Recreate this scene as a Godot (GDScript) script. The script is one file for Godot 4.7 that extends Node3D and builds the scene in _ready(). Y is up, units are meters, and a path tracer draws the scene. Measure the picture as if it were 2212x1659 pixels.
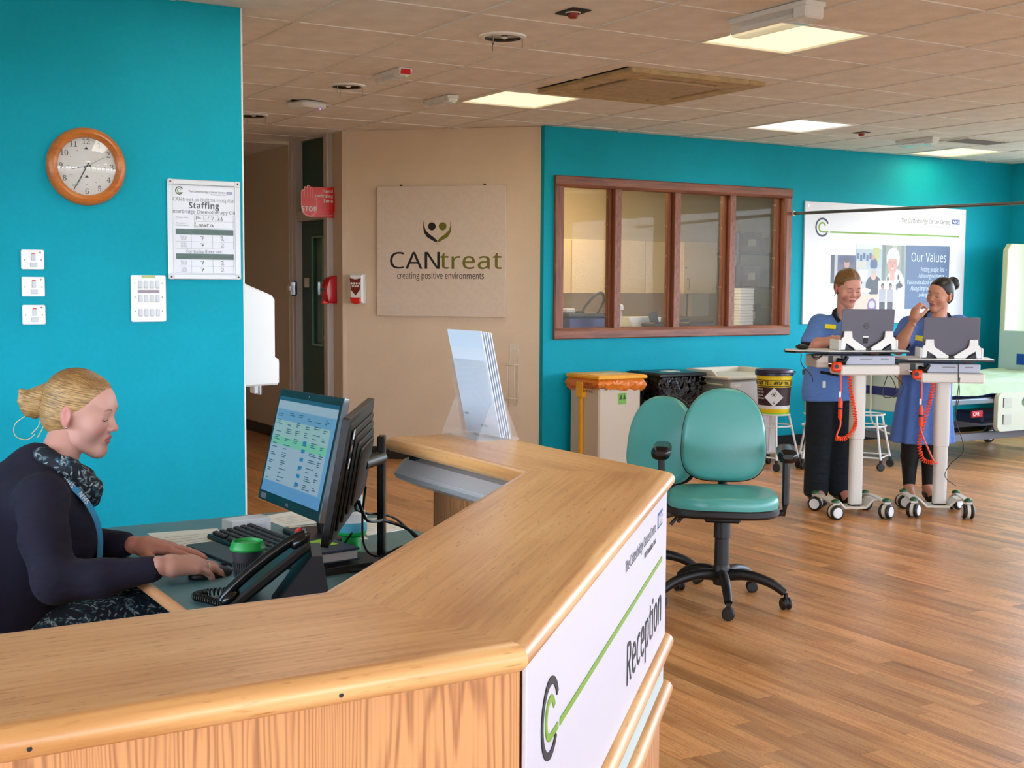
extends Node3D
# A clinic reception: x runs along the far teal wall, -z towards it, y up, metres; the floor is y = 0.
const CEIL := 2.673
const TILE := 0.636
var M := {}
var names := {}
var rng := RandomNumberGenerator.new()

class MB:
	var v := PackedVector3Array()
	var n := PackedVector3Array()
	var uv := PackedVector2Array()
	var col := PackedColorArray()
	var X := Transform3D.IDENTITY
	func tri(a: Vector3, b: Vector3, c: Vector3, na: Vector3, nb: Vector3, nc: Vector3, ua := Vector2.ZERO, ub := Vector2.ZERO, uc := Vector2.ZERO) -> void:
		a = X * a; b = X * b; c = X * c
		na = (X.basis * na).normalized(); nb = (X.basis * nb).normalized(); nc = (X.basis * nc).normalized()
		if (b - a).cross(c - a).dot(na + nb + nc) > 0.0:
			var t := b; b = c; c = t
			t = nb; nb = nc; nc = t
			var s := ub; ub = uc; uc = s
		v.append(a); v.append(b); v.append(c)
		n.append(na); n.append(nb); n.append(nc)
		uv.append(ua); uv.append(ub); uv.append(uc)
	func quad(a: Vector3, b: Vector3, c: Vector3, d: Vector3, nn := Vector3.ZERO, u0 := Vector2(0, 0), u1 := Vector2(1, 1)) -> MB:
		if nn == Vector3.ZERO: nn = (b - a).cross(d - a).normalized()
		var p := [Vector2(u0.x, u1.y), Vector2(u1.x, u1.y), Vector2(u1.x, u0.y), Vector2(u0.x, u0.y)]
		tri(a, b, c, nn, nn, nn, p[0], p[1], p[2])
		tri(a, c, d, nn, nn, nn, p[0], p[2], p[3])
		return self
	func box(c: Vector3, s: Vector3, e := 0.0) -> MB:
		var h := s * 0.5
		e = minf(e, minf(h.x, minf(h.y, h.z)) * 0.95)
		for ax in 3:
			var b := (ax + 1) % 3
			var d := (ax + 2) % 3
			for sg in [-1.0, 1.0]:
				var nn := Vector3.ZERO; nn[ax] = sg
				var P := []
				for k in [[-1, -1], [1, -1], [1, 1], [-1, 1]]:
					var q := Vector3.ZERO
					q[ax] = sg * h[ax]; q[b] = k[0] * (h[b] - e); q[d] = k[1] * (h[d] - e)
					P.append(c + q)
				quad(P[0], P[1], P[2], P[3], nn)
		if e > 0.0:
			for ax in 3:
				var b := (ax + 1) % 3
				var d := (ax + 2) % 3
				for s1 in [-1.0, 1.0]:
					for s2 in [-1.0, 1.0]:
						var P := []
						for k in [[-1, 0], [1, 0], [1, 1], [-1, 1]]:
							var q := Vector3.ZERO
							q[ax] = k[0] * (h[ax] - e)
							q[b] = s1 * (h[b] - (e if k[1] else 0.0)); q[d] = s2 * (h[d] - (0.0 if k[1] else e))
							P.append(c + q)
						var n1 := Vector3.ZERO; n1[b] = s1
						var n2 := Vector3.ZERO; n2[d] = s2
						var nn := (n1 + n2).normalized()
						quad(P[0], P[1], P[2], P[3], nn)
			for sx in [-1.0, 1.0]:
				for sy in [-1.0, 1.0]:
					for sz in [-1.0, 1.0]:
						var sg := Vector3(sx, sy, sz)
						var a := c + sg * Vector3(h.x, h.y - e, h.z - e)
						var b := c + sg * Vector3(h.x - e, h.y, h.z - e)
						var d := c + sg * Vector3(h.x - e, h.y - e, h.z)
						var nn := sg.normalized()
						tri(a, b, d, nn, nn, nn)
		return self
	# polygon in xy, extruded from z0 to z1 with an optional chamfer on both rims
	func prism(poly: PackedVector2Array, z0: float, z1: float, e := 0.0, smooth := false) -> MB:
		if Geometry2D.is_polygon_clockwise(poly): poly.reverse()
		var inner := poly
		if e > 0.0:
			inner = PackedVector2Array()
			var L := poly.size()
			for i in L:
				var d1 := (poly[i] - poly[(i + L - 1) % L]).normalized()
				var d2 := (poly[(i + 1) % L] - poly[i]).normalized()
				var nn := Vector2(-d1.y - d2.y, d1.x + d2.x)
				nn = nn.normalized() / maxf(0.5, nn.normalized().dot(Vector2(-d1.y, d1.x)))
				inner.append(poly[i] + nn * e)
		var ix := Geometry2D.triangulate_polygon(inner)
		for i in range(0, ix.size(), 3):
			for z in [z0, z1]:
				var nn := Vector3(0, 0, 1 if z == z1 else -1)
				var a := inner[ix[i]]; var b := inner[ix[i + 1]]; var c := inner[ix[i + 2]]
				tri(Vector3(a.x, a.y, z), Vector3(b.x, b.y, z), Vector3(c.x, c.y, z), nn, nn, nn, a, b, c)
		var L := poly.size()
		var u := 0.0
		for i in L:
			var j := (i + 1) % L
			var d := poly[j] - poly[i]
			var nn := Vector3(d.y, -d.x, 0).normalized()
			var ni := nn; var nj := nn
			if smooth:
				var dp := poly[i] - poly[(i + L - 1) % L]
				var dn := poly[(j + 1) % L] - poly[j]
				ni = (nn + Vector3(dp.y, -dp.x, 0).normalized()).normalized()
				nj = (nn + Vector3(dn.y, -dn.x, 0).normalized()).normalized()
			var a0 := Vector3(poly[i].x, poly[i].y, z0 + e); var a1 := Vector3(poly[i].x, poly[i].y, z1 - e)
			var b0 := Vector3(poly[j].x, poly[j].y, z0 + e); var b1 := Vector3(poly[j].x, poly[j].y, z1 - e)
			var u2 := u + d.length()
			tri(a0, b0, b1, ni, nj, nj, Vector2(z0, u), Vector2(z0, u2), Vector2(z1, u2))
			tri(a0, b1, a1, ni, nj, ni, Vector2(z0, u), Vector2(z1, u2), Vector2(z1, u))
			if e > 0.0:
				for sd in 2:
					var z := z1 if sd else z0
					var nz := Vector3(0, 0, 1.0 if sd else -1.0)
					var c0 := Vector3(inner[i].x, inner[i].y, z); var c1 := Vector3(inner[j].x, inner[j].y, z)
					var p0 := a1 if sd else a0
					var p1 := b1 if sd else b0
					tri(p0, p1, c1, ni + nz, nj + nz, nj + nz)
					tri(p0, c1, c0, ni + nz, nj + nz, ni + nz)
			u = u2
		return self
	func tube(pts: Array, r, sides := 8, caps := true, loop := false) -> MB:
		var L := pts.size()
		var rings := []; var nor := []
		var up := Vector3.UP
		for i in L:
			var t: Vector3
			if loop: t = (pts[(i + 1) % L] - pts[(i + L - 1) % L])
			else: t = pts[mini(i + 1, L - 1)] - pts[maxi(i - 1, 0)]
			t = t.normalized()
			if i == 0: up = Vector3.UP if absf(t.y) < 0.9 else Vector3.RIGHT
			var s := t.cross(up).normalized()
			up = s.cross(t).normalized()
			var rr: float = r[i] if r is Array else r
			var ring := []; var nn := []
			for k in sides:
				var a := TAU * k / sides
				var d := s * cos(a) + up * sin(a)
				ring.append(pts[i] + d * rr); nn.append(d)
			rings.append(ring); nor.append(nn)
		for i in (L if loop else L - 1):
			var j := (i + 1) % L
			for k in sides:
				var m := (k + 1) % sides
				tri(rings[i][k], rings[i][m], rings[j][m], nor[i][k], nor[i][m], nor[j][m])
				tri(rings[i][k], rings[j][m], rings[j][k], nor[i][k], nor[j][m], nor[j][k])
		if caps and not loop:
			for q in [0, L - 1]:
				var t: Vector3 = (pts[0] - pts[1]).normalized() if q == 0 else (pts[L - 1] - pts[L - 2]).normalized()
				for k in range(1, sides - 1): tri(rings[q][0], rings[q][k], rings[q][k + 1], t, t, t)
		return self
	# profile of (radius, y) turned about y
	func lathe(pr: Array, seg := 24, a0 := 0.0, a1 := TAU, sx := 1.0, sz := 1.0) -> MB:
		var L := pr.size()
		for i in L - 1:
			var p: Vector2 = pr[i]; var q: Vector2 = pr[i + 1]
			if p.is_equal_approx(q): continue
			var d := q - p
			var nn := Vector2(d.y, -d.x).normalized()
			var np := nn; var nq := nn
			if i > 0:
				var e: Vector2 = p - pr[i - 1]
				var m := Vector2(e.y, -e.x).normalized()
				if m.dot(nn) > 0.75: np = (m + nn).normalized()
			if i < L - 2:
				var e: Vector2 = pr[i + 2] - q
				var m := Vector2(e.y, -e.x).normalized()
				if m.dot(nn) > 0.75: nq = (m + nn).normalized()
			for k in seg:
				var b0 := lerpf(a0, a1, float(k) / seg); var b1 := lerpf(a0, a1, float(k + 1) / seg)
				var c0 := Vector3(cos(b0) * sx, 0, sin(b0) * sz); var c1 := Vector3(cos(b1) * sx, 0, sin(b1) * sz)
				var A := c0 * p.x + Vector3.UP * p.y; var B := c1 * p.x + Vector3.UP * p.y
				var C := c1 * q.x + Vector3.UP * q.y; var D := c0 * q.x + Vector3.UP * q.y
				var nA := c0 * np.x + Vector3.UP * np.y; var nB := c1 * np.x + Vector3.UP * np.y
				var nC := c1 * nq.x + Vector3.UP * nq.y; var nD := c0 * nq.x + Vector3.UP * nq.y
				var ua := Vector2(float(k) / seg, 1.0 - float(i) / (L - 1)); var ub := Vector2(float(k + 1) / seg, ua.y)
				var uc := Vector2(ub.x, 1.0 - float(i + 1) / (L - 1)); var ud := Vector2(ua.x, uc.y)
				if p.x > 1e-6: tri(A, B, C, nA, nB, nC, ua, ub, uc)
				if q.x > 1e-6: tri(A, C, D, nA, nC, nD, ua, uc, ud)
		return self
	func cyl(a: Vector3, b: Vector3, r: float, seg := 20, e := 0.0) -> MB:
		var keep := X
		var y := (b - a).normalized()
		var s := y.cross(Vector3.RIGHT if absf(y.x) < 0.9 else Vector3.UP).normalized()
		X = X * Transform3D(Basis(s, y, s.cross(y)), a)
		var h := a.distance_to(b)
		lathe([Vector2(0, 0), Vector2(r - e, 0), Vector2(r, e), Vector2(r, h - e), Vector2(r - e, h), Vector2(0, h)], seg)
		X = keep
		return self
	func ell(c: Vector3, r: Vector3, seg := 16, rings := 10) -> MB:
		var keep := X
		X = X * Transform3D(Basis.from_scale(r), c)
		for i in rings:
			var t0 := PI * i / rings - PI / 2; var t1 := PI * (i + 1) / rings - PI / 2
			for k in seg:
				var b0 := TAU * k / seg; var b1 := TAU * (k + 1) / seg
				var P := []; var N := []
				for q in [[t0, b0], [t0, b1], [t1, b1], [t1, b0]]:
					var w := Vector3(cos(q[0]) * cos(q[1]), sin(q[0]), cos(q[0]) * sin(q[1]))
					P.append(w); N.append(w / r / r)
				if i > 0: tri(P[0], P[1], P[2], N[0], N[1], N[2])
				if i < rings - 1: tri(P[0], P[2], P[3], N[0], N[2], N[3])
		X = keep
		return self
	# closed profile of (across, up) carried along a flat path of (x, z), mitred at the corners; one segment i -> i + 1
	func sweep(prof: Array, path: Array, i: int, y0 := 0.0, smooth := 0.6) -> MB:
		var L := prof.size()
		var ends := []
		for k in [i, i + 1]:
			var p: Vector2 = path[k]
			var d1: Vector2 = (path[k] - path[k - 1]).normalized() if k > 0 else (path[k + 1] - path[k]).normalized()
			var d2: Vector2 = (path[k + 1] - path[k]).normalized() if k < path.size() - 1 else d1
			var s := Vector2(-d1.y - d2.y, d1.x + d2.x).normalized()
			s /= s.dot(Vector2(-d2.y, d2.x))
			var ring := []
			for q in prof: ring.append(Vector3(p.x + s.x * q.x, y0 + q.y, p.y + s.y * q.x))
			ends.append(ring)
		var dd: Vector2 = (path[i + 1] - path[i]).normalized()
		var sv := Vector3(-dd.y, 0, dd.x)
		var fn := []
		var area := 0.0
		for k in L:
			var a: Vector2 = prof[k]; var b: Vector2 = prof[(k + 1) % L]
			area += a.x * b.y - b.x * a.y
		var sg := 1.0 if area > 0 else -1.0
		for k in L:
			var e: Vector2 = prof[(k + 1) % L] - prof[k]
			fn.append((sv * e.y - Vector3.UP * e.x).normalized() * sg)
		var u := 0.0
		for k in L:
			var m := (k + 1) % L
			var e: Vector2 = prof[m] - prof[k]
			var pn: Vector3 = fn[(k + L - 1) % L]; var nn: Vector3 = fn[k]; var nx: Vector3 = fn[m]
			var na: Vector3 = (nn + pn).normalized() if nn.dot(pn) > smooth else nn
			var nb: Vector3 = (nn + nx).normalized() if nn.dot(nx) > smooth else nn
			var A: Vector3 = ends[0][k]; var B: Vector3 = ends[0][m]; var C: Vector3 = ends[1][m]; var D: Vector3 = ends[1][k]
			var f := func(P: Vector3) -> float: return Vector2(P.x, P.z).dot(dd)
			var u2 := u + e.length()
			tri(A, B, C, na, nb, nb, Vector2(f.call(A), u), Vector2(f.call(B), u2), Vector2(f.call(C), u2))
			tri(A, C, D, na, nb, na, Vector2(f.call(A), u), Vector2(f.call(C), u2), Vector2(f.call(D), u))
			u = u2
		var pp := PackedVector2Array(prof)
		var ix := Geometry2D.triangulate_polygon(pp)
		for k in range(0, ix.size(), 3):
			for q in 2:
				var nn := Vector3(dd.x, 0, dd.y) * (1.0 if q else -1.0)
				tri(ends[q][ix[k]], ends[q][ix[k + 1]], ends[q][ix[k + 2]], nn, nn, nn, prof[ix[k]], prof[ix[k + 1]], prof[ix[k + 2]])
		return self
	func mesh() -> ArrayMesh:
		var a := []
		a.resize(Mesh.ARRAY_MAX)
		a[Mesh.ARRAY_VERTEX] = v; a[Mesh.ARRAY_NORMAL] = n; a[Mesh.ARRAY_TEX_UV] = uv
		if col.size() == v.size(): a[Mesh.ARRAY_COLOR] = col
		var m := ArrayMesh.new()
		m.add_surface_from_arrays(Mesh.PRIMITIVE_TRIANGLES, a)
		return m

func mb(at := Vector3.ZERO, turn := Vector3.ZERO) -> MB:
	var b := MB.new()
	b.X = Transform3D(Basis.from_euler(turn), at)
	return b
func numbered(called: String) -> String:
	var k: int = names.get(called, 0)
	names[called] = k + 1
	return called if k == 0 else "%s_%03d" % [called, k]
func thing(called: String, label: String, category: String, at := Vector3.ZERO, turn := 0.0, group := "") -> Node3D:
	var o := Node3D.new()
	o.name = numbered(called)
	add_child(o)
	o.position = at; o.rotation.y = turn
	tag(o, label, category, group)
	return o
func tag(o: Node3D, label: String, category := "", group := "") -> Node3D:
	o.set_meta("label", label)
	if category: o.set_meta("category", category)
	if group: o.set_meta("group", group)
	return o
func obj(called: String, b, mat: Material, parent: Node3D = null) -> MeshInstance3D:
	var o := MeshInstance3D.new()
	o.mesh = b.mesh() if b is MB else b
	o.name = called if parent else numbered(called)
	o.material_override = mat
	(parent if parent else self).add_child(o, true)
	return o
func struct_node(called: String, label := "") -> Node3D:
	var o := Node3D.new()
	o.name = called
	add_child(o)
	o.set_meta("kind", "structure")
	if label: o.set_meta("label", label)
	return o
func struct(called: String, b, mat: Material, label := "") -> MeshInstance3D:
	var o := obj(called, b, mat)
	o.set_meta("kind", "structure")
	if label: o.set_meta("label", label)
	return o
func copy(o: Node3D, base: String, at: Vector3, turn: float, label := "") -> Node3D:
	var c: Node3D = o.duplicate()
	c.name = numbered(base)
	add_child(c)
	c.position = at; c.rotation.y = turn
	if label: c.set_meta("label", label)
	return c
func text(s: String, h: float, mat: Material, parent: Node3D, at: Vector3, basis := Basis.IDENTITY, bold := false, called := "lettering", align := 0, serif := false, sx := 1.0) -> MeshInstance3D:
	var t := TextMesh.new()
	var f := SystemFont.new()
	f.font_names = PackedStringArray(["Droid Serif" if serif else "Droid Sans"])
	if bold: f.font_weight = 700
	t.font = f
	t.text = s
	t.font_size = 64
	t.pixel_size = h / 46.0
	t.depth = 0.0003
	t.curve_step = 4.0
	t.horizontal_alignment = [HORIZONTAL_ALIGNMENT_CENTER, HORIZONTAL_ALIGNMENT_LEFT, HORIZONTAL_ALIGNMENT_RIGHT][align]
	var o := MeshInstance3D.new()
	o.mesh = t
	o.name = called
	o.material_override = mat
	parent.add_child(o, true)
	o.transform = Transform3D(basis * Basis.from_scale(Vector3(sx, 1, 1)), at)
	return o
func P2(a: Array) -> PackedVector2Array:
	var p := PackedVector2Array()
	for i in range(0, a.size(), 2): p.append(Vector2(a[i], a[i + 1]))
	return p
func rrect(w: float, h: float, r: float, k := 5, c := Vector2.ZERO) -> PackedVector2Array:
	var p := PackedVector2Array()
	for q in 4:
		var cc := Vector2((w / 2 - r) * (1 if q in [0, 3] else -1), (h / 2 - r) * (1 if q < 2 else -1)) + c
		for i in k + 1:
			var a := PI / 2 * (q + float(i) / k)
			p.append(cc + Vector2(cos(a), sin(a)) * r)
	return p
func disc(r: float, k := 24, c := Vector2.ZERO) -> PackedVector2Array:
	var p := PackedVector2Array()
	for i in k: p.append(c + Vector2(cos(TAU * i / k), sin(TAU * i / k)) * r)
	return p
func spline(pts: Array, per := 6) -> Array:
	var out := []
	for i in pts.size() - 1:
		var a: Vector3 = pts[maxi(i - 1, 0)]; var b: Vector3 = pts[i]; var c: Vector3 = pts[i + 1]; var d: Vector3 = pts[mini(i + 2, pts.size() - 1)]
		for k in per: out.append(b.cubic_interpolate(c, a, d, float(k) / per))
	out.append(pts[-1])
	return out
func coil(pts: Array, R: float, turns: float, per_turn := 10) -> Array:
	var s := spline(pts, 24)
	var L := s.size()
	var out := []
	var N := int(turns * per_turn)
	for i in N + 1:
		var f := float(i) / N * (L - 1)
		var j := mini(int(f), L - 2)
		var p: Vector3 = s[j].lerp(s[j + 1], f - j)
		var t: Vector3 = (s[j + 1] - s[j]).normalized()
		var e := t.cross(Vector3(0.3, 0.2, 0.93)).normalized()
		var g := t.cross(e)
		var a := TAU * turns * i / N
		out.append(p + (e * cos(a) + g * sin(a)) * R)
	return out
# ---- materials ----
func mt(c: Color, rough := 0.6, metal := 0.0) -> StandardMaterial3D:
	var m := StandardMaterial3D.new()
	m.albedo_color = c
	m.roughness = rough
	m.metallic = metal
	return m
func glow(c: Color, e := 1.0) -> StandardMaterial3D:
	var m := mt(c, 0.5)
	m.emission_enabled = true
	m.emission = c
	m.emission_energy_multiplier = e
	return m
func pane(c: Color, alpha := 0.1, rough := 0.02) -> StandardMaterial3D:
	var m := mt(Color(c.r, c.g, c.b, alpha), rough)
	m.transparency = BaseMaterial3D.TRANSPARENCY_ALPHA
	return m
func noise(seed_: int, freq: float, oct := 3) -> FastNoiseLite:
	var f := FastNoiseLite.new()
	f.noise_type = FastNoiseLite.TYPE_SIMPLEX_SMOOTH
	f.seed = seed_; f.frequency = freq
	f.fractal_octaves = oct
	return f
func nimg(seed_: int, w: int, h: int, freq: float, W: int, H: int, oct := 3) -> Image:
	var i := noise(seed_, freq, oct).get_seamless_image(w, h)
	i.convert(Image.FORMAT_L8)
	if w != W or h != H: i.resize(W, H, Image.INTERPOLATE_CUBIC)
	return i
func tex(i: Image) -> ImageTexture:
	i.generate_mipmaps()
	return ImageTexture.create_from_image(i)
func bumpy(m: StandardMaterial3D, i: Image, strength: float, scale: float) -> StandardMaterial3D:
	var b: Image = i.duplicate()
	b.convert(Image.FORMAT_RGBA8)
	b.bump_map_to_normal_map(strength)
	m.normal_enabled = true
	m.normal_texture = tex(b)
	m.uv1_triplanar = true
	m.uv1_scale = Vector3.ONE * scale
	return m
# streaky wood, grain along u; four tones
func wood_image(seed_: int, W: int, H: int, dark: Color, mid: Color, light: Color, pore: Color, pores := 0.62) -> Image:
	var a := nimg(seed_, 24, 64, 0.05, W, H, 3).get_data()
	var b := nimg(seed_ + 1, 24, H, 0.09, W, H, 3).get_data()
	var c := nimg(seed_ + 2, 96, H, 0.22, W, H, 2).get_data()
	var out := PackedByteArray()
	out.resize(W * H * 3)
	for i in W * H:
		var t := (a[i] * 0.55 + b[i] * 0.45) / 255.0
		t = clampf((t - 0.5) * 1.6 + 0.5, 0, 1)
		var col := dark.lerp(mid, t * 2.0) if t < 0.5 else mid.lerp(light, t * 2.0 - 1.0)
		var p := c[i] / 255.0
		if p > pores: col = col.lerp(pore, minf(1.0, (p - pores) * 4.0))
		out[i * 3] = int(col.r * 255); out[i * 3 + 1] = int(col.g * 255); out[i * 3 + 2] = int(col.b * 255)
	return Image.create_from_data(W, H, false, Image.FORMAT_RGB8, out)
# oak veneer: cathedral arches and fine straight grain, grain along v
func veneer_image(W: int, H: int) -> Image:
	var nz := noise(7, 0.012, 3)
	var fine := nimg(9, W, 24, 0.2, W, H, 2).get_data()
	var out := PackedByteArray()
	out.resize(W * H * 3)
	var base := Color(0.80, 0.57, 0.36); var dk := Color(0.52, 0.33, 0.18)
	for y in H:
		for x in W:
			var u := fposmod(float(x) / W * 2.0 + 0.18, 1.0) - 0.5
			var arch := u * u * 26.0 - float(y) / H * 1.6
			var straight := absf(u) * 20.0
			var k := smoothstep(0.16, 0.30, absf(u))
			var t := lerpf(arch, straight * 0.8 - float(y) / H * 0.3, k) * 3.4 + nz.get_noise_2d(x * 1.5, y * 0.35) * 1.3
			var s := 0.5 + 0.5 * sin(t * TAU * lerpf(1.0, 1.25, k))
			s = pow(s, 2.2)
			var f := fine[y * W + x] / 255.0
			var col := base.lerp(dk, clampf(s * 0.60 + (f - 0.5) * 0.5, 0, 1))
			var i := (y * W + x) * 3
			out[i] = int(col.r * 255); out[i + 1] = int(col.g * 255); out[i + 2] = int(col.b * 255)
	return Image.create_from_data(W, H, false, Image.FORMAT_RGB8, out)
func textured(i: Image, rough: float, scale := Vector3.ONE, tri := false) -> StandardMaterial3D:
	var m := mt(Color.WHITE, rough)
	m.albedo_texture = tex(i)
	m.uv1_scale = scale
	m.uv1_triplanar = tri
	return m
# a paint or plastic with faint blotches in its own colour
func blotched(c: Color, amount: float, rough: float, scale: float, seed_: int, bump := 0.0) -> StandardMaterial3D:
	var n1 := nimg(seed_, 128, 128, 0.03, 256, 256, 4).get_data()
	var n2 := nimg(seed_ + 5, 256, 256, 0.25, 256, 256, 2)
	var d2 := n2.get_data()
	var out := PackedByteArray()
	out.resize(256 * 256 * 3)
	for i in 256 * 256:
		var k := 1.0 + amount * ((n1[i] - 128) / 128.0 * 0.7 + (d2[i] - 128) / 128.0 * 0.5)
		out[i * 3] = int(clampf(c.r * k, 0, 1) * 255); out[i * 3 + 1] = int(clampf(c.g * k, 0, 1) * 255); out[i * 3 + 2] = int(clampf(c.b * k, 0, 1) * 255)
	var m := textured(Image.create_from_data(256, 256, false, Image.FORMAT_RGB8, out), rough, Vector3.ONE * scale, true)
	if bump > 0.0: bumpy(m, n2, bump, scale)
	return m
func _ready() -> void:
	rng.seed = 11
	# ---- camera, sky, exposure ----
	var cam := Camera3D.new()
	cam.name = "camera"
	cam.fov = rad_to_deg(2.0 * atan(829.5 / 2751.0))
	cam.transform = Transform3D(Basis(Vector3.UP, deg_to_rad(-31.0)) * Basis(Vector3.RIGHT, deg_to_rad(-4.44)) * Basis(Vector3.BACK, deg_to_rad(0.35)), Vector3(0, 1.431, 0))
	cam.near = 0.05
	cam.far = 200.0
	add_child(cam)
	cam.make_current()
	var sky_mat := ProceduralSkyMaterial.new()
	sky_mat.sky_top_color = Color(0.76, 0.86, 1.0)
	sky_mat.sky_horizon_color = Color(0.93, 0.96, 1.0)
	sky_mat.ground_horizon_color = Color(0.62, 0.64, 0.62)
	sky_mat.ground_bottom_color = Color(0.42, 0.42, 0.40)
	sky_mat.sky_energy_multiplier = 1.0
	sky_mat.sun_angle_max = 0.0
	var sky := Sky.new()
	sky.sky_material = sky_mat
	var env := Environment.new()
	env.background_mode = Environment.BG_SKY
	env.sky = sky
	env.background_energy_multiplier = SKY_E
	env.tonemap_mode = Environment.TONE_MAPPER_LINEAR
	env.tonemap_exposure = 1.15
	env.sdfgi_enabled = true
	env.ssao_enabled = true
	env.ssil_enabled = true
	var we := WorldEnvironment.new()
	we.environment = env
	add_child(we)
	make_materials()
	make_room()
	make_ceiling()
	make_floor()
	make_lights()
	make_counter()
	make_desk()
	make_near_wall_items()
	make_corner_items()
	make_prep_room()
	make_far_items()
	make_chairs()
	make_trolleys()
	make_people()

const SKY_E := 17.0

func make_materials() -> void:
	M.teal_near = blotched(Color(0.04, 0.62, 0.70), 0.03, 0.6, 0.5, 31)
	M.teal_near.metallic_specular = 0.25
	M.teal_far = M.teal_near
	M.beige = blotched(Color(0.87, 0.79, 0.69), 0.02, 0.6, 0.6, 33)
	M.cream = blotched(Color(0.80, 0.72, 0.56), 0.02, 0.6, 0.6, 34)
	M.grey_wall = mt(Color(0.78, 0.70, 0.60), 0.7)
	M.white = mt(Color(0.86, 0.87, 0.87), 0.4)
	M.white_gloss = mt(Color(0.90, 0.91, 0.91), 0.22)
	M.offwhite = mt(Color(0.82, 0.80, 0.74), 0.45)
	M.tile = blotched(Color(0.90, 0.88, 0.85), 0.05, 0.95, 1.2, 41)
	M.tee = mt(Color(0.88, 0.87, 0.85), 0.5)
	M.black = mt(Color(0.035, 0.036, 0.04), 0.45)
	M.black_gloss = mt(Color(0.03, 0.03, 0.035), 0.22)
	M.dark = mt(Color(0.09, 0.09, 0.10), 0.6)
	M.charcoal = mt(Color(0.16, 0.16, 0.18), 0.55)
	M.grey = mt(Color(0.50, 0.50, 0.52), 0.5)
	M.silver = mt(Color(0.72, 0.73, 0.75), 0.3, 0.9)
	M.chrome = mt(Color(0.85, 0.86, 0.88), 0.12, 1.0)
	M.steel = mt(Color(0.55, 0.55, 0.54), 0.35, 0.8)
	M.red = mt(Color(0.82, 0.05, 0.07), 0.3)
	M.green = mt(Color(0.05, 0.62, 0.26), 0.4)
	M.lime = mt(Color(0.45, 0.62, 0.13), 0.5)
	M.olive = mt(Color(0.42, 0.42, 0.10), 0.5)
	M.ink = mt(Color(0.07, 0.08, 0.11), 0.6)
	M.navy_print = mt(Color(0.10, 0.13, 0.24), 0.5)
	M.nhs_blue = mt(Color(0.05, 0.28, 0.62), 0.5)
	M.orange = mt(Color(0.93, 0.27, 0.08), 0.45)
	M.yellow = mt(Color(0.93, 0.66, 0.05), 0.4)
	M.bright_yellow = mt(Color(0.92, 0.88, 0.10), 0.45)
	M.glass = pane(Color(0.9, 0.95, 0.95), 0.07)
	M.acrylic = pane(Color(0.92, 0.95, 0.98), 0.05, 0.05)
	M.paper = mt(Color(0.90, 0.90, 0.86), 0.8)
	M.paper_grey = mt(Color(0.80, 0.83, 0.86), 0.7)
	var oak := wood_image(101, 1024, 512, Color(0.72, 0.51, 0.30), Color(0.82, 0.62, 0.39), Color(0.87, 0.69, 0.46), Color(0.58, 0.38, 0.20), 0.72)
	M.oak = textured(oak, 0.34, Vector3(0.9, 1.6, 1))
	M.oak_edge = textured(wood_image(105, 512, 256, Color(0.72, 0.51, 0.30), Color(0.82, 0.62, 0.39), Color(0.87, 0.69, 0.46), Color(0.58, 0.38, 0.20), 0.74), 0.36, Vector3(0.9, 3.0, 1))
	M.veneer = textured(veneer_image(1024, 512), 0.42, Vector3(1.05, 0.9, 1) , true)
	M.veneer.uv1_offset = Vector3(0.02, 0, 0)
	M.mahogany = textured(wood_image(111, 512, 256, Color(0.40, 0.21, 0.14), Color(0.50, 0.28, 0.19), Color(0.58, 0.35, 0.24), Color(0.30, 0.14, 0.09), 0.70), 0.45, Vector3(1.2, 6, 1))
	M.pale_wood = mt(Color(0.80, 0.60, 0.42), 0.4)
	M.desk_top = blotched(Color(0.30, 0.47, 0.50), 0.07, 0.45, 2.0, 51)
	M.door_green = mt(Color(0.05, 0.25, 0.22), 0.4)
	M.frame_white = mt(Color(0.74, 0.70, 0.68), 0.5)
	var fl := wood_image(121, 1024, 256, Color(0.62, 0.42, 0.23), Color(0.76, 0.55, 0.34), Color(0.84, 0.65, 0.44), Color(0.48, 0.30, 0.15), 0.70)
	var ft := tex(fl)
	M.planks = []
	for k in 7:
		var m := mt(Color(0.88, 0.86, 0.83).lerp(Color(1.06, 1.02, 0.98), k / 6.0), 0.33)
		m.albedo_texture = ft
		m.uv1_scale = Vector3(0.8, 3.0, 1)
		m.uv1_offset = Vector3(0.37 * k, 0.29 * k, 0)
		M.planks.append(m)

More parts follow.
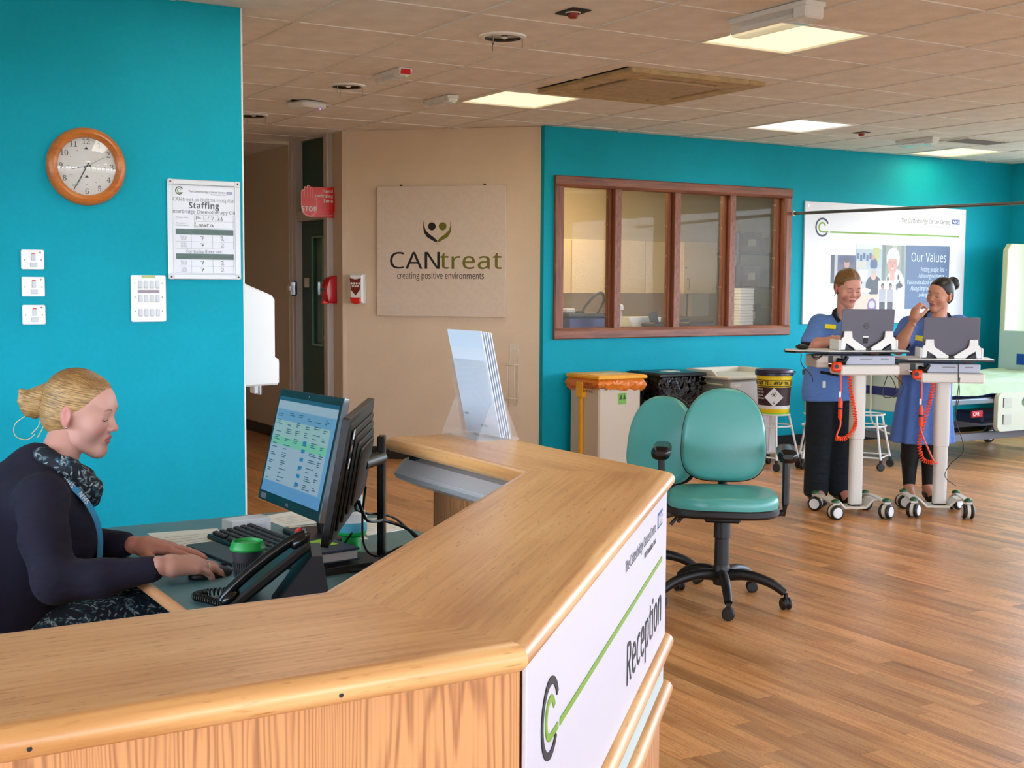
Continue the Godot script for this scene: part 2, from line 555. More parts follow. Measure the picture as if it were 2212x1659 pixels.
func make_room() -> void:
	# near teal wall and the corridor beside it
	struct("wall_left", mb().box(Vector3(-1.016, CEIL / 2, -5.73), Vector3(5.968, CEIL, 0.12)), M.teal_near, "bright turquoise painted wall behind the reception desk")
	obj_trim(Vector3(1.966, CEIL / 2, -5.672), Vector3(0.008, CEIL, 0.008))
	struct("wall_corridor_left", mb().box(Vector3(1.908, CEIL / 2, -9.4), Vector3(0.12, CEIL, 7.22)), M.beige)
	# corridor right wall with door opening z -9.98 .. -10.62
	var w := mb()
	w.box(Vector3(4.26, CEIL / 2, -9.83), Vector3(0.12, CEIL, 0.26))
	w.box(Vector3(4.26, CEIL / 2, -11.95), Vector3(0.12, CEIL, 2.10))
	struct("wall_corridor_right", w, M.grey_wall, "dim beige corridor wall with a green door")
	struct("wall_corridor_end", mb().box(Vector3(3.1, CEIL / 2, -13.06), Vector3(2.6, CEIL, 0.12)), M.grey_wall)
	# beige wall set at 45 degrees
	var a := Vector3(4.20, 0, -9.74)
	var b := Vector3(5.42, 0, -8.52)
	var o := struct("wall_corner", mb().box(Vector3(0, CEIL / 2, -0.06), Vector3(a.distance_to(b), CEIL, 0.12)), M.beige, "angled beige wall between the corridor and the teal wall")
	o.position = (a + b) / 2
	o.rotation.y = deg_to_rad(-45)
	# far teal wall round the internal window
	w = mb()
	w.box(Vector3(5.47, CEIL / 2, -8.56), Vector3(0.16, CEIL, 0.12))
	w.box(Vector3(9.48, CEIL / 2, -8.56), Vector3(3.10, CEIL, 0.12))
	w.box(Vector3(6.74, 0.52, -8.56), Vector3(2.38, 1.04, 0.12))
	w.box(Vector3(6.74, (2.26 + CEIL) / 2, -8.56), Vector3(2.38, CEIL - 2.26, 0.12))
	struct("wall_far", w, M.teal_far, "teal painted wall with a wooden internal window")
	# right wall with daylight windows beyond the frame
	w = mb()
	w.box(Vector3(11.01, CEIL / 2, -8.20), Vector3(0.12, CEIL, 0.60))
	w.box(Vector3(11.01, 0.45, -1.7), Vector3(0.12, 0.9, 12.4))
	w.box(Vector3(11.01, CEIL - 0.1, -1.7), Vector3(0.12, 0.2, 12.4))
	for z in [-5.4, -2.9, -0.4, 2.1, 4.4]: w.box(Vector3(11.01, 1.7, z), Vector3(0.12, 1.6, 0.25))
	struct("wall_right", w, M.teal_far)
	w = mb()
	w.box(Vector3(3.5, 0.45, 4.56), Vector3(15.1, 0.9, 0.12))
	w.box(Vector3(3.5, CEIL - 0.12, 4.56), Vector3(15.1, 0.24, 0.12))
	for x in [-4.0, -1.9, 0.2, 2.3, 4.4, 6.5, 8.6, 10.8]: w.box(Vector3(x, 1.7, 4.56), Vector3(0.35 if x > -4 and x < 10 else 0.6, 1.6, 0.12))
	struct("wall_back", w, M.beige)
	w = mb()
	w.box(Vector3(-4.06, 0.45, -0.6), Vector3(0.12, 0.9, 10.3))
	w.box(Vector3(-4.06, CEIL - 0.12, -0.6), Vector3(0.12, 0.24, 10.3))
	for z in [-5.2, -2.6, 0.0, 2.6, 4.4]: w.box(Vector3(-4.06, 1.665, z), Vector3(0.12, 1.54, 0.35 if z > -5 else 0.9))
	struct("wall_side", w, M.beige)
	var wl := [-3.76, -1.3, 1.3, 3.5]
	for k in 4:
		var f := struct_node("window_%d" % (k + 14), "white framed daylight window in the left-hand wall")
		frame_window(f, Vector3(-4.06, 1.665, wl[k]), [1.97, 2.25, 2.25, 1.45][k], 1.54, PI / 2)
	var wx := [-2.95, -0.85, 1.25, 3.35, 5.45, 7.55, 9.65]
	for k in wx.size():
		var f := struct_node("window_%d" % (k + 2), "white framed daylight window in the wall behind the viewer")
		frame_window(f, Vector3(wx[k], 1.665, 4.56), 1.75, 1.54, 0.0)
	var wz := [-6.65, -4.15, -1.65, 0.85, 3.25]
	for k in wz.size():
		var f := struct_node("window_%d" % (k + 9), "white framed daylight window in the right-hand wall")
		frame_window(f, Vector3(11.01, 1.685, wz[k]), 2.25 if k < 4 else 2.05, 1.56, PI / 2)
	# skirtings
	var bb := mb(); bb.box(Vector3(-1.0, 0.05, -5.662), Vector3(5.9, 0.10, 0.012))
	struct("baseboard_left", bb, M.black)
	bb = mb(); bb.box(Vector3(4.194, 0.05, -11.6), Vector3(0.012, 0.10, 2.7))
	struct("baseboard_corridor", bb, M.black)
	o = struct("baseboard_corner", mb().box(Vector3(0, 0.05, 0.006), Vector3(a.distance_to(b), 0.10, 0.012)), M.black)
	o.position = (a + b) / 2; o.rotation.y = deg_to_rad(-45)
	bb = mb(); bb.box(Vector3(8.19, 0.05, -8.494), Vector3(5.5, 0.10, 0.012))
	struct("baseboard_far", bb, M.black)
	make_door()

func obj_trim(c: Vector3, s: Vector3) -> void:
	struct("trim_1", mb().box(c, s, 0.002), M.white, "thin worn edge bead on the turquoise wall corner")

func frame_window(p: Node3D, c: Vector3, w: float, h: float, turn: float) -> void:
	p.position = c
	p.rotation.y = turn
	var f := mb()
	for s in [-1, 1]:
		f.box(Vector3(s * (w / 2 - 0.03), 0, 0), Vector3(0.06, h, 0.07), 0.004)
		f.box(Vector3(0, s * (h / 2 - 0.03), 0), Vector3(w - 0.12, 0.06, 0.07), 0.004)
	f.box(Vector3(0, 0, 0), Vector3(0.05, h - 0.12, 0.06), 0.004)
	obj("frame", f, M.white, p)
	for s in [-1, 1]: obj("pane", mb().box(Vector3(s * (w / 4 - 0.01), 0, 0), Vector3(w / 2 - 0.08, h - 0.12, 0.006)), M.glass, p)

func make_door() -> void:
	var d := struct_node("door_1", "dark green door with a slim vision panel and an overpanel")
	d.position = Vector3(4.235, 0, -10.3)
	d.rotation.y = PI / 2 * -1.0
	# local x runs along the corridor wall (towards -z of the world is +x here), local z faces the corridor
	var fr := mb()
	for s in [-1, 1]: fr.box(Vector3(s * 0.36, CEIL / 2, 0.0), Vector3(0.10, CEIL, 0.16), 0.004)
	fr.box(Vector3(0, 2.02, 0.0), Vector3(0.62, 0.09, 0.13), 0.004)
	obj("door_frame", fr, M.frame_white, d)
	var st := mb()
	for s in [-1, 1]: st.box(Vector3(s * 0.40, CEIL / 2, 0.085), Vector3(0.05, CEIL, 0.02), 0.004)
	obj("architrave", st, M.frame_white, d)
	var leaf := mb()
	leaf.box(Vector3(-0.19, 0.99, 0.0), Vector3(0.24, 1.96, 0.045), 0.002)
	leaf.box(Vector3(0.24, 0.99, 0.0), Vector3(0.14, 1.96, 0.045), 0.002)
	leaf.box(Vector3(0.05, 0.46, 0.0), Vector3(0.24, 0.90, 0.045), 0.002)
	leaf.box(Vector3(0.05, 1.90, 0.0), Vector3(0.24, 0.14, 0.045), 0.002)
	var lf := obj("door_leaf", leaf, M.door_green, d)
	obj("vision_pane", mb().box(Vector3(0.05, 1.37, 0), Vector3(0.24, 0.92, 0.012)), pane(Color(0.25, 0.4, 0.38), 0.5), lf)
	var bead := mb()
	for s in [-1, 1]: bead.box(Vector3(0.05 + s * 0.115, 1.37, 0.026), Vector3(0.018, 0.94, 0.014), 0.003)
	for s in [-1, 1]: bead.box(Vector3(0.05, 1.37 + s * 0.462, 0.026), Vector3(0.212, 0.018, 0.014), 0.003)
	obj("glazing_bead", bead, mt(Color(0.36, 0.55, 0.42), 0.4), lf)
	obj("over_panel", mb().box(Vector3(0, 2.36, 0), Vector3(0.62, 0.60, 0.03), 0.002), M.door_green, d)
	obj("push_plate", mb().box(Vector3(0.265, 1.03, 0.028), Vector3(0.05, 0.30, 0.008), 0.002), M.frame_white, lf)
	obj("lock_knob", mb().cyl(Vector3(0.265, 0.98, 0.03), Vector3(0.265, 0.98, 0.06), 0.018), M.steel, lf)
	obj("notice", mb().box(Vector3(-0.20, 1.44, 0.026), Vector3(0.10, 0.08, 0.004)), M.offwhite, lf)
	# behind the door: a closed cupboard
	struct("wall_cupboard", mb().box(Vector3(4.62, CEIL / 2, -10.3), Vector3(0.06, CEIL, 1.1)).box(Vector3(4.45, CEIL / 2, -9.78), Vector3(0.28, CEIL, 0.06)).box(Vector3(4.45, CEIL / 2, -10.82), Vector3(0.28, CEIL, 0.06)), M.grey_wall)

func in_view(p: Vector3, margin := 0.08) -> bool:
	var q: Vector3 = get_node("camera").transform.affine_inverse() * p
	return q.z < -0.2 and absf(q.x / -q.z) < 0.402 + margin and absf(q.y / -q.z) < 0.3015 + margin

func make_ceiling() -> void:
	var c := struct_node("ceiling", "suspended ceiling of square mineral fibre tiles in a white grid")
	obj("deck", mb().box(Vector3(3.5, CEIL + 0.16, -4.3), Vector3(15.3, 0.1, 18.0)), M.grey_wall, c)
	var tile_mesh := mb().box(Vector3(0, 0.008, 0), Vector3(TILE - 0.012, 0.016, TILE - 0.012), 0.004).mesh()
	var skip := {"3,-1": 1, "3,3": 1, "7,3": 1, "11,4": 1, "4,1": 1, "3,1": 1, "3,2": 1, "4,2": 1, "7,-1": 1, "-1,-5": 1, "3,-5": 1, "7,-5": 1, "11,0": 1, "11,-4": 1, "-1,-1": 1, "-1,-9": 1, "3,-9": 1, "7,-9": 1, "11,-8": 1}
	var rest := mb()
	var tees := 0
	for i in range(-11, 15):
		for j in range(-16, 14):
			if skip.has("%d,%d" % [i, j]): continue
			var p := Vector3(TILE * (i + 4.1), CEIL, -TILE * (j + 8.67))
			if p.x > 11.2 or p.x < -4.2 or p.z > 4.7 or p.z < -13.2: continue
			if in_view(p, 0.06) and p.z > -12.0 and not (p.x < 1.7 and p.z < -5.9):
				var o := obj("tile", tile_mesh, M.tile, c)
				o.position = p + Vector3(0, rng.randf_range(0.0, 0.0025), 0)
				o.rotation = Vector3(rng.randf_range(-1, 1), 0, rng.randf_range(-1, 1)) * 0.0015
			else:
				rest.box(p + Vector3(0, 0.008, 0), Vector3(TILE - 0.012, 0.016, TILE - 0.012))
	var r := obj("more_tiles", rest, M.tile, c)
	r.set_meta("kind", "stuff")
	# grid: long main rails along z, short cross rails along x
	var rail := mb().box(Vector3(0, -0.001, -4.3), Vector3(0.022, 0.006, 17.6)).mesh()
	for i in range(-11, 16):
		var x := TILE * (i + 3.6)
		if x < -4 or x > 11: continue
		var o := obj("main_rail", rail, M.tee, c)
		o.position = Vector3(x, CEIL, 0)
	var cross_rail := mb().box(Vector3(3.5, 0.0005, 0), Vector3(15.0, 0.006, 0.018)).mesh()
	for j in range(-16, 14):
		var z := -TILE * (j + 8.17)
		if z > 4.5 or z < -13: continue
		var o := obj("cross_rail", cross_rail, M.tee, c)
		o.position = Vector3(0, CEIL, z)

func make_floor() -> void:
	var f := struct_node("floor", "wood-strip floor of narrow honey-coloured planks")
	obj("screed", mb().box(Vector3(3.5, -0.056, -4.3), Vector3(15.3, 0.1, 18.0)), M.planks[2], f)
	var W := 0.085
	var cand := []
	var rest := []
	for k in 7: rest.append(mb())
	var xi := 0
	var x := -4.0
	while x < 11.0:
		var z := 4.5 - rng.randf() * 0.9
		while z > -13.0:
			var L := rng.randf_range(0.55, 1.0)
			var c := Vector3(x + W / 2, 0, z - L / 2)
			var near := in_view(c, 0.03) or in_view(c + Vector3(0, 0, L / 2), 0.0)
			cand.append([c, L, near, rng.randi() % 7])
			z -= L
		x += W
		xi += 1
	# the planks that show largest are parts of their own
	cand.sort_custom(func(a, b): return (a[0].length() + (0.0 if a[2] and a[0].x > 1.75 else 100.0)) < (b[0].length() + (0.0 if b[2] and b[0].x > 1.75 else 100.0)))
	for k in cand.size():
		var q: Array = cand[k]
		var c: Vector3 = q[0]
		var b: MB = mb() if k < 300 else rest[q[3]]
		var h := Vector3(W - 0.0008, 0.006, q[1] - 0.0012) * 0.5
		var y := 0.0
		var t := Vector3(c.x, 0, c.z)
		var u := Vector2(c.z * 1.0, c.x * 1.7)
		var A := t + Vector3(-h.x, y, h.z); var B := t + Vector3(h.x, y, h.z); var C := t + Vector3(h.x, y, -h.z); var D := t + Vector3(-h.x, y, -h.z)
		var us := [Vector2(u.x + h.z, u.y - h.x), Vector2(u.x + h.z, u.y + h.x), Vector2(u.x - h.z, u.y + h.x), Vector2(u.x - h.z, u.y - h.x)]
		b.tri(A, B, C, Vector3.UP, Vector3.UP, Vector3.UP, us[0], us[1], us[2])
		b.tri(A, C, D, Vector3.UP, Vector3.UP, Vector3.UP, us[0], us[2], us[3])
		var dn := Vector3(0, -0.006, 0)
		for e in [[A, B, Vector3.BACK], [B, C, Vector3.RIGHT], [C, D, Vector3.FORWARD], [D, A, Vector3.LEFT]]:
			b.tri(e[0], e[1], e[1] + dn, e[2], e[2], e[2], us[0], us[0], us[0])
			b.tri(e[0], e[1] + dn, e[0] + dn, e[2], e[2], e[2], us[0], us[0], us[0])
		if k < 300: obj("plank", b, M.planks[q[3]], f)
	for k in 7:
		var o := obj("more_planks", rest[k], M.planks[k], f)
		o.set_meta("kind", "stuff")

# ---- ceiling fittings ----
func panel_light(i: int, j: int, col: Color, e: float, label: String) -> void:
	var c := Vector3(TILE * (i + 4.1), CEIL, -TILE * (j + 8.67))
	var t := thing("ceiling_light", label, "ceiling light", c, 0.0, "square ceiling light panels")
	var f := mb()
	for s in [-1, 1]:
		f.box(Vector3(s * 0.303, 0.005, 0), Vector3(0.018, 0.02, 0.624), 0.003)
		f.box(Vector3(0, 0.005, s * 0.303), Vector3(0.588, 0.02, 0.018), 0.003)
	obj("frame", f, M.tee, t)
	obj("diffuser", mb().box(Vector3(0, 0.010, 0), Vector3(0.588, 0.004, 0.588)), glow(col, 1.05), t)
	obj("tray", mb().box(Vector3(0, 0.03, 0), Vector3(0.60, 0.02, 0.60)), M.white, t)
	var l := AreaLight3D.new()
	l.name = "lamp"
	l.area_size = Vector2(0.57, 0.57)
	l.light_color = col
	l.light_energy = e
	l.area_range = 20.0
	l.shadow_enabled = true
	t.add_child(l)
	l.position = Vector3(0, -0.004, 0)
	l.rotation.x = -PI / 2

func make_lights() -> void:
	var warm := Color(1.0, 0.95, 0.74)
	var cool := Color(1.0, 0.98, 0.93)
	var E := LAMP_E
	panel_light(3, -1, warm, E, "square yellowish ceiling light panel below the long bulkhead light")
	panel_light(3, 3, warm, E, "square yellowish ceiling light panel beside the air-conditioning cassette")
	panel_light(7, 3, cool, E, "square white ceiling light panel above the internal window wall")
	panel_light(11, 4, warm, E, "square yellowish ceiling light panel nearest the wall corner by the bed")
	for q in [[7, -1], [-1, -5], [3, -5], [7, -5], [11, 0], [11, -4], [-1, -9], [3, -9], [7, -9], [11, -8], [-1, -1]]:
		panel_light(q[0], q[1], cool, E, "square ceiling light panel over the open room behind the viewer")
	cassette()
	bulkhead(Vector3(3.29, CEIL, -6.86), 0.36, 0.0, 0.6, "small clear emergency bulkhead light with a red label")
	bulkhead(Vector3(4.02, CEIL, -7.64), 0.36, 0.0, 0.6, "small clear emergency bulkhead light beside the yellowish panel near the beige wall")
	bulkhead(Vector3(4.03, CEIL, -4.42), 0.52, 0.0, 1.0, "long clear emergency bulkhead light with bright lens edges")
	bulkhead(Vector3(8.46, CEIL, -7.51), 0.40, 0.0, 0.7, "small pale emergency bulkhead light near the ceiling grille")
	downlight(Vector3(3.293, CEIL, -5.591), "round recessed downlight with a chrome reflector beside the open ceiling hole")
	downlight(Vector3(3.273, CEIL, -7.478), "round recessed downlight with a chrome reflector between bulkhead light and wireless unit")
	downlight(Vector3(3.253, CEIL, -9.161), "round recessed downlight deep in the corridor ceiling")
	var t := thing("wireless_unit", "low white rounded wireless access point with a small blue light", "access point", Vector3(3.33, CEIL, -8.30), 0.3)
	var b := mb()
	b.X = Transform3D(Basis(Vector3.RIGHT, PI / 2), Vector3.ZERO)
	b.prism(rrect(0.22, 0.22, 0.05), 0.006, 0.05, 0.014, true)
	obj("housing", b, M.white, t)
	obj("status_light", mb().ell(Vector3(0.06, -0.052, 0.08), Vector3(0.006, 0.004, 0.006), 8, 6), glow(Color(0.45, 0.35, 1.0), 3.0), t)
	obj("bracket", mb().box(Vector3(-0.09, -0.004, 0.0), Vector3(0.06, 0.008, 0.03)), M.dark, t)
	for q in [[Vector3(3.271, CEIL, -4.925), 0.10, "red fire sensor in a dark square ceiling hole"], [Vector3(7.742, CEIL, -7.449), 0.08, "red fire sensor in a small dark hole above the teal wall"]]:
		t = thing("fire_sensor", q[2], "sensor", q[0])
		obj("back_plate", mb().box(Vector3(0, -0.003, 0), Vector3(q[1], 0.004, q[1] * 1.5)), M.dark, t)
		obj("sensor_cap", mb().lathe([Vector2(0, -0.03), Vector2(0.018, -0.03), Vector2(0.024, -0.022), Vector2(0.024, -0.003)], 16), mt(Color(0.55, 0.06, 0.03), 0.4), t)
		obj("socket", mb().lathe([Vector2(0.032, -0.010), Vector2(0.036, -0.003)], 16), M.offwhite, t)
	t = thing("ceiling_grille", "grey louvred ventilation grille in the ceiling above the bed", "grille", Vector3(9.0, CEIL, -7.35))
	var g := mb()
	for s in [-1, 1]:
		g.box(Vector3(s * 0.28, -0.004, 0), Vector3(0.03, 0.01, 0.3), 0.002)
		g.box(Vector3(0, -0.004, s * 0.14), Vector3(0.56, 0.01, 0.03), 0.002)
	obj("frame", g, M.offwhite, t)
	for k in 7: obj("louvre", mb(Vector3(0, -0.002, -0.105 + k * 0.035), Vector3(0.5, 0, 0)).box(Vector3.ZERO, Vector3(0.53, 0.003, 0.03)), M.grey, t)

const LAMP_E := 0.60

func cassette() -> void:
	var t := thing("air_conditioner", "stained square air-conditioning cassette with two dark outlet slots", "air conditioner", Vector3(4.866, CEIL, -6.46))
	var stain := blotched(Color(0.72, 0.63, 0.46), 0.14, 0.6, 2.2, 71)
	var b := mb()
	# outer plate with four slot openings round a middle grille
	var H := 0.505
	for s in [-1.0, 1.0]:
		b.box(Vector3(s * 0.44, -0.012, 0), Vector3(0.13, 0.03, 1.01), 0.006)
		b.box(Vector3(0, -0.012, s * 0.44), Vector3(0.75, 0.03, 0.13), 0.006)
	for s in [-1.0, 1.0]:
		for q in [-1.0, 1.0]: b.box(Vector3(s * 0.315, -0.012, q * 0.315), Vector3(0.12, 0.03, 0.12), 0.003)
	obj("outer_plate", b, stain, t)
	var off := Vector3(4.834 - 4.866, 0.008, -6.468 + 6.46)
	for s in [-1.0, 1.0]:
		obj("cut_tile", mb().box(off + Vector3(s * 0.565, 0, 0), Vector3(0.13, 0.016, 1.26)), M.tile, t)
		obj("cut_tile", mb().box(off + Vector3(0, 0, s * 0.565), Vector3(1.0, 0.016, 0.13)), M.tile, t)
	obj("middle_panel", mb().box(Vector3(0, -0.016, 0), Vector3(0.64, 0.03, 0.64), 0.008), blotched(Color(0.70, 0.62, 0.50), 0.10, 0.7, 3.0, 72), t)
	obj("box", mb().box(Vector3(0, 0.05, 0), Vector3(0.9, 0.06, 0.9)), M.dark, t)
	for k in 4:
		var a := k * PI / 2
		var c := Vector3(sin(a), 0, cos(a)) * 0.347
		var sz := Vector3(0.50, 0.004, 0.04)
		obj("louvre", mb(c + Vector3(0, -0.012, 0), Vector3(0, a, 0)).box(Vector3(0, 0, 0.0), sz, 0.001), M.charcoal if k in [2, 1, 0, 3] else stain, t)

func bulkhead(p: Vector3, L: float, turn: float, s: float, label: String) -> void:
	var t := thing("emergency_light", label, "emergency light", p, PI / 2 + turn)
	obj("back_tray", mb().box(Vector3(0, -0.012, 0), Vector3(L, 0.024, 0.09 * s + 0.03), 0.004), M.white, t)
	obj("gear_end", mb().box(Vector3(-L / 2 + 0.05, -0.045 * s, 0), Vector3(0.09, 0.06 * s, 0.09 * s + 0.02), 0.008), M.white, t)
	obj("lens", mb().box(Vector3(0.03, -0.05 * s, 0), Vector3(L - 0.08, 0.07 * s, 0.09 * s + 0.02), 0.012), pane(Color(0.85, 0.88, 0.9), 0.28, 0.15), t)
	obj("tube", mb().cyl(Vector3(-L / 2 + 0.1, -0.042 * s, 0), Vector3(L / 2 - 0.04, -0.042 * s, 0), 0.012 * s), M.white_gloss, t)
	obj("indicator_light", mb().ell(Vector3(-L / 2 + 0.03, -0.07 * s, 0.02), Vector3(0.007, 0.005, 0.007), 8, 6), glow(Color(0.2, 1.0, 0.4), 2.0), t)
	if "red label" in label: obj("warning_label", mb().box(Vector3(-L / 2 + 0.002, -0.04 * s, 0), Vector3(0.006, 0.03, 0.06)), M.red, t)

func downlight(p: Vector3, label: String) -> void:
	var t := thing("downlight", label, "downlight", p)
	obj("rim", mb().lathe([Vector2(0.092, -0.012), Vector2(0.10, -0.014), Vector2(0.118, -0.008), Vector2(0.12, 0.0)], 36), M.white_gloss, t)
	obj("reflector", mb().lathe([Vector2(0.092, -0.012), Vector2(0.085, -0.004), Vector2(0.06, -0.001), Vector2(0.0, -0.0005)], 36), mt(Color(0.30, 0.31, 0.33), 0.12, 1.0), t)
	obj("bulb", mb().ell(Vector3(0.01, -0.006, 0), Vector3(0.018, 0.008, 0.018), 12, 8), M.white_gloss, t)
	for k in 3:
		var a := k * TAU / 3 + 0.5
		var d := Vector3(cos(a), 0, sin(a)) * 0.098
		obj("hanging_clip", mb().box(d + Vector3(0, -0.034, 0), Vector3(0.004, 0.05, 0.004)), M.steel, t)
# ---- reception counter ----
func arc_poly(c: Vector2, r0: float, r1: float, a0: float, a1: float, k := 28) -> PackedVector2Array:
	var p := PackedVector2Array()
	for i in k + 1:
		var a := deg_to_rad(lerpf(a0, a1, float(i) / k))
		p.append(c + Vector2(cos(a), sin(a)) * r1)
	for i in k + 1:
		var a := deg_to_rad(lerpf(a1, a0, float(i) / k))
		p.append(c + Vector2(cos(a), sin(a)) * r0)
	return p
# the double-C emblem with the long green rule, built flat on a panel in its xy
func emblem(parent: Node3D, c: Vector2, r: float, z: float, dark: Material, green: Material, rule_to := 0.0) -> void:
	var d := 0.0012
	obj("emblem_outer_ring", mb().prism(arc_poly(c, r * 0.80, r, 25, 318), z, z + d), dark, parent)
	var g := mb()
	var q := arc_poly(c, r * 0.38, r * 0.56, 20, 272)
	g.prism(q, z, z + d)
	g.prism(P2([c.x, c.y - r * 0.56, c.x + r * 0.92, c.y - r * 0.56, c.x + r * 0.88, c.y - r * 0.38, c.x, c.y - r * 0.38]), z, z + d)
	obj("emblem_inner_ring", g, green, parent)
	if rule_to > 0.0:
		obj("emblem_rule", mb().prism(P2([c.x + r * 1.12, c.y - r * 0.56, rule_to, c.y - r * 0.56, rule_to, c.y - r * 0.38, c.x + r * 1.16, c.y - r * 0.38]), z, z + d), green, parent)
func nhs_box(parent: Node3D, at: Vector3, w: float, h: float) -> void:
	obj("blue_logo_box", mb().box(at, Vector3(w, h, 0.001)), M.nhs_blue, parent)
	text("NHS", h * 0.72, M.white, parent, at + Vector3(0, -h * 0.02, 0.001), Basis.IDENTITY, true)

func make_counter() -> void:
	var t := thing("reception_counter", "oak reception counter bending in three segments with a white sign panel", "counter")
	var H := 1.05
	var th := 0.034
	var O := [Vector2(-2.5, -1.15), Vector2(0.692, -1.15), Vector2(1.612, -2.07), Vector2(1.612, -2.865)]
	var I := [Vector2(-2.5, -1.446), Vector2(0.61, -1.446), Vector2(1.375, -2.211), Vector2(1.375, -2.865)]
	for k in 3:
		var b := mb()
		var d: Vector2 = (O[k + 1] - O[k]).normalized()
		var s := Vector2(-d.y, d.x)
		var q := [O[k], O[k + 1], I[k + 1], I[k]]
		var top := []; var low := []; var us := []
		for p in q:
			top.append(Vector3(p.x, H, p.y)); low.append(Vector3(p.x, H - th, p.y))
			us.append(Vector2(p.dot(d) + k * 0.37, p.dot(s) + k * 0.21))
		b.tri(top[0], top[1], top[2], Vector3.UP, Vector3.UP, Vector3.UP, us[0], us[1], us[2])
		b.tri(top[0], top[2], top[3], Vector3.UP, Vector3.UP, Vector3.UP, us[0], us[2], us[3])
		b.tri(low[0], low[1], low[2], Vector3.DOWN, Vector3.DOWN, Vector3.DOWN, us[0], us[1], us[2])
		b.tri(low[0], low[2], low[3], Vector3.DOWN, Vector3.DOWN, Vector3.DOWN, us[0], us[2], us[3])
		obj("worktop_segment", b, M.oak, t)
	var nose := [Vector2(0, th)]
	for i in 9:
		var a := PI / 2 - PI * i / 8.0
		nose.append(Vector2(cos(a) * th * 0.62, th / 2 + sin(a) * th / 2))
	nose.append(Vector2(0, 0))
	for k in 3: obj("worktop_nosing", mb().sweep(nose, O, k, H - th), M.oak_edge, t)
	var J := [I[3], I[2], I[1], I[0]]
	for k in 3: obj("worktop_nosing", mb().sweep(nose, J, k, H - th), M.oak_edge, t)
	obj("worktop_nosing", mb().sweep(nose, [O[3], I[3]], 0, H - th), M.oak_edge, t)
	for q in [Vector2(0.196, -1.1312), Vector2(0.486, -1.1312)]:
		obj("screw_hole", mb().cyl(Vector3(q.x, 1.030, q.y), Vector3(q.x, 1.030, q.y + 0.002), 0.0025, 8), M.black, t)
	obj("front_panel", mb().box(Vector3(-0.894, 0.508, -1.180), Vector3(3.212, 1.016, 0.03)), M.veneer, t)
	# the angled face
	var f := Node3D.new()
	f.name = "angled_face"
	t.add_child(f)
	f.position = Vector3(0.714, 0, -1.167)
	f.rotation.y = deg_to_rad(45)
	obj("backing_panel", mb().box(Vector3(0.625, 0.508, -0.018), Vector3(1.25, 1.016, 0.03)), M.veneer, f)
	var sg := obj("sign_board", mb().box(Vector3(0.625, 0.866, 0.003), Vector3(1.235, 0.300, 0.006), 0.001), mt(Color(0.80, 0.80, 0.85), 0.35), f)
	tag(sg, "white sign board reading Reception with a green rule")
	emblem_on_sign(f)
	var mould := []
	for i in 9:
		var a := PI / 2 - PI * i / 8.0
		mould.append(Vector2(cos(a) * 0.022, 0.019 + sin(a) * 0.019))
	for y in [0.678, 0.578]:
		var b := mb()
		b.X = Transform3D(Basis(Vector3.UP, 0), Vector3.ZERO)
		b.sweep(mould, [Vector2(-0.005, 0.0), Vector2(1.265, 0.0)], 0, y)
		obj("moulding_rail", b, M.oak_edge, f)
	obj("kick_strip", mb().box(Vector3(0.625, 0.647, 0.002), Vector3(1.235, 0.062, 0.004)), mt(Color(0.72, 0.80, 0.80), 0.4), f)
	# inner end support under the short segment
	obj("end_support", mb().box(Vector3(1.53, 0.508, -2.44), Vector3(0.13, 1.016, 0.76), 0.002), M.veneer, t)
	obj("end_bracket", mb().box(Vector3(1.42, 1.003, -2.80), Vector3(0.05, 0.022, 0.03)), M.dark, t)
	var L := thing("under_counter_light", "aluminium wedge-shaped task light fixed under the counter end", "task light", Vector3(1.462, 0, 0))
	var prof := P2([0, 1.012, -0.02, 1.012, -0.068, 0.998, -0.098, 0.965, -0.090, 0.952, -0.03, 0.925, 0, 0.925])
	obj("housing", mb(Vector3(0, 0, -2.84)).prism(prof, 0.012, 0.62, 0.001), mt(Color(0.80, 0.81, 0.82), 0.35, 0.4), L)
	obj("end_cap", mb(Vector3(0, 0, -2.84)).prism(prof, 0, 0.012), M.offwhite, L)
	obj("lens", mb().quad(Vector3(-0.0935, 0.9725, -2.24), Vector3(-0.036, 0.928, -2.24), Vector3(-0.036, 0.928, -2.82), Vector3(-0.0935, 0.9725, -2.82), Vector3(-0.6, -0.8, 0)), M.paper_grey, L)
	leaflets()

func emblem_on_sign(f: Node3D) -> void:
	var z := 0.0062
	emblem(f, Vector2(0.128, 0.914), 0.050, z, M.ink, M.lime, 1.172)
	text("Reception", 0.072, M.ink, f, Vector3(1.178, 0.800, z + 0.0006), Basis.IDENTITY, false, "lettering", 2, false, 1.02)
	text("The Clatterbridge Cancer Centre", 0.0185, mt(Color(0.33, 0.33, 0.38)), f, Vector3(1.072, 0.972, z + 0.0006), Basis.IDENTITY, false, "lettering", 2)
	text("NHS Foundation Trust", 0.011, M.ink, f, Vector3(1.072, 0.946, z + 0.0006), Basis.IDENTITY, false, "lettering", 2)
	nhs_box(f, Vector3(1.136, 0.976, z), 0.070, 0.030)

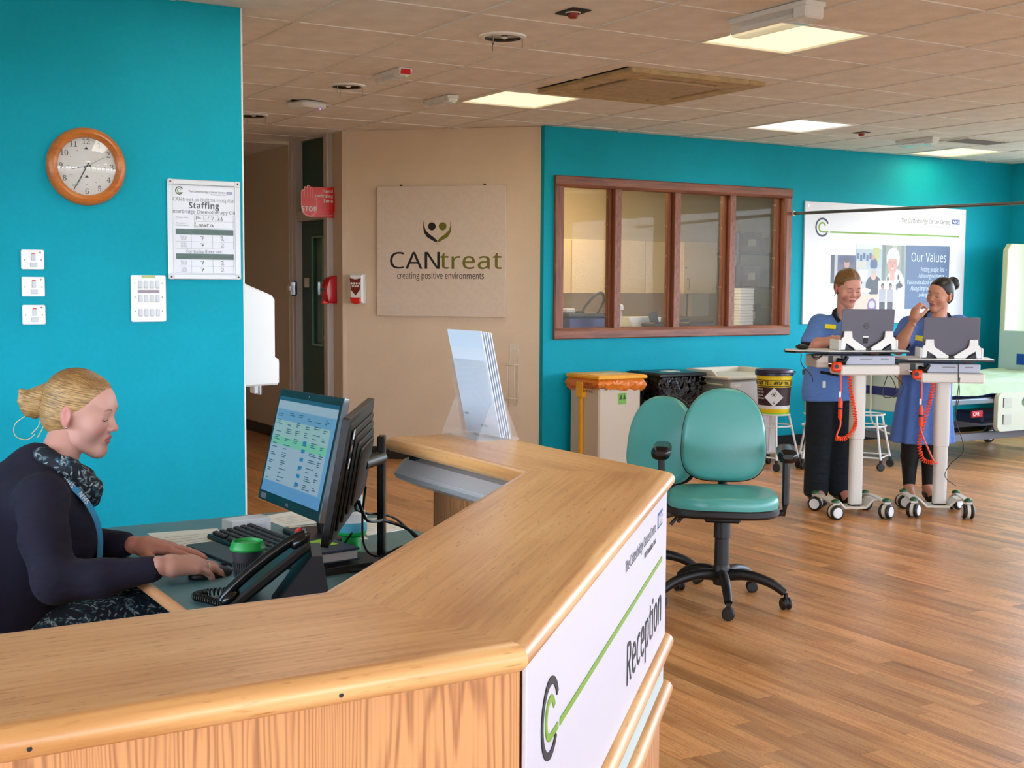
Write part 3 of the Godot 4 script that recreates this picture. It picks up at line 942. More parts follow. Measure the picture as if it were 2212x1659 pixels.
func leaflets() -> void:
	var h := thing("leaflet_holder", "clear acrylic leaflet holder standing on the counter end", "leaflet holder", Vector3(1.585, 1.05, -2.772))
	# leans towards -x; local z along the counter
	var th := atan2(0.056, 0.26)
	var tilt := Basis(Vector3.BACK, th)
	var b := mb()
	b.X = Transform3D(tilt, Vector3(-0.004, 0.002, 0))
	b.box(Vector3(-0.006, 0.10, 0), Vector3(0.003, 0.20, 0.185))
	b.box(Vector3(0.030, 0.045, 0), Vector3(0.003, 0.09, 0.185))
	obj("pocket", b, M.acrylic, h)
	for s in [-1, 1]:
		obj("side_wing", mb(Vector3(0, 0, s * 0.0925)).prism(P2([-0.075, 0, 0.045, 0, 0.0, 0.105, -0.03, 0.10]), -0.0015, 0.0015), M.acrylic, h)
	obj("foot", mb().box(Vector3(-0.005, 0.0015, 0), Vector3(0.12, 0.003, 0.186)), M.acrylic, h)
	for k in 5:
		var l := thing("leaflet", "white folded leaflet in the clear acrylic holder on the counter" if k else "blank white folder with a flap, foremost in the clear acrylic holder", "leaflet", Vector3(1.585 - 0.002 + k * 0.0058, 1.056, -2.772 + k * 0.0012), 0.0, "leaflets in the acrylic holder")
		var m := mb()
		m.X = Transform3D(tilt, Vector3.ZERO)
		m.box(Vector3(0, 0.135 - k * 0.0012, 0), Vector3(0.0022, 0.268, 0.172))
		obj("sheet", m, mt(Color(0.83, 0.88, 0.93), 0.6), l)
		if k == 0:
			m = mb(); m.X = Transform3D(tilt, Vector3.ZERO)
			m.box(Vector3(-0.0016, 0.247, 0), Vector3(0.0012, 0.044, 0.172))
			obj("flap", m, mt(Color(0.80, 0.87, 0.94), 0.5), l)
			var tb := tilt * Basis(Vector3.UP, -PI / 2)
			text("LOGO", 0.006, M.grey, l, tilt * Vector3(-0.0016, 0.05, -0.066), tb, false, "small_print")
			text("AW 2012", 0.006, M.grey, l, tilt * Vector3(-0.0016, 0.024, 0.015), tb, false, "small_print")

# ---- desk ----
func sheet(called: String, label: String, pts: Array, y: float, mat: Material, lines := 0) -> void:
	var p := PackedVector2Array()
	var c := Vector2.ZERO
	for q in pts: c += Vector2(q[0], q[1]) / pts.size()
	for q in pts: p.append(Vector2(q[0] - c.x, -(q[1] - c.y)))
	var t := thing(called, label, "paper", Vector3(c.x, y, c.y), 0, "loose papers on the desk")
	var b := mb()
	b.X = Transform3D(Basis(Vector3.RIGHT, -PI / 2), Vector3.ZERO)
	b.prism(p, 0, 0.0012)
	obj("sheet", b, mat, t)
	if lines > 0:
		var g := mb()
		g.X = Transform3D(Basis(Vector3.RIGHT, -PI / 2), Vector3(0, 0.0013, 0))
		for k in lines:
			var f := 0.2 + 0.6 * k / lines
			var A := p[0].lerp(p[3], f).lerp(p[1].lerp(p[2], f), 0.15)
			var B := p[0].lerp(p[3], f).lerp(p[1].lerp(p[2], f), 0.8 - 0.1 * (k % 3))
			var w := (p[3] - p[0]).normalized() * 0.002
			g.prism(PackedVector2Array([A, B, B + w, A + w]), 0, 0.0002)
		obj("printed_lines", g, M.grey, t)

func make_desk() -> void:
	var H := 0.72
	var t := thing("reception_desk", "desk with a worn teal top and pale wooden lip behind the counter", "desk")
	var b := mb()
	b.X = Transform3D(Basis(Vector3.RIGHT, -PI / 2), Vector3(0, H - 0.028, 0))
	b.prism(P2([0.80, 1.50, 0.92, 1.50, 1.445, 2.025, 1.445, 2.87, 1.645, 2.87, 1.645, 3.745, 0.80, 3.745]), 0, 0.028, 0.001)
	obj("desk_top", b, M.desk_top, t)
	var lip := []
	for i in 9:
		var a := PI / 2 + PI * i / 8.0
		lip.append(Vector2(-cos(a) * 0.02, 0.014 + sin(a) * 0.0145))
	obj("wooden_lip", mb().sweep(lip, [Vector2(0.80, -1.5), Vector2(0.80, -3.745)], 0, H - 0.028) if false else mb(Vector3(0.80, H - 0.014, -2.62)).cyl(Vector3(0, 0, -1.12), Vector3(0, 0, 1.12), 0.0145, 14), M.pale_wood, t)
	obj("panel_leg", mb().box(Vector3(1.24, 0.346, -3.70), Vector3(0.76, 0.692, 0.025)), M.pale_wood, t)
	obj("panel_leg", mb().box(Vector3(0.86, 0.346, -1.53), Vector3(0.10, 0.692, 0.025)), M.pale_wood, t)
	obj("modesty_panel", mb().box(Vector3(1.40, 0.45, -2.95), Vector3(0.02, 0.48, 1.4)), M.pale_wood, t)
	sheet("paper_sheet", "curled printed sheet on the desk beside the left hand", [[0.956, -3.60], [1.151, -3.575], [1.135, -3.405], [0.94, -3.33]], H, M.paper, 4)
	sheet("paper_sheet", "printed sheet lying behind the tilted screen", [[1.318, -3.69], [1.451, -3.735], [1.475, -3.52], [1.329, -3.505]], H, M.paper, 5)
	sheet("paper_sheet", "cream sheet under the back of the screens", [[1.34, -3.50], [1.50, -3.47], [1.47, -3.22], [1.33, -3.25]], H, mt(Color(0.86, 0.83, 0.72), 0.8), 0)
	sheet("paper_sheet", "printed sheet at the outer desk edge behind the black pole", [[1.48, -3.52], [1.634, -3.50], [1.641, -3.30], [1.49, -3.27]], H, M.paper, 5)
	var o := thing("tissue_box", "small white card box with a pale window", "box", Vector3(1.205, H, -3.475), 0.15)
	obj("body", mb().box(Vector3(0, 0.022, 0), Vector3(0.125, 0.044, 0.06), 0.002), M.white, o)
	obj("window", mb().box(Vector3(0.012, 0.018, 0.0305), Vector3(0.07, 0.022, 0.001)), M.paper_grey, o)
	# keyboard, wrist mat, mouse
	o = thing("keyboard", "black computer keyboard on the teal desk top", "keyboard", Vector3(1.17, H, -3.235), 0.08)
	b = mb()
	b.X = Transform3D(Basis(Vector3.BACK, 0.10), Vector3(0, 0.012, 0))
	b.box(Vector3(0, 0, 0), Vector3(0.145, 0.016, 0.44), 0.004)
	obj("case", b, M.black, o)
	var key := mb().box(Vector3(0, 0.004, 0), Vector3(0.0155, 0.008, 0.0165), 0.0025).mesh()
	for r in 6:
		for c in 20:
			if r == 0 and c in [4, 5, 6, 7, 8, 9]: continue
			var k := obj("key", key, M.charcoal, o)
			k.transform = Transform3D(Basis(Vector3.BACK, 0.10), Vector3(-0.054 + r * 0.0205, 0.0202 + (-0.054 + r * 0.0205) * 0.1, -0.197 + c * 0.0207))
	obj("space_bar", mb(Vector3(-0.054, 0.0148, -0.047), Vector3(0, 0, 0.10)).box(Vector3(0, 0.004, 0), Vector3(0.0155, 0.008, 0.118), 0.0025), M.charcoal, o)
	o = thing("wrist_mat", "flat dark slate mat beside the keyboard", "mat", Vector3(1.055, H, -3.185), 0.12)
	b = mb()
	b.X = Transform3D(Basis(Vector3.RIGHT, -PI / 2), Vector3.ZERO)
	b.prism(rrect(0.085, 0.36, 0.012), 0, 0.008, 0.002)
	obj("pad", b, mt(Color(0.07, 0.15, 0.19), 0.5), o)
	o = thing("computer_mouse", "black computer mouse under the right hand", "mouse", Vector3(0.945, H, -2.992), 0.12)
	b = mb()
	b.X = Transform3D(Basis.IDENTITY, Vector3(0, 0.006, 0))
	b.ell(Vector3(0, 0, 0), Vector3(0.056, 0.024, 0.032), 20, 12)
	obj("shell", b, M.black, o)
	obj("scroll_wheel", mb().cyl(Vector3(0.035, 0.024, -0.004), Vector3(0.035, 0.024, 0.004), 0.007, 12), M.charcoal, o)
	obj("cable", mb().tube(spline([Vector3(0.052, 0.006, 0), Vector3(0.09, 0.006, -0.02), Vector3(0.15, 0.012, -0.07), Vector3(0.19, 0.005, -0.15)]), 0.0022, 6), M.black, o)
	# coffee cup
	o = thing("coffee_cup", "charcoal ribbed reusable cup with a green lid", "cup", Vector3(0.984, H, -2.832))
	obj("body", mb().lathe([Vector2(0, 0), Vector2(0.026, 0), Vector2(0.028, 0.002), Vector2(0.037, 0.095), Vector2(0, 0.095)], 40), mt(Color(0.17, 0.17, 0.20), 0.5), o)
	b = mb()
	for k in 40:
		var a := TAU * k / 40
		var d := Vector3(cos(a), 0, sin(a))
		b.tube([d * 0.0315 + Vector3(0, 0.03, 0), d * 0.0346 + Vector3(0, 0.066, 0)], 0.0012, 5)
	obj("ribs", b, M.charcoal, o)
	obj("lid", mb().lathe([Vector2(0.0395, 0.092), Vector2(0.041, 0.094), Vector2(0.041, 0.098), Vector2(0.037, 0.107), Vector2(0.035, 0.113), Vector2(0.033, 0.113), Vector2(0.031, 0.107), Vector2(0, 0.107)], 40), M.green, o)
	obj("sip_hole", mb().box(Vector3(-0.02, 0.1075, 0.01), Vector3(0.012, 0.001, 0.006)), M.black, o)
	desk_phone(H)
	wipes_tub(H)
	o = thing("notebook", "slate blue notebook with pale page edges beside the phone", "notebook", Vector3(1.235, H + 0.016, -2.99), 0.12)
	obj("cover", mb().box(Vector3(0, 0.030, 0), Vector3(0.125, 0.006, 0.165), 0.001).box(Vector3(0, 0.004, 0), Vector3(0.125, 0.004, 0.165), 0.001), mt(Color(0.17, 0.24, 0.34), 0.5), o)
	obj("pages", mb().box(Vector3(-0.002, 0.0165, 0), Vector3(0.118, 0.021, 0.158)), M.paper_grey, o)
	var n := thing("sticky_note", "bright lime sticky note on the slate blue notebook", "sticky note", Vector3(1.228, H + 0.0492, -3.005), 0.25)
	obj("note", mb().box(Vector3(0, 0.0006, 0), Vector3(0.078, 0.0012, 0.076)), mt(Color(0.70, 0.95, 0.25), 0.7), n)
	o = thing("document_tray", "low black plastic tray under the notebook", "tray", Vector3(1.225, H, -2.965), 0.12)
	obj("tray_base", mb().box(Vector3(0, 0.004, 0), Vector3(0.17, 0.008, 0.21), 0.002), M.black, o)
	for e in [-1, 1]: obj("tray_rim", mb().box(Vector3(0, 0.009, e * 0.104), Vector3(0.17, 0.018, 0.004)), M.dark, o)
	obj("tray_divider", mb().box(Vector3(0, 0.012, 0), Vector3(0.10, 0.008, 0.1)), M.dark, o)
	monitors(H)
	# lanyard-like pen beside the hands
	o = thing("pen", "slim teal pen lying beside the hands", "pen", Vector3(0.90, H + 0.005, -3.13), 0.1)
	obj("barrel", mb().cyl(Vector3(-0.06, 0, 0), Vector3(0.06, 0, 0), 0.0045, 10), mt(Color(0.15, 0.5, 0.55), 0.3), o)
	obj("tip", mb().cyl(Vector3(0.06, 0, 0), Vector3(0.072, 0, 0), 0.002, 8), M.chrome, o)

func desk_phone(H: float) -> void:
	var t := thing("desk_phone", "black desk telephone tilted on its stand with a red message lamp", "telephone", Vector3(0.912, H, -2.684), deg_to_rad(-20.6))
	# local x runs up the slope, z across the phone
	var s := Transform3D(Basis(Vector3.BACK, 0.67), Vector3(-0.01, 0.006, 0))
	var b := mb(); b.X = s
	b.box(Vector3(0.105, 0.010, -0.01), Vector3(0.22, 0.022, 0.19), 0.006)
	obj("body", b, M.black, t)
	b = mb(); b.X = s
	b.box(Vector3(0.175, 0.0225, -0.05), Vector3(0.06, 0.003, 0.09), 0.001)
	obj("display_window", b, mt(Color(0.25, 0.30, 0.30), 0.2), t)
	var key := mb().box(Vector3.ZERO, Vector3(0.012, 0.006, 0.014), 0.001).mesh()
	for r in 6:
		for c in 4:
			var k := obj("key", key, M.charcoal, t)
			k.transform = s * Transform3D(Basis.IDENTITY, Vector3(0.03 + r * 0.018, 0.023, -0.09 + c * 0.022))
	b = mb(); b.X = s
	b.tube(spline([Vector3(-0.004, 0.030, 0.062), Vector3(0.03, 0.040, 0.062), Vector3(0.11, 0.044, 0.062), Vector3(0.185, 0.040, 0.062), Vector3(0.222, 0.030, 0.062)], 5), 0.012, 12)
	b.ell(Vector3(0.012, 0.028, 0.062), Vector3(0.026, 0.014, 0.024), 14, 8)
	b.ell(Vector3(0.205, 0.028, 0.062), Vector3(0.026, 0.014, 0.024), 14, 8)
	obj("handset", b, M.black_gloss, t)
	b = mb(); b.X = s
	b.box(Vector3(0.200, 0.024, -0.085), Vector3(0.016, 0.008, 0.020), 0.002)
	obj("message_lamp", b, M.red, t)
	obj("stand", mb(Vector3(0, 0, -0.08)).prism(P2([0.07, 0.0, 0.20, 0.0, 0.180, 0.120, 0.158, 0.120]), 0, 0.15), M.charcoal, t)
	obj("cord", mb().tube(coil([Vector3(-0.012, 0.026, 0.06), Vector3(-0.04, 0.013, 0.02), Vector3(-0.075, 0.011, -0.03), Vector3(-0.098, 0.011, -0.06), Vector3(-0.075, 0.012, -0.085), Vector3(-0.02, 0.012, -0.10), Vector3(0.03, 0.012, -0.115)], 0.0075, 36, 9), 0.0022, 5), M.black, t)

func wipes_tub(H: float) -> void:
	var o := thing("wipes_tub", "tub of wipes with green foot and cap and a teal and white label", "tub", Vector3(1.372, H, -3.115))
	obj("foot", mb().lathe([Vector2(0, 0), Vector2(0.025, 0), Vector2(0.025, 0.036), Vector2(0.039, 0.044), Vector2(0.041, 0.052), Vector2(0, 0.052)], 36), M.green, o)
	obj("lower_band", mb().lathe([Vector2(0.040, 0.052), Vector2(0.042, 0.056), Vector2(0.042, 0.078)], 36), mt(Color(0.30, 0.62, 0.70), 0.4), o)
	obj("label_band", mb().lathe([Vector2(0.042, 0.078), Vector2(0.042, 0.100), Vector2(0.032, 0.108)], 36), M.white, o)
	obj("upper_label", mb().lathe([Vector2(0.030, 0.104), Vector2(0.030, 0.165)], 36), mt(Color(0.72, 0.78, 0.80), 0.45), o)
	obj("upper_teal_panel", mb().lathe([Vector2(0.0304, 0.106), Vector2(0.0304, 0.135)], 14, 1.0, 2.6), mt(Color(0.16, 0.45, 0.50), 0.45), o)
	obj("yellow_spot", mb().lathe([Vector2(0.0307, 0.128), Vector2(0.0307, 0.150)], 8, 1.9, 2.5), mt(Color(0.72, 0.78, 0.30), 0.45), o)
	obj("cap", mb().lathe([Vector2(0.0295, 0.162), Vector2(0.0305, 0.166), Vector2(0.0305, 0.188), Vector2(0.028, 0.190), Vector2(0.026, 0.188), Vector2(0.026, 0.176), Vector2(0, 0.176)], 36), mt(Color(0.03, 0.45, 0.14), 0.4), o)

func screen_image() -> Image:
	var i := Image.create(384, 256, false, Image.FORMAT_RGB8)
	i.fill(Color(0.62, 0.74, 0.86))
	i.fill_rect(Rect2i(0, 0, 384, 10), Color(0.20, 0.32, 0.45))
	i.fill_rect(Rect2i(0, 10, 384, 22), Color(0.72, 0.80, 0.86))
	i.fill_rect(Rect2i(6, 34, 360, 28), Color(0.50, 0.68, 0.84))
	i.fill_rect(Rect2i(6, 62, 360, 44), Color(0.70, 0.82, 0.80))
	i.fill_rect(Rect2i(6, 106, 360, 22), Color(0.55, 0.85, 0.68))
	i.fill_rect(Rect2i(6, 128, 360, 96), Color(0.72, 0.79, 0.86))
	i.fill_rect(Rect2i(0, 226, 384, 30), Color(0.45, 0.64, 0.86))
	i.fill_rect(Rect2i(362, 34, 22, 192), Color(0.50, 0.70, 0.88))
	var r := RandomNumberGenerator.new()
	r.seed = 4
	for k in 9:
		var y := 40 + k * 21
		for c in [[14, 40], [90, 46], [150, 30], [210, 30], [262, 50], [322, 26]]:
			if k > 3 and c[0] in [150]: continue
			for l in 3:
				if r.randf() < 0.75: i.fill_rect(Rect2i(c[0], y + l * 5, int(c[1] * r.randf_range(0.4, 1.0)), 2), Color(0.25, 0.33, 0.42))
		if k >= 3: i.fill_rect(Rect2i(212, y, 22, 9), Color(0.22, 0.50, 0.75))
	return i

func monitor(called: String, label: String, TL: Vector3, TR: Vector3, BL: Vector3, w: float, h: float, lit: bool) -> Node3D:
	var ux := (TR - TL).normalized()
	var uz := ux.cross((TL - BL).normalized()).normalized()
	var uy := uz.cross(ux)
	var c := (TR + BL) / 2
	var t := thing(called, label, "monitor", c)
	t.basis = Basis(ux, uy, uz)
	var b := mb()
	b.prism(rrect(w, h, 0.006, 3), -0.018, 0.0, 0.002)
	obj("bezel", b, M.black, t)
	b = mb()
	for k in 5:
		var f := k / 5.0
		b.box(Vector3(0, 0, -0.018 - 0.006 * k), Vector3(w * (0.92 - 0.10 * k), h * (0.9 - 0.11 * k), 0.0065), 0.003)
	obj("back_shell", b, M.black, t)
	var q := mb().quad(Vector3(-w / 2 + 0.016, -h / 2 + 0.028, 0.0006), Vector3(w / 2 - 0.016, -h / 2 + 0.028, 0.0006), Vector3(w / 2 - 0.016, h / 2 - 0.022, 0.0006), Vector3(-w / 2 + 0.016, h / 2 - 0.022, 0.0006), Vector3.BACK)
	var m := mt(Color(0.02, 0.02, 0.025), 0.15)
	if lit:
		m = textured(screen_image(), 0.2)
		m.emission_enabled = true
		m.emission = Color(1, 1, 1)
		m.emission_operator = BaseMaterial3D.EMISSION_OP_MULTIPLY
		m.emission_texture = m.albedo_texture
		m.emission_energy_multiplier = 0.42
		m.albedo_color = Color(0.25, 0.25, 0.25)
	obj("screen", q, m, t)
	if lit:
		var l := AreaLight3D.new()
		l.name = "screen_light"
		l.area_size = Vector2(w - 0.04, h - 0.06)
		l.light_color = Color(0.75, 0.88, 1.0)
		l.light_energy = 0.02
		l.shadow_enabled = true
		t.add_child(l)
		l.position = Vector3(0, 0, 0.003)
		l.rotation.y = PI
		text("DELL", 0.008, M.grey, t, Vector3(0, -h / 2 + 0.012, 0.0006), Basis.IDENTITY, true)
		for k in 5: obj("control_button", mb().box(Vector3(w / 2 - 0.10 + k * 0.018, -h / 2 + 0.013, 0.0005), Vector3(0.007, 0.003, 0.001)), M.charcoal, t)
		obj("energy_label", mb().box(Vector3(-w / 2 + 0.05, -h / 2 + 0.014, 0.0006), Vector3(0.045, 0.016, 0.0008)), M.grey, t)
		obj("camera_dot", mb().cyl(Vector3(0, h / 2 - 0.011, 0), Vector3(0, h / 2 - 0.011, 0.001), 0.003, 10), M.silver, t)
		obj("side_trim", mb().box(Vector3(w / 2 + 0.0015, 0, -0.008), Vector3(0.004, h, 0.014)), M.silver, t)
	return t

func monitors(H: float) -> void:
	var t := monitor("computer_monitor", "lit computer screen tilted back, showing a blue and green record list", Vector3(1.353, 1.122, -3.593), Vector3(1.331, 1.134, -3.074), Vector3(1.276, 0.800, -3.571), 0.52, 0.33, true)
	var inv := t.transform.affine_inverse()
	var b := mb(); b.X = inv
	b.cyl(Vector3(1.385, H + 0.01, -3.33), Vector3(1.355, 0.93, -3.33), 0.02, 14)
	b.box(Vector3(1.375, H + 0.006, -3.33), Vector3(0.16, 0.012, 0.20), 0.004)
	obj("stand", b, M.black, t)
	t = monitor("computer_monitor", "black back of a second computer monitor with white labels", Vector3(1.398, 1.128, -3.064), Vector3(1.14, 1.127, -2.634), Vector3(1.344, 0.846, -3.072), 0.50, 0.30, false)
	inv = t.transform.affine_inverse()
	for k in 3: obj("white_label", mb().box(Vector3(0.215, 0.112 - k * 0.034, -0.0285), Vector3(0.016, 0.022 - 0.006 * (k % 2), 0.001)), M.white if k != 1 else mt(Color(0.55, 0.40, 0.33)), t)
	b = mb(); b.X = inv
	b.X = inv * Transform3D(Basis(Vector3.UP, deg_to_rad(-31)), Vector3(1.400, 0, -2.985))
	b.box(Vector3(0, H + 0.16, 0), Vector3(0.020, 0.32, 0.045), 0.003)
	obj("stand_pole", b, M.black_gloss, t)
	b = mb(); b.X = inv
	b.tube([Vector3(1.30, 0.985, -2.885), Vector3(1.345, 0.985, -2.93), Vector3(1.395, 0.985, -2.975)], 0.017, 10)
	obj("stand_arm", b, M.black, t)
	b = mb(); b.X = inv * Transform3D(Basis(Vector3.UP, deg_to_rad(-20)), Vector3(1.36, H + 0.005, -2.93))
	b.box(Vector3(-0.01, 0, 0.0), Vector3(0.20, 0.009, 0.20), 0.003)
	obj("stand_base", b, mt(Color(0.10, 0.13, 0.15), 0.5), t)
	b = mb(); b.X = inv
	b.tube(spline([Vector3(1.27, 0.90, -2.84), Vector3(1.30, 0.85, -2.86), Vector3(1.36, 0.83, -2.92), Vector3(1.40, 0.82, -2.97), Vector3(1.47, 0.79, -2.97), Vector3(1.52, 0.735, -2.93)]), 0.0045, 7)
	b.tube(spline([Vector3(1.27, 0.90, -2.85), Vector3(1.29, 0.87, -2.90), Vector3(1.35, 0.845, -2.95), Vector3(1.39, 0.835, -2.99), Vector3(1.46, 0.81, -3.02), Vector3(1.53, 0.735, -3.0)]), 0.0035, 7)
	b.tube(spline([Vector3(1.33, 0.92, -2.93), Vector3(1.33, 0.84, -2.95), Vector3(1.34, 0.76, -2.96), Vector3(1.38, 0.73, -2.96), Vector3(1.46, 0.75, -2.96), Vector3(1.55, 0.73, -2.94)]), 0.003, 7)
	b.tube(spline([Vector3(1.30, 0.80, -2.95), Vector3(1.30, 0.76, -3.0), Vector3(1.33, 0.73, -3.05), Vector3(1.25, 0.728, -3.1)]), 0.003, 7)
	obj("cables", b, M.black, t)
# ---- things on the turquoise wall ----
func make_near_wall_items() -> void:
	var Z := -5.67
	var t := thing("wall_clock", "round wall clock with an orange wooden rim", "clock", Vector3(1.270, 1.926, Z))
	var flat := Basis(Vector3.RIGHT, PI / 2)
	var b := mb(); b.X = Transform3D(flat, Vector3.ZERO)
	b.lathe([Vector2(0.122, 0.0), Vector2(0.122, 0.022), Vector2(0.128, 0.030), Vector2(0.140, 0.036), Vector2(0.154, 0.032), Vector2(0.164, 0.018), Vector2(0.166, 0.0)], 56)
	obj("rim", b, textured(wood_image(131, 256, 256, Color(0.62, 0.33, 0.12), Color(0.74, 0.43, 0.18), Color(0.80, 0.50, 0.24), Color(0.55, 0.28, 0.10), 0.72), 0.3, Vector3(3, 3, 3), true), t)
	b = mb(); b.X = Transform3D(flat, Vector3.ZERO)
	b.lathe([Vector2(0, 0.010), Vector2(0.126, 0.010)], 48)
	obj("dial", b, mt(Color(0.80, 0.81, 0.80), 0.6), t)
	for k in range(1, 13):
		var a := PI / 2 - TAU * k / 12
		text(str(k), 0.023, M.charcoal, t, Vector3(cos(a) * 0.106, sin(a) * 0.106, 0.0108), Basis.IDENTITY, false, "numeral", 0, true)
	for k in 60:
		var a := TAU * k / 60
		if k % 5: continue
		obj("hour_mark", mb(Vector3(cos(a) * 0.076, sin(a) * 0.076, 0.0106), Vector3(0, 0, a)).box(Vector3.ZERO, Vector3(0.006, 0.0015, 0.0006)), M.charcoal, t)
	for y in [0.078, -0.042]: obj("dial_mark", mb(Vector3(0, y, 0.0104)).prism(P2([-0.009, -0.005, 0.009, -0.005, 0, 0.006]), 0, 0.0006), M.ink, t)
	var hand := func(called: String, a: float, L: float, w: float, z: float) -> void:
		obj(called, mb(Vector3(0, 0, z), Vector3(0, 0, a)).prism(P2([-0.018, -w, L, -w * 0.4, L, w * 0.4, -0.018, w]), 0, 0.001), M.ink, t)
	hand.call("hour_hand", deg_to_rad(90 - 258), 0.062, 0.0035, 0.012)
	hand.call("minute_hand", deg_to_rad(90 - 208), 0.098, 0.0026, 0.0135)
	hand.call("second_hand", deg_to_rad(90 - 60), 0.090, 0.0008, 0.015)
	b = mb(); b.X = Transform3D(flat, Vector3.ZERO)
	var dome := []
	for k in 9: dome.append(Vector2(0.127 * (1.0 - k / 8.0), 0.022 + 0.030 * (1.0 - pow(1.0 - k / 8.0, 2.0))))
	b.lathe(dome, 48)
	obj("glass", b, pane(Color(0.95, 0.97, 0.97), 0.04, 0.01), t)
	staff_board(Vector3(1.782, 1.670, Z))
	# three fused switches
	var sy := [1.526, 1.412, 1.294]
	var sl := ["white fused wall switch, topmost of a column of three", "white fused wall switch, middle of a column of three", "white fused wall switch, lowest of a column of three"]
	for k in 3:
		t = thing("fused_switch", sl[k], "switch", Vector3(1.042, sy[k], Z), 0, "fused switches on the turquoise wall")
		obj("face_plate", mb().prism(rrect(0.093, 0.083, 0.006, 3), 0, 0.010, 0.002), M.white_gloss, t)
		obj("rocker", mb().box(Vector3(0.002, 0.012, 0.012), Vector3(0.017, 0.032, 0.006), 0.002), M.paper_grey, t)
		obj("red_flash", mb().box(Vector3(0.002, 0.0255, 0.0155), Vector3(0.014, 0.004, 0.0008)), M.red, t)
		obj("fuse_holder", mb().box(Vector3(0.003, -0.021, 0.011), Vector3(0.030, 0.019, 0.004), 0.002), M.paper_grey, t)
		for s in [-1, 1]: obj("screw", mb().cyl(Vector3(s * 0.034, -0.001, 0.0095), Vector3(s * 0.034, -0.001, 0.0108), 0.003, 8), M.grey, t)
		obj("indicator", mb().cyl(Vector3(0.030, 0.030, 0.0095), Vector3(0.030, 0.030, 0.011), 0.004, 10), M.grey, t)
	t = thing("light_switch_bank", "white bank of twelve light switches in three rows", "switch", Vector3(1.526, 1.362, Z))
	obj("face_plate", mb().prism(rrect(0.154, 0.206, 0.008, 3), 0, 0.010, 0.002), M.white_gloss, t)
	for r in 3:
		for c in 4:
			var o := obj("rocker", mb().box(Vector3(-0.037 + c * 0.0255, 0.062 - r * 0.062, 0.012), Vector3(0.018, 0.034, 0.006), 0.003), M.paper_grey, t)
			o.rotation.x = 0.0
		for s in [-1, 1]: obj("screw", mb().cyl(Vector3(s * 0.060, 0.068 - r * 0.062, 0.0095), Vector3(s * 0.060, 0.068 - r * 0.062, 0.0108), 0.003, 8), M.grey, t)
	obj("note_label", mb().box(Vector3(0.0, 0.096, 0.0104), Vector3(0.060, 0.013, 0.0008)), mt(Color(0.72, 0.76, 0.50), 0.7), t)
	obj("worn_label", mb().box(Vector3(0.0, 0.031, 0.0104), Vector3(0.095, 0.014, 0.0008)), mt(Color(0.60, 0.56, 0.62), 0.7), t)
	# towel dispenser on the corridor side of the wall end
	t = thing("towel_dispenser", "white paper towel dispenser with sloped top beside the turquoise wall end", "dispenser", Vector3(1.970, 0, -5.97))
	var prof := P2([0, 1.455, 0.060, 1.425, 0.180, 1.375, 0.194, 1.355, 0.194, 1.080, 0.212, 1.070, 0.214, 1.055, 0.214, 0.960, 0.206, 0.948, 0.010, 0.942, 0, 0.945])
	obj("cover", mb().prism(prof, -0.17, 0.17, 0.008), M.white_gloss, t)
	obj("side_seam", mb().prism(P2([0.004, 1.44, 0.012, 1.44, 0.012, 0.95, 0.004, 0.95]), 0.17, 0.1712), M.grey, t)
	obj("paper_tail", mb(Vector3(0.11, 0.925, 0.1)).box(Vector3.ZERO, Vector3(0.02, 0.04, 0.06), 0.004), M.white, t)
	obj("catch", mb().cyl(Vector3(0.13, 0.945, 0.12), Vector3(0.13, 0.90, 0.12), 0.012, 12), M.chrome, t)

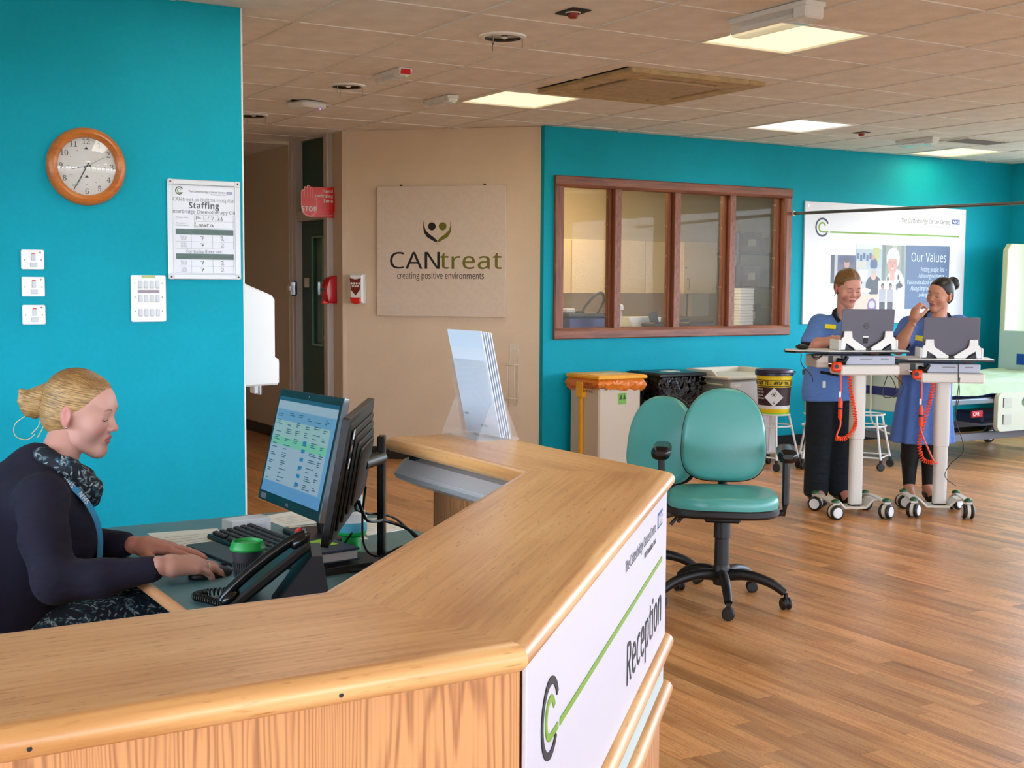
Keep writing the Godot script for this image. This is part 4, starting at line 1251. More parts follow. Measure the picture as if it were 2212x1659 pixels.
func staff_board(at: Vector3) -> void:
	var t := thing("staffing_notice", "silver framed staffing notice with handwritten entries", "notice", at)
	var f := mb()
	var W := 0.334; var H := 0.444
	for s in [-1, 1]:
		f.box(Vector3(s * (W / 2 - 0.012), 0, 0.006), Vector3(0.024, H - 0.02, 0.012), 0.003)
		f.box(Vector3(0, s * (H / 2 - 0.012), 0.006), Vector3(W - 0.02, 0.024, 0.012), 0.003)
	obj("frame", f, mt(Color(0.76, 0.78, 0.80), 0.35, 0.3), t)
	for sx in [-1, 1]:
		for sy in [-1, 1]:
			obj("corner_cap", mb(Vector3(sx * (W / 2 - 0.014), sy * (H / 2 - 0.014), 0.0)).prism(rrect(0.028, 0.028, 0.008, 3), 0, 0.0135, 0.002), mt(Color(0.80, 0.82, 0.84), 0.4), t)
			obj("screw", mb().cyl(Vector3(sx * (W / 2 - 0.013), sy * (H / 2 - 0.011), 0.013), Vector3(sx * (W / 2 - 0.013), sy * (H / 2 - 0.011), 0.0145), 0.004, 10), M.dark, t)
	obj("sheet", mb().box(Vector3(0, 0, 0.003), Vector3(W - 0.03, H - 0.03, 0.002)), mt(Color(0.88, 0.91, 0.95), 0.5), t)
	var z := 0.0046
	emblem(t, Vector2(-0.112, 0.172), 0.018, z - 0.0006, M.ink, M.lime)
	var tx := func(s: String, h: float, x: float, y: float, al := 0, bold := false, mat: Material = null) -> void:
		text(s, h, mat if mat else M.navy_print, t, Vector3(x, y, z), Basis.IDENTITY, bold, "lettering", al)
	tx.call("The Clatterbridge Cancer Centre", 0.0085, 0.100, 0.170, 2)
	nhs_box(t, Vector3(0.118, 0.169, z), 0.026, 0.010)
	tx.call("NHS Foundation Trust", 0.005, 0.100, 0.159, 2, false, M.grey)
	tx.call("CANtreat at Halton Hospital", 0.0165, 0, 0.134, 0, false, M.grey)
	tx.call("Staffing", 0.027, 0, 0.108, 0, true)
	tx.call("Clatterbridge Chemotherapy Clinic", 0.0155, 0, 0.080)
	tx.call("Today's date:", 0.007, -0.128, 0.054, 1, false, M.grey)
	tx.call("The nurse in", 0.006, -0.128, 0.028, 1, false, M.grey)
	tx.call("charge today is:", 0.006, -0.128, 0.019, 1, false, M.grey)
	var g := mb()
	var ln := func(x0: float, y0: float, x1: float, y1: float) -> void: g.box(Vector3((x0 + x1) / 2, (y0 + y1) / 2, z), Vector3(maxf(absf(x1 - x0), 0.0009), maxf(absf(y1 - y0), 0.0009), 0.0006))
	for y in [0.067, 0.038, 0.008]: ln.call(-0.045, y, 0.135, y)
	for x in [-0.045, 0.135]: ln.call(x, 0.008, x, 0.067)
	for y0 in [-0.022, -0.132]:
		for k in 3: ln.call(-0.13, y0 - k * 0.031, 0.135, y0 - k * 0.031)
		for x in [-0.06, 0.038, 0.135]: ln.call(x, y0 - 0.062, x, y0)
	obj("ruled_lines", g, M.grey, t)
	var bar := mt(Color(0.13, 0.33, 0.30), 0.5)
	for y in [-0.009, -0.119]:
		obj("table_header", mb().box(Vector3(0.0025, y, z - 0.0003), Vector3(0.265, 0.025, 0.0006)), bar, t)
		tx.call("Registered nurses", 0.008, -0.010, y, 0, false, M.ink)
		tx.call("Support workers", 0.008, 0.086, y, 0, false, M.ink)
	tx.call("For today there are:", 0.0135, 0, -0.097)
	for y0 in [-0.022, -0.132]:
		for k in 2:
			tx.call(["Early", "Late"][k], 0.0095, -0.095, y0 - 0.009 - k * 0.031, 0, false, M.grey)
			tx.call("Shift", 0.0095, -0.095, y0 - 0.021 - k * 0.031, 0, false, M.grey)
	var pen := func(pts: Array, c: Vector2, s: float) -> void:
		var P := []
		for i in range(0, pts.size(), 2): P.append(Vector3(c.x + pts[i] * s, c.y + pts[i + 1] * s, z + 0.0006))
		obj("handwriting", mb().tube(P, 0.0013, 5), M.ink, t)
	var seven := [-0.4, 0.4, 0.4, 0.45, 0.0, -0.5]; var bar7 := [-0.1, 0.0, 0.5, 0.05]
	var two := [-0.4, 0.4, 0.1, 0.5, 0.3, 0.2, -0.3, -0.4, 0.4, -0.45]
	for y0 in [-0.022, -0.132]:
		for k in 2:
			var y: float = y0 - 0.0155 - k * 0.031
			pen.call(seven, Vector2(-0.012, y), 0.018); pen.call(bar7, Vector2(-0.012, y), 0.018)
			pen.call(two, Vector2(0.082, y), 0.018)
	var x := -0.036
	for s in [[0, 0.5, 0, -0.5], [-0.4, 0.5, -0.4, 0.0, 0.3, 0.0], [0.3, 0.5, 0.3, -0.5], [0, -0.4, 0.1, -0.4], [0, 0.4, -0.3, 0, 0, -0.4, 0.3, 0, 0, 0.4], [-0.3, 0.35, 0.35, 0.4, 0, -0.4], [0, -0.4, 0.1, -0.4], [-0.3, 0.4, 0.2, 0.45, -0.1, -0.4, 0.3, -0.4], [0.1, 0.5, -0.2, -0.2, 0.1, -0.45, 0.3, -0.1, 0, 0]]:
		pen.call(s, Vector2(x, 0.0525), 0.018); x += 0.0145
	x = -0.036
	for s in [[-0.2, 0.5, -0.35, -0.35, 0.3, -0.4], [0.2, 0.0, -0.2, 0.1, -0.3, -0.3, 0.1, -0.35, 0.2, 0.1, 0.3, -0.4], [-0.3, 0.15, -0.2, -0.3, 0.15, -0.3, 0.2, 0.15, 0.3, -0.4], [-0.2, -0.4, -0.15, 0.15, 0.2, 0.2], [0.2, 0.0, -0.2, 0.1, -0.3, -0.3, 0.1, -0.35, 0.2, 0.1, 0.35, -0.4]]:
		pen.call(s, Vector2(x, 0.023), 0.021); x += 0.0175
	obj("cover_sheet", mb().box(Vector3(0, 0, 0.0072), Vector3(W - 0.04, H - 0.04, 0.0006)), cover_pane(), t)

# ---- things on the angled beige wall and by the door ----
func make_corner_items() -> void:
	var R := deg_to_rad(-45)
	var at := func(s: float, y: float) -> Vector3: return Vector3(4.20 + s * 0.70711, y, -9.74 + s * 0.70711)
	var t := thing("canvas_sign", "square pale canvas sign with a twin figure emblem on the beige wall", "sign", at.call(0.870, 1.697), R)
	obj("canvas", mb().box(Vector3(0, 0, 0.02), Vector3(1.08, 1.046, 0.04), 0.004), blotched(Color(0.86, 0.80, 0.74), 0.025, 0.8, 5.0, 81, 1.0), t)
	for s in [-0.34, 0.36]: obj("hanging_screw", mb().cyl(Vector3(s, 0.529, 0.0), Vector3(s, 0.529, 0.02), 0.008, 10), M.dark, t)
	var z := 0.0405
	text("CAN", 0.135, M.ink, t, Vector3(-0.440, -0.075, z), Basis.IDENTITY, false, "lettering", 1, false, 1.27)
	text("treat", 0.135, M.olive, t, Vector3(-0.008, -0.075, z), Basis.IDENTITY, false, "lettering", 1, false, 1.30)
	text("creating positive environments", 0.050, M.ink, t, Vector3(0.0, -0.195, z), Basis.IDENTITY, false, "lettering", 0, false, 0.76)
	for s in [-1, 1]:
		var m: Material = M.ink if s < 0 else M.olive
		obj("figure_head", mb(Vector3(-0.025 + s * 0.045, 0.20, z)).prism(disc(0.032, 24), 0, 0.001), m, t)
		var p := []
		for q in [[0.112, 0.245], [0.114, 0.20], [0.104, 0.16], [0.075, 0.125], [0.035, 0.10], [0.005, 0.078]]: p.append(Vector2(q[0], q[1]))
		var w := [0.002, 0.006, 0.011, 0.016, 0.014, 0.008]
		var poly := PackedVector2Array()
		for i in p.size(): poly.append(Vector2(-0.025 + s * (p[i].x + w[i] * 0.7), p[i].y - w[i] * 0.7))
		for i in range(p.size() - 1, -1, -1): poly.append(Vector2(-0.025 + s * (p[i].x - w[i] * 0.7), p[i].y + w[i] * 0.7))
		obj("figure_arm", mb(Vector3(0, 0, z)).prism(poly, 0, 0.001), m, t)
	obj("figure_stem", mb(Vector3(0, 0, z)).tube([Vector3(-0.025, 0.078, 0), Vector3(-0.038, 0.035, 0), Vector3(-0.025, -0.002, 0), Vector3(-0.012, 0.035, 0)], 0.0022, 5, false, true), M.ink, t)
	# hand sanitiser on the beige wall
	t = thing("sanitiser_dispenser", "white hand sanitiser dispenser with a dark red shield on the beige wall", "dispenser", at.call(0.165, 1.395), R)
	obj("body", mb().prism(P2([-0.058, 0.115, 0.058, 0.115, 0.062, -0.12, -0.050, -0.12]), 0, 0.085, 0.012), M.white_gloss, t)
	obj("shield", mb().prism(P2([-0.050, 0.085, 0.0, 0.075, 0.046, 0.085, 0.036, -0.01, 0.0, -0.055, -0.040, -0.01]), 0.085, 0.088), mt(Color(0.42, 0.04, 0.05), 0.35), t)
	for r in 2:
		for c in (4 if r == 0 else 3): obj("white_spot", mb(Vector3(-0.034 + c * 0.022 + r * 0.011, 0.042 - r * 0.022, 0.088)).prism(disc(0.009, 12), 0, 0.0008), M.white, t)
	obj("push_bar", mb().prism(P2([-0.046, -0.072, 0.042, -0.072, 0.044, -0.115, 0.0, -0.126, -0.036, -0.115]), 0.05, 0.10, 0.006), M.red, t)
	# wire bottle rack
	t = thing("wire_rack", "empty white wire bottle rack low on the beige wall", "rack", at.call(1.475, 0.70), R)
	obj("fixing_plate", mb().box(Vector3(0, 0.235, 0.004), Vector3(0.075, 0.05, 0.006), 0.002), M.offwhite, t)
	for s in [-1, 1]: obj("back_wire", mb().tube([Vector3(s * 0.032, 0.22, 0.008), Vector3(s * 0.034, 0.11, 0.010), Vector3(s * 0.034, -0.20, 0.010), Vector3(s * 0.030, -0.225, 0.03), Vector3(s * 0.03, -0.22, 0.07)], 0.004, 7), M.offwhite, t)
	for y in [0.10, -0.17]:
		obj("hoop", mb().tube([Vector3(-0.038, y, 0.01), Vector3(0.038, y, 0.01), Vector3(0.045, y, 0.05), Vector3(0.03, y, 0.10), Vector3(-0.03, y, 0.10), Vector3(-0.045, y, 0.05)], 0.0055, 7, false, true), M.offwhite, t)
	for s in [-1, 1]: obj("front_wire", mb().tube([Vector3(s * 0.028, 0.10, 0.10), Vector3(s * 0.028, -0.21, 0.10), Vector3(s * 0.028, -0.225, 0.07)], 0.004, 7), M.offwhite, t)
	# corridor side: red dispenser, flag sign, chrome latch
	t = thing("red_dispenser", "glossy red rounded sanitiser dispenser between the door and the wall corner", "dispenser", Vector3(4.20, 1.385, -9.86))
	obj("body", mb().prism(P2([0, 0.118, -0.045, 0.112, -0.078, 0.085, -0.100, 0.03, -0.104, -0.02, -0.090, -0.10, -0.06, -0.112, 0, -0.115]), -0.055, 0.055, 0.012, true), mt(Color(0.72, 0.03, 0.08), 0.18), t)
	obj("window_strip", mb().prism(P2([-0.062, 0.095, -0.085, 0.06, -0.107, 0.0, -0.100, -0.04, -0.085, 0.0, -0.066, 0.06]), -0.03, 0.03), mt(Color(0.30, 0.33, 0.30), 0.3), t)
	obj("nozzle", mb().box(Vector3(-0.085, -0.105, 0), Vector3(0.06, 0.03, 0.05), 0.006), M.red, t)
	t = thing("hand_hygiene_sign", "red projecting sign with a raised hand reading STOP", "sign", Vector3(4.20, 2.10, -9.86))
	obj("bracket", mb().box(Vector3(-0.006, 0.0, 0), Vector3(0.012, 0.15, 0.02), 0.002), M.red, t)
	obj("plate", mb().prism(P2([-0.235, 0.122, -0.004, 0.125, -0.004, -0.125, -0.215, -0.122]), -0.003, 0.003), M.red, t)
	var hand := P2([-0.292, -0.05, -0.292, 0.085, -0.283, 0.098, -0.270, 0.098, -0.262, 0.122, -0.250, 0.124, -0.243, 0.118, -0.238, 0.134, -0.224, 0.136, -0.214, 0.124, -0.204, 0.122, -0.194, 0.108, -0.190, 0.02, -0.178, 0.034, -0.162, 0.034, -0.154, 0.018, -0.154, -0.055, -0.168, -0.095, -0.200, -0.118, -0.240, -0.118, -0.275, -0.095])
	obj("hand_outline", mb().prism(hand, -0.0045, 0.0045), mt(Color(0.92, 0.68, 0.66), 0.5), t)
	var inner := PackedVector2Array()
	var c := Vector2(-0.222, 0.0)
	for q in hand: inner.append(c + (q - c) * Vector2(0.90, 0.94))
	obj("hand_fill", mb().prism(inner, -0.0055, 0.0055), M.red, t)
	for x in [-0.262, -0.238, -0.213]: obj("finger_line", mb().box(Vector3(x, 0.075, 0.0058), Vector3(0.004, 0.08, 0.0008)), mt(Color(0.92, 0.68, 0.66), 0.5), t)
	text("STOP", 0.040, M.white, t, Vector3(-0.224, -0.058, 0.006), Basis.IDENTITY, true)
	text("Hand", 0.027, M.white, t, Vector3(-0.012, 0.092, 0.0035), Basis.IDENTITY, true, "lettering", 2)
	text("Sanitising", 0.025, M.white, t, Vector3(-0.012, 0.052, 0.0035), Basis.IDENTITY, true, "lettering", 2)
	text("Zone", 0.027, M.white, t, Vector3(-0.012, 0.012, 0.0035), Basis.IDENTITY, true, "lettering", 2)
	obj("small_print_line", mb().box(Vector3(-0.08, -0.105, 0.0035), Vector3(0.08, 0.003, 0.0008)), mt(Color(0.9, 0.5, 0.5)), t)
	nhs_box(t, Vector3(-0.028, -0.105, 0.0035), 0.024, 0.010)
	t = thing("door_latch", "polished chrome latch case on the pale door frame", "latch", Vector3(4.148, 1.39, -10.60))
	obj("case", mb().box(Vector3(-0.03, 0, 0), Vector3(0.06, 0.13, 0.07), 0.01), M.chrome, t)
	obj("keeper", mb().box(Vector3(-0.065, 0.0, 0.0), Vector3(0.014, 0.05, 0.05), 0.006), M.chrome, t)

# ---- internal window and the room behind it ----
func make_prep_room() -> void:
	var w := struct_node("window_1", "internal window with a reddish-brown wooden frame and four panes")
	var Z := -8.5
	# outer casing, mitred
	var x0 := 5.482; var x1 := 7.982; var y0 := 1.003; var y1 := 2.296
	var bar := func(a: Vector2, b: Vector2, cw: float, z0: float, z1: float, called: String) -> void:
		var L := a.distance_to(b)
		var m := mb()
		var prof := [Vector2(-cw / 2, z0), Vector2(-cw / 2, z1 - 0.008), Vector2(-cw / 2 + 0.008, z1), Vector2(cw / 2 - 0.02, z1), Vector2(cw / 2, z1 - 0.012), Vector2(cw / 2, z0)]
		m.X = Transform3D(Basis((Vector3(b.x - a.x, b.y - a.y, 0) / L), Vector3(0, 0, 1), Vector3((b.y - a.y) / L, -(b.x - a.x) / L, 0)), Vector3(a.x, a.y, Z))
		m.sweep(prof, [Vector2(0, 0), Vector2(L, 0)], 0, 0.0, 0.97)
		obj(called, m, M.mahogany, w)
	var cw := 0.085
	bar.call(Vector2(x0, y1 - cw / 2), Vector2(x1, y1 - cw / 2), cw, 0.0, 0.028, "casing")
	bar.call(Vector2(x1, y0 + cw / 2), Vector2(x0, y0 + cw / 2), cw, 0.0, 0.028, "casing")
	bar.call(Vector2(x0 + cw / 2, y0 + cw), Vector2(x0 + cw / 2, y1 - cw), cw, 0.0, 0.028, "casing")
	bar.call(Vector2(x1 - cw / 2, y1 - cw), Vector2(x1 - cw / 2, y0 + cw), cw, 0.0, 0.028, "casing")
	# lining and mullions
	var lx := [5.555, 6.105, 6.717, 7.317, 7.915]
	for k in 5:
		var wd: float = 0.03 if k in [0, 4] else 0.066
		obj("mullion" if k in [1, 2, 3] else "jamb", mb().box(Vector3(lx[k], 1.65, Z - 0.062), Vector3(wd, 1.24, 0.135), 0.004), M.mahogany, w)
	for y in [1.052, 2.248]: obj("rail", mb().box(Vector3(6.735, y, Z - 0.062), Vector3(2.39, 0.03, 0.135), 0.004), M.mahogany, w)
	for k in 4:
		var a: float = lx[k] + (0.015 if k == 0 else 0.033); var b: float = lx[k + 1] - (0.015 if k == 3 else 0.033)
		var s := mb()
		for q in [[a + 0.012, 1.65, 0.024, 1.17], [b - 0.012, 1.65, 0.024, 1.17]]: s.box(Vector3(q[0], q[1], Z - 0.055), Vector3(q[2], q[3], 0.03), 0.004)
		for y in [1.079, 2.221]: s.box(Vector3((a + b) / 2, y, Z - 0.055), Vector3(b - a - 0.048, 0.024, 0.03), 0.004)
		obj("pane_bead", s, M.mahogany, w)
		obj("pane", mb().box(Vector3((a + b) / 2, 1.65, Z - 0.075), Vector3(b - a, 1.17, 0.006)), soft_pane(), w)
		for y in [1.17, 1.42, 1.68, 1.93, 2.15]:
			for d in [0.02, 0.045]: obj("screw_head", mb().cyl(Vector3(b - 0.0005, y + d * 0.2, Z - 0.085 - d), Vector3(b + 0.0015, y + d * 0.2, Z - 0.085 - d), 0.006, 8), mt(Color(0.75, 0.68, 0.58), 0.3, 0.5), w)
	# shell of the room behind
	struct("wall_prep_far", mb().box(Vector3(7.3, CEIL / 2, -10.66), Vector3(5.4, CEIL, 0.12)), M.cream)
	struct("wall_prep_left", mb().box(Vector3(4.75, CEIL / 2, -10.02), Vector3(0.10, CEIL, 1.16)), M.cream)
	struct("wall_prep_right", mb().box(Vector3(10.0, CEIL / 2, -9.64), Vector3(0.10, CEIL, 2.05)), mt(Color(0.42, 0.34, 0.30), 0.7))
	var p := thing("ceiling_light", "square ceiling light panel inside the room behind the internal window", "ceiling light", Vector3(6.4, CEIL, -9.5), 0.0, "square ceiling light panels")
	obj("diffuser", mb().box(Vector3(0, -0.006, 0), Vector3(0.58, 0.004, 0.58)), glow(Color(1, 0.9, 0.7), 0.8), p)
	var l := AreaLight3D.new()
	l.name = "lamp"; l.area_size = Vector2(0.56, 0.56); l.light_color = Color(1.0, 0.90, 0.70); l.light_energy = PREP_E; l.shadow_enabled = true
	p.add_child(l)
	l.position = Vector3(0, -0.012, 0); l.rotation.x = -PI / 2
	# wall cupboards
	var units := [[6.30, 6.796, "cream wall cupboard at the left end of the row behind the glass", 0.0], [6.80, 7.24, "cream wall cupboard with a small bar handle behind the first pane", 0.0], [7.244, 7.68, "cream wall cupboard second along behind the glass", 0.0], [7.684, 8.11, "cream wall cupboard third along behind the glass", 0.0], [8.114, 8.55, "yellower cream wall cupboard with a keyhole and bar handle", 0.06]]
	for u in units:
		var t := thing("wall_cupboard", u[2], "cupboard", Vector3((u[0] + u[1]) / 2, 1.355, -10.6), 0, "cupboards behind the internal window")
		var wd: float = u[1] - u[0]
		obj("carcass", mb().box(Vector3(0, 0.26, 0.18 + u[3] / 2), Vector3(wd, 0.52, 0.36 + u[3])), M.cream, t)
		var d := obj("door", mb().box(Vector3(0, 0.26, 0.37 + u[3]), Vector3(wd - 0.006, 0.515, 0.02), 0.003), mt(Color(0.83, 0.72, 0.47) if u[3] > 0 else Color(0.83, 0.74, 0.57), 0.4), t)
		if u[3] > 0 or u[0] == 6.80:
			var hx: float = -wd / 2 + 0.05 if u[3] > 0 else wd / 2 - 0.05
			obj("handle", mb().tube(spline([Vector3(hx, 0.05, 0.38 + u[3]), Vector3(hx, 0.05, 0.41 + u[3]), Vector3(hx, 0.15, 0.41 + u[3]), Vector3(hx, 0.15, 0.38 + u[3])], 3), 0.006, 7), mt(Color(0.55, 0.40, 0.22), 0.4), d)
		if u[3] > 0: obj("keyhole", mb().cyl(Vector3(-wd / 2 + 0.03, 0.26, 0.38 + u[3]), Vector3(-wd / 2 + 0.03, 0.26, 0.383 + u[3]), 0.01, 12), M.dark, d)
	# worktop under the window with its clutter
	var wt := thing("worktop", "pale worktop just inside the internal window", "worktop", Vector3(7.76, 0, -8.98))
	obj("slab", mb().box(Vector3(0, 1.045, 0), Vector3(4.3, 0.03, 0.66), 0.003), M.offwhite, wt)
	obj("support", mb().box(Vector3(0, 0.515, -0.2), Vector3(4.2, 1.03, 0.04)), M.cream, wt)
	var t := thing("carry_box", "blue plastic carry box with a tall black strap", "box", Vector3(6.02, 1.06, -8.86))
	obj("tub", mb().box(Vector3(0, 0.055, 0), Vector3(0.46, 0.11, 0.24), 0.012), mt(Color(0.10, 0.18, 0.45), 0.4), t)
	obj("rim", mb().box(Vector3(0, 0.125, 0), Vector3(0.48, 0.032, 0.26), 0.008), mt(Color(0.05, 0.08, 0.16), 0.5), t)
	obj("strap", mb().tube(spline([Vector3(-0.02, 0.13, 0.0), Vector3(0.02, 0.2, 0.0), Vector3(0.10, 0.29, 0.02), Vector3(0.16, 0.31, 0.03), Vector3(0.17, 0.25, 0.05), Vector3(0.12, 0.16, 0.06), Vector3(0.09, 0.13, 0.06)]), 0.011, 8), M.black, t)
	obj("clip", mb().box(Vector3(-0.05, 0.15, 0.02), Vector3(0.08, 0.02, 0.03), 0.004), M.black, t)
	t = thing("tape_roll", "white card roll resting on the blue carry box", "roll", Vector3(5.86, 1.2015, -8.86))
	obj("roll", mb().box(Vector3(0, 0.02, 0), Vector3(0.10, 0.04, 0.09), 0.01), M.white, t)
	t = thing("pump_bottle", "clear pump bottle with a white cap behind the second pane", "bottle", Vector3(6.42, 1.06, -8.92))
	obj("bottle", mb().lathe([Vector2(0, 0), Vector2(0.035, 0), Vector2(0.037, 0.14), Vector2(0.02, 0.165)], 20), pane(Color(0.9, 0.9, 0.88), 0.35, 0.1), t)
	obj("cap", mb().lathe([Vector2(0.045, 0.165), Vector2(0.045, 0.20), Vector2(0.03, 0.215), Vector2(0, 0.215)], 20), M.white, t)
	t = thing("paper_tray", "white card tray on the worktop behind the second pane", "tray", Vector3(6.68, 1.06, -9.02))
	obj("tray", mb().prism(P2([-0.16, 0.10, -0.11, 0, 0.16, 0, 0.19, 0.10]), -0.12, 0.12), M.white, t)
	var q := [[6.73, "black label printer with a raised lid behind the second pane"], [7.14, "black label printer beyond the third mullion"]]
	for k in 2:
		t = thing("label_printer", q[k][1], "printer", Vector3(q[k][0] + 0.03, 1.06, -8.80), 0.05)
		obj("body", mb().box(Vector3(0, 0.03, 0), Vector3(0.24 if k == 0 else 0.30, 0.06, 0.18), 0.012), M.charcoal, t)
		obj("lid", mb(Vector3(-0.03 if k == 0 else -0.10, 0.10 if k == 0 else 0.07, -0.03), Vector3(0, 0, 0.3 if k == 0 else 0.0)).box(Vector3.ZERO, Vector3(0.09, 0.10 if k == 0 else 0.02, 0.02), 0.004), M.dark, t)
	t = thing("sample_tray", "low black tray by the second mullion", "tray", Vector3(6.46, 1.06, -8.76))
	obj("tray", mb().box(Vector3(0, 0.012, 0), Vector3(0.18, 0.024, 0.12), 0.006), M.black, t)
	t = thing("paper_stack", "tall upright stack of white towels behind the fourth pane", "paper stack", Vector3(7.76, 1.06, -8.86), 0.12)
	for k in 14: obj("towel", mb().box(Vector3(rng.randf_range(-0.004, 0.004), 0.0125 + k * 0.0255, 0), Vector3(0.185, 0.024, 0.11), 0.004), M.white, t)
	# boxes and a notice on the dim back wall behind the fourth pane
	t = thing("wall_locker", "narrow pale wall locker under the yellow cupboard", "locker", Vector3(8.48, 1.14, -10.6))
	obj("carcass", mb().box(Vector3(0, 0.10, 0.13), Vector3(0.24, 0.24, 0.26), 0.004), M.offwhite, t)
	obj("seam", mb().box(Vector3(-0.121, 0.10, 0.20), Vector3(0.004, 0.24, 0.02)), M.dark, t)
	t = thing("shelf_rack", "grey shelving with boxes in the dim end of the room", "shelving", Vector3(9.35, 0, -10.35))
	for y in [1.0, 1.42, 1.78]: obj("shelf", mb().box(Vector3(0, y, 0), Vector3(1.0, 0.02, 0.35)), M.steel, t)
	for s in [-1, 1]: obj("upright", mb().box(Vector3(s * 0.49, 1.0, 0.16), Vector3(0.025, 2.0, 0.025)), M.steel, t)
	var boxes := [[9.05, 1.79, 0.28, 0.20, Color(0.45, 0.36, 0.30)], [9.42, 1.79, 0.22, 0.15, Color(0.62, 0.56, 0.48)], [9.05, 1.43, 0.24, 0.22, Color(0.36, 0.25, 0.21)], [9.45, 1.43, 0.3, 0.17, Color(0.40, 0.31, 0.28)], [9.05, 1.01, 0.3, 0.24, Color(0.33, 0.22, 0.20)], [9.5, 1.01, 0.26, 0.2, Color(0.55, 0.40, 0.28)]]
	for k in boxes.size():
		var e: Array = boxes[k]
		t = thing("supply_box", ["brown carton on the top grey shelf", "pale carton on the top grey shelf", "dark brown carton on the middle grey shelf", "wide dusky carton on the middle grey shelf", "dark red-brown carton on the bottom grey shelf", "tan carton on the bottom grey shelf"][k], "box", Vector3(e[0], e[1], -10.33))
		obj("carton", mb().box(Vector3(0, e[3] / 2, 0), Vector3(e[2], e[3], 0.26), 0.004), mt(e[4], 0.8), t)
		obj("label", mb().box(Vector3(0, e[3] / 2, 0.131), Vector3(e[2] * 0.4, e[3] * 0.35, 0.002)), M.offwhite, t)

func cover_pane() -> StandardMaterial3D:
	var m := pane(Color(0.95, 0.97, 1.0), 0.04, 0.18)
	m.metallic_specular = 0.10
	return m
const PREP_E := 3.2
func soft_pane() -> StandardMaterial3D:
	var m := pane(Color(0.85, 0.85, 0.8), 0.06, 0.02)
	m.metallic_specular = 0.15
	return m
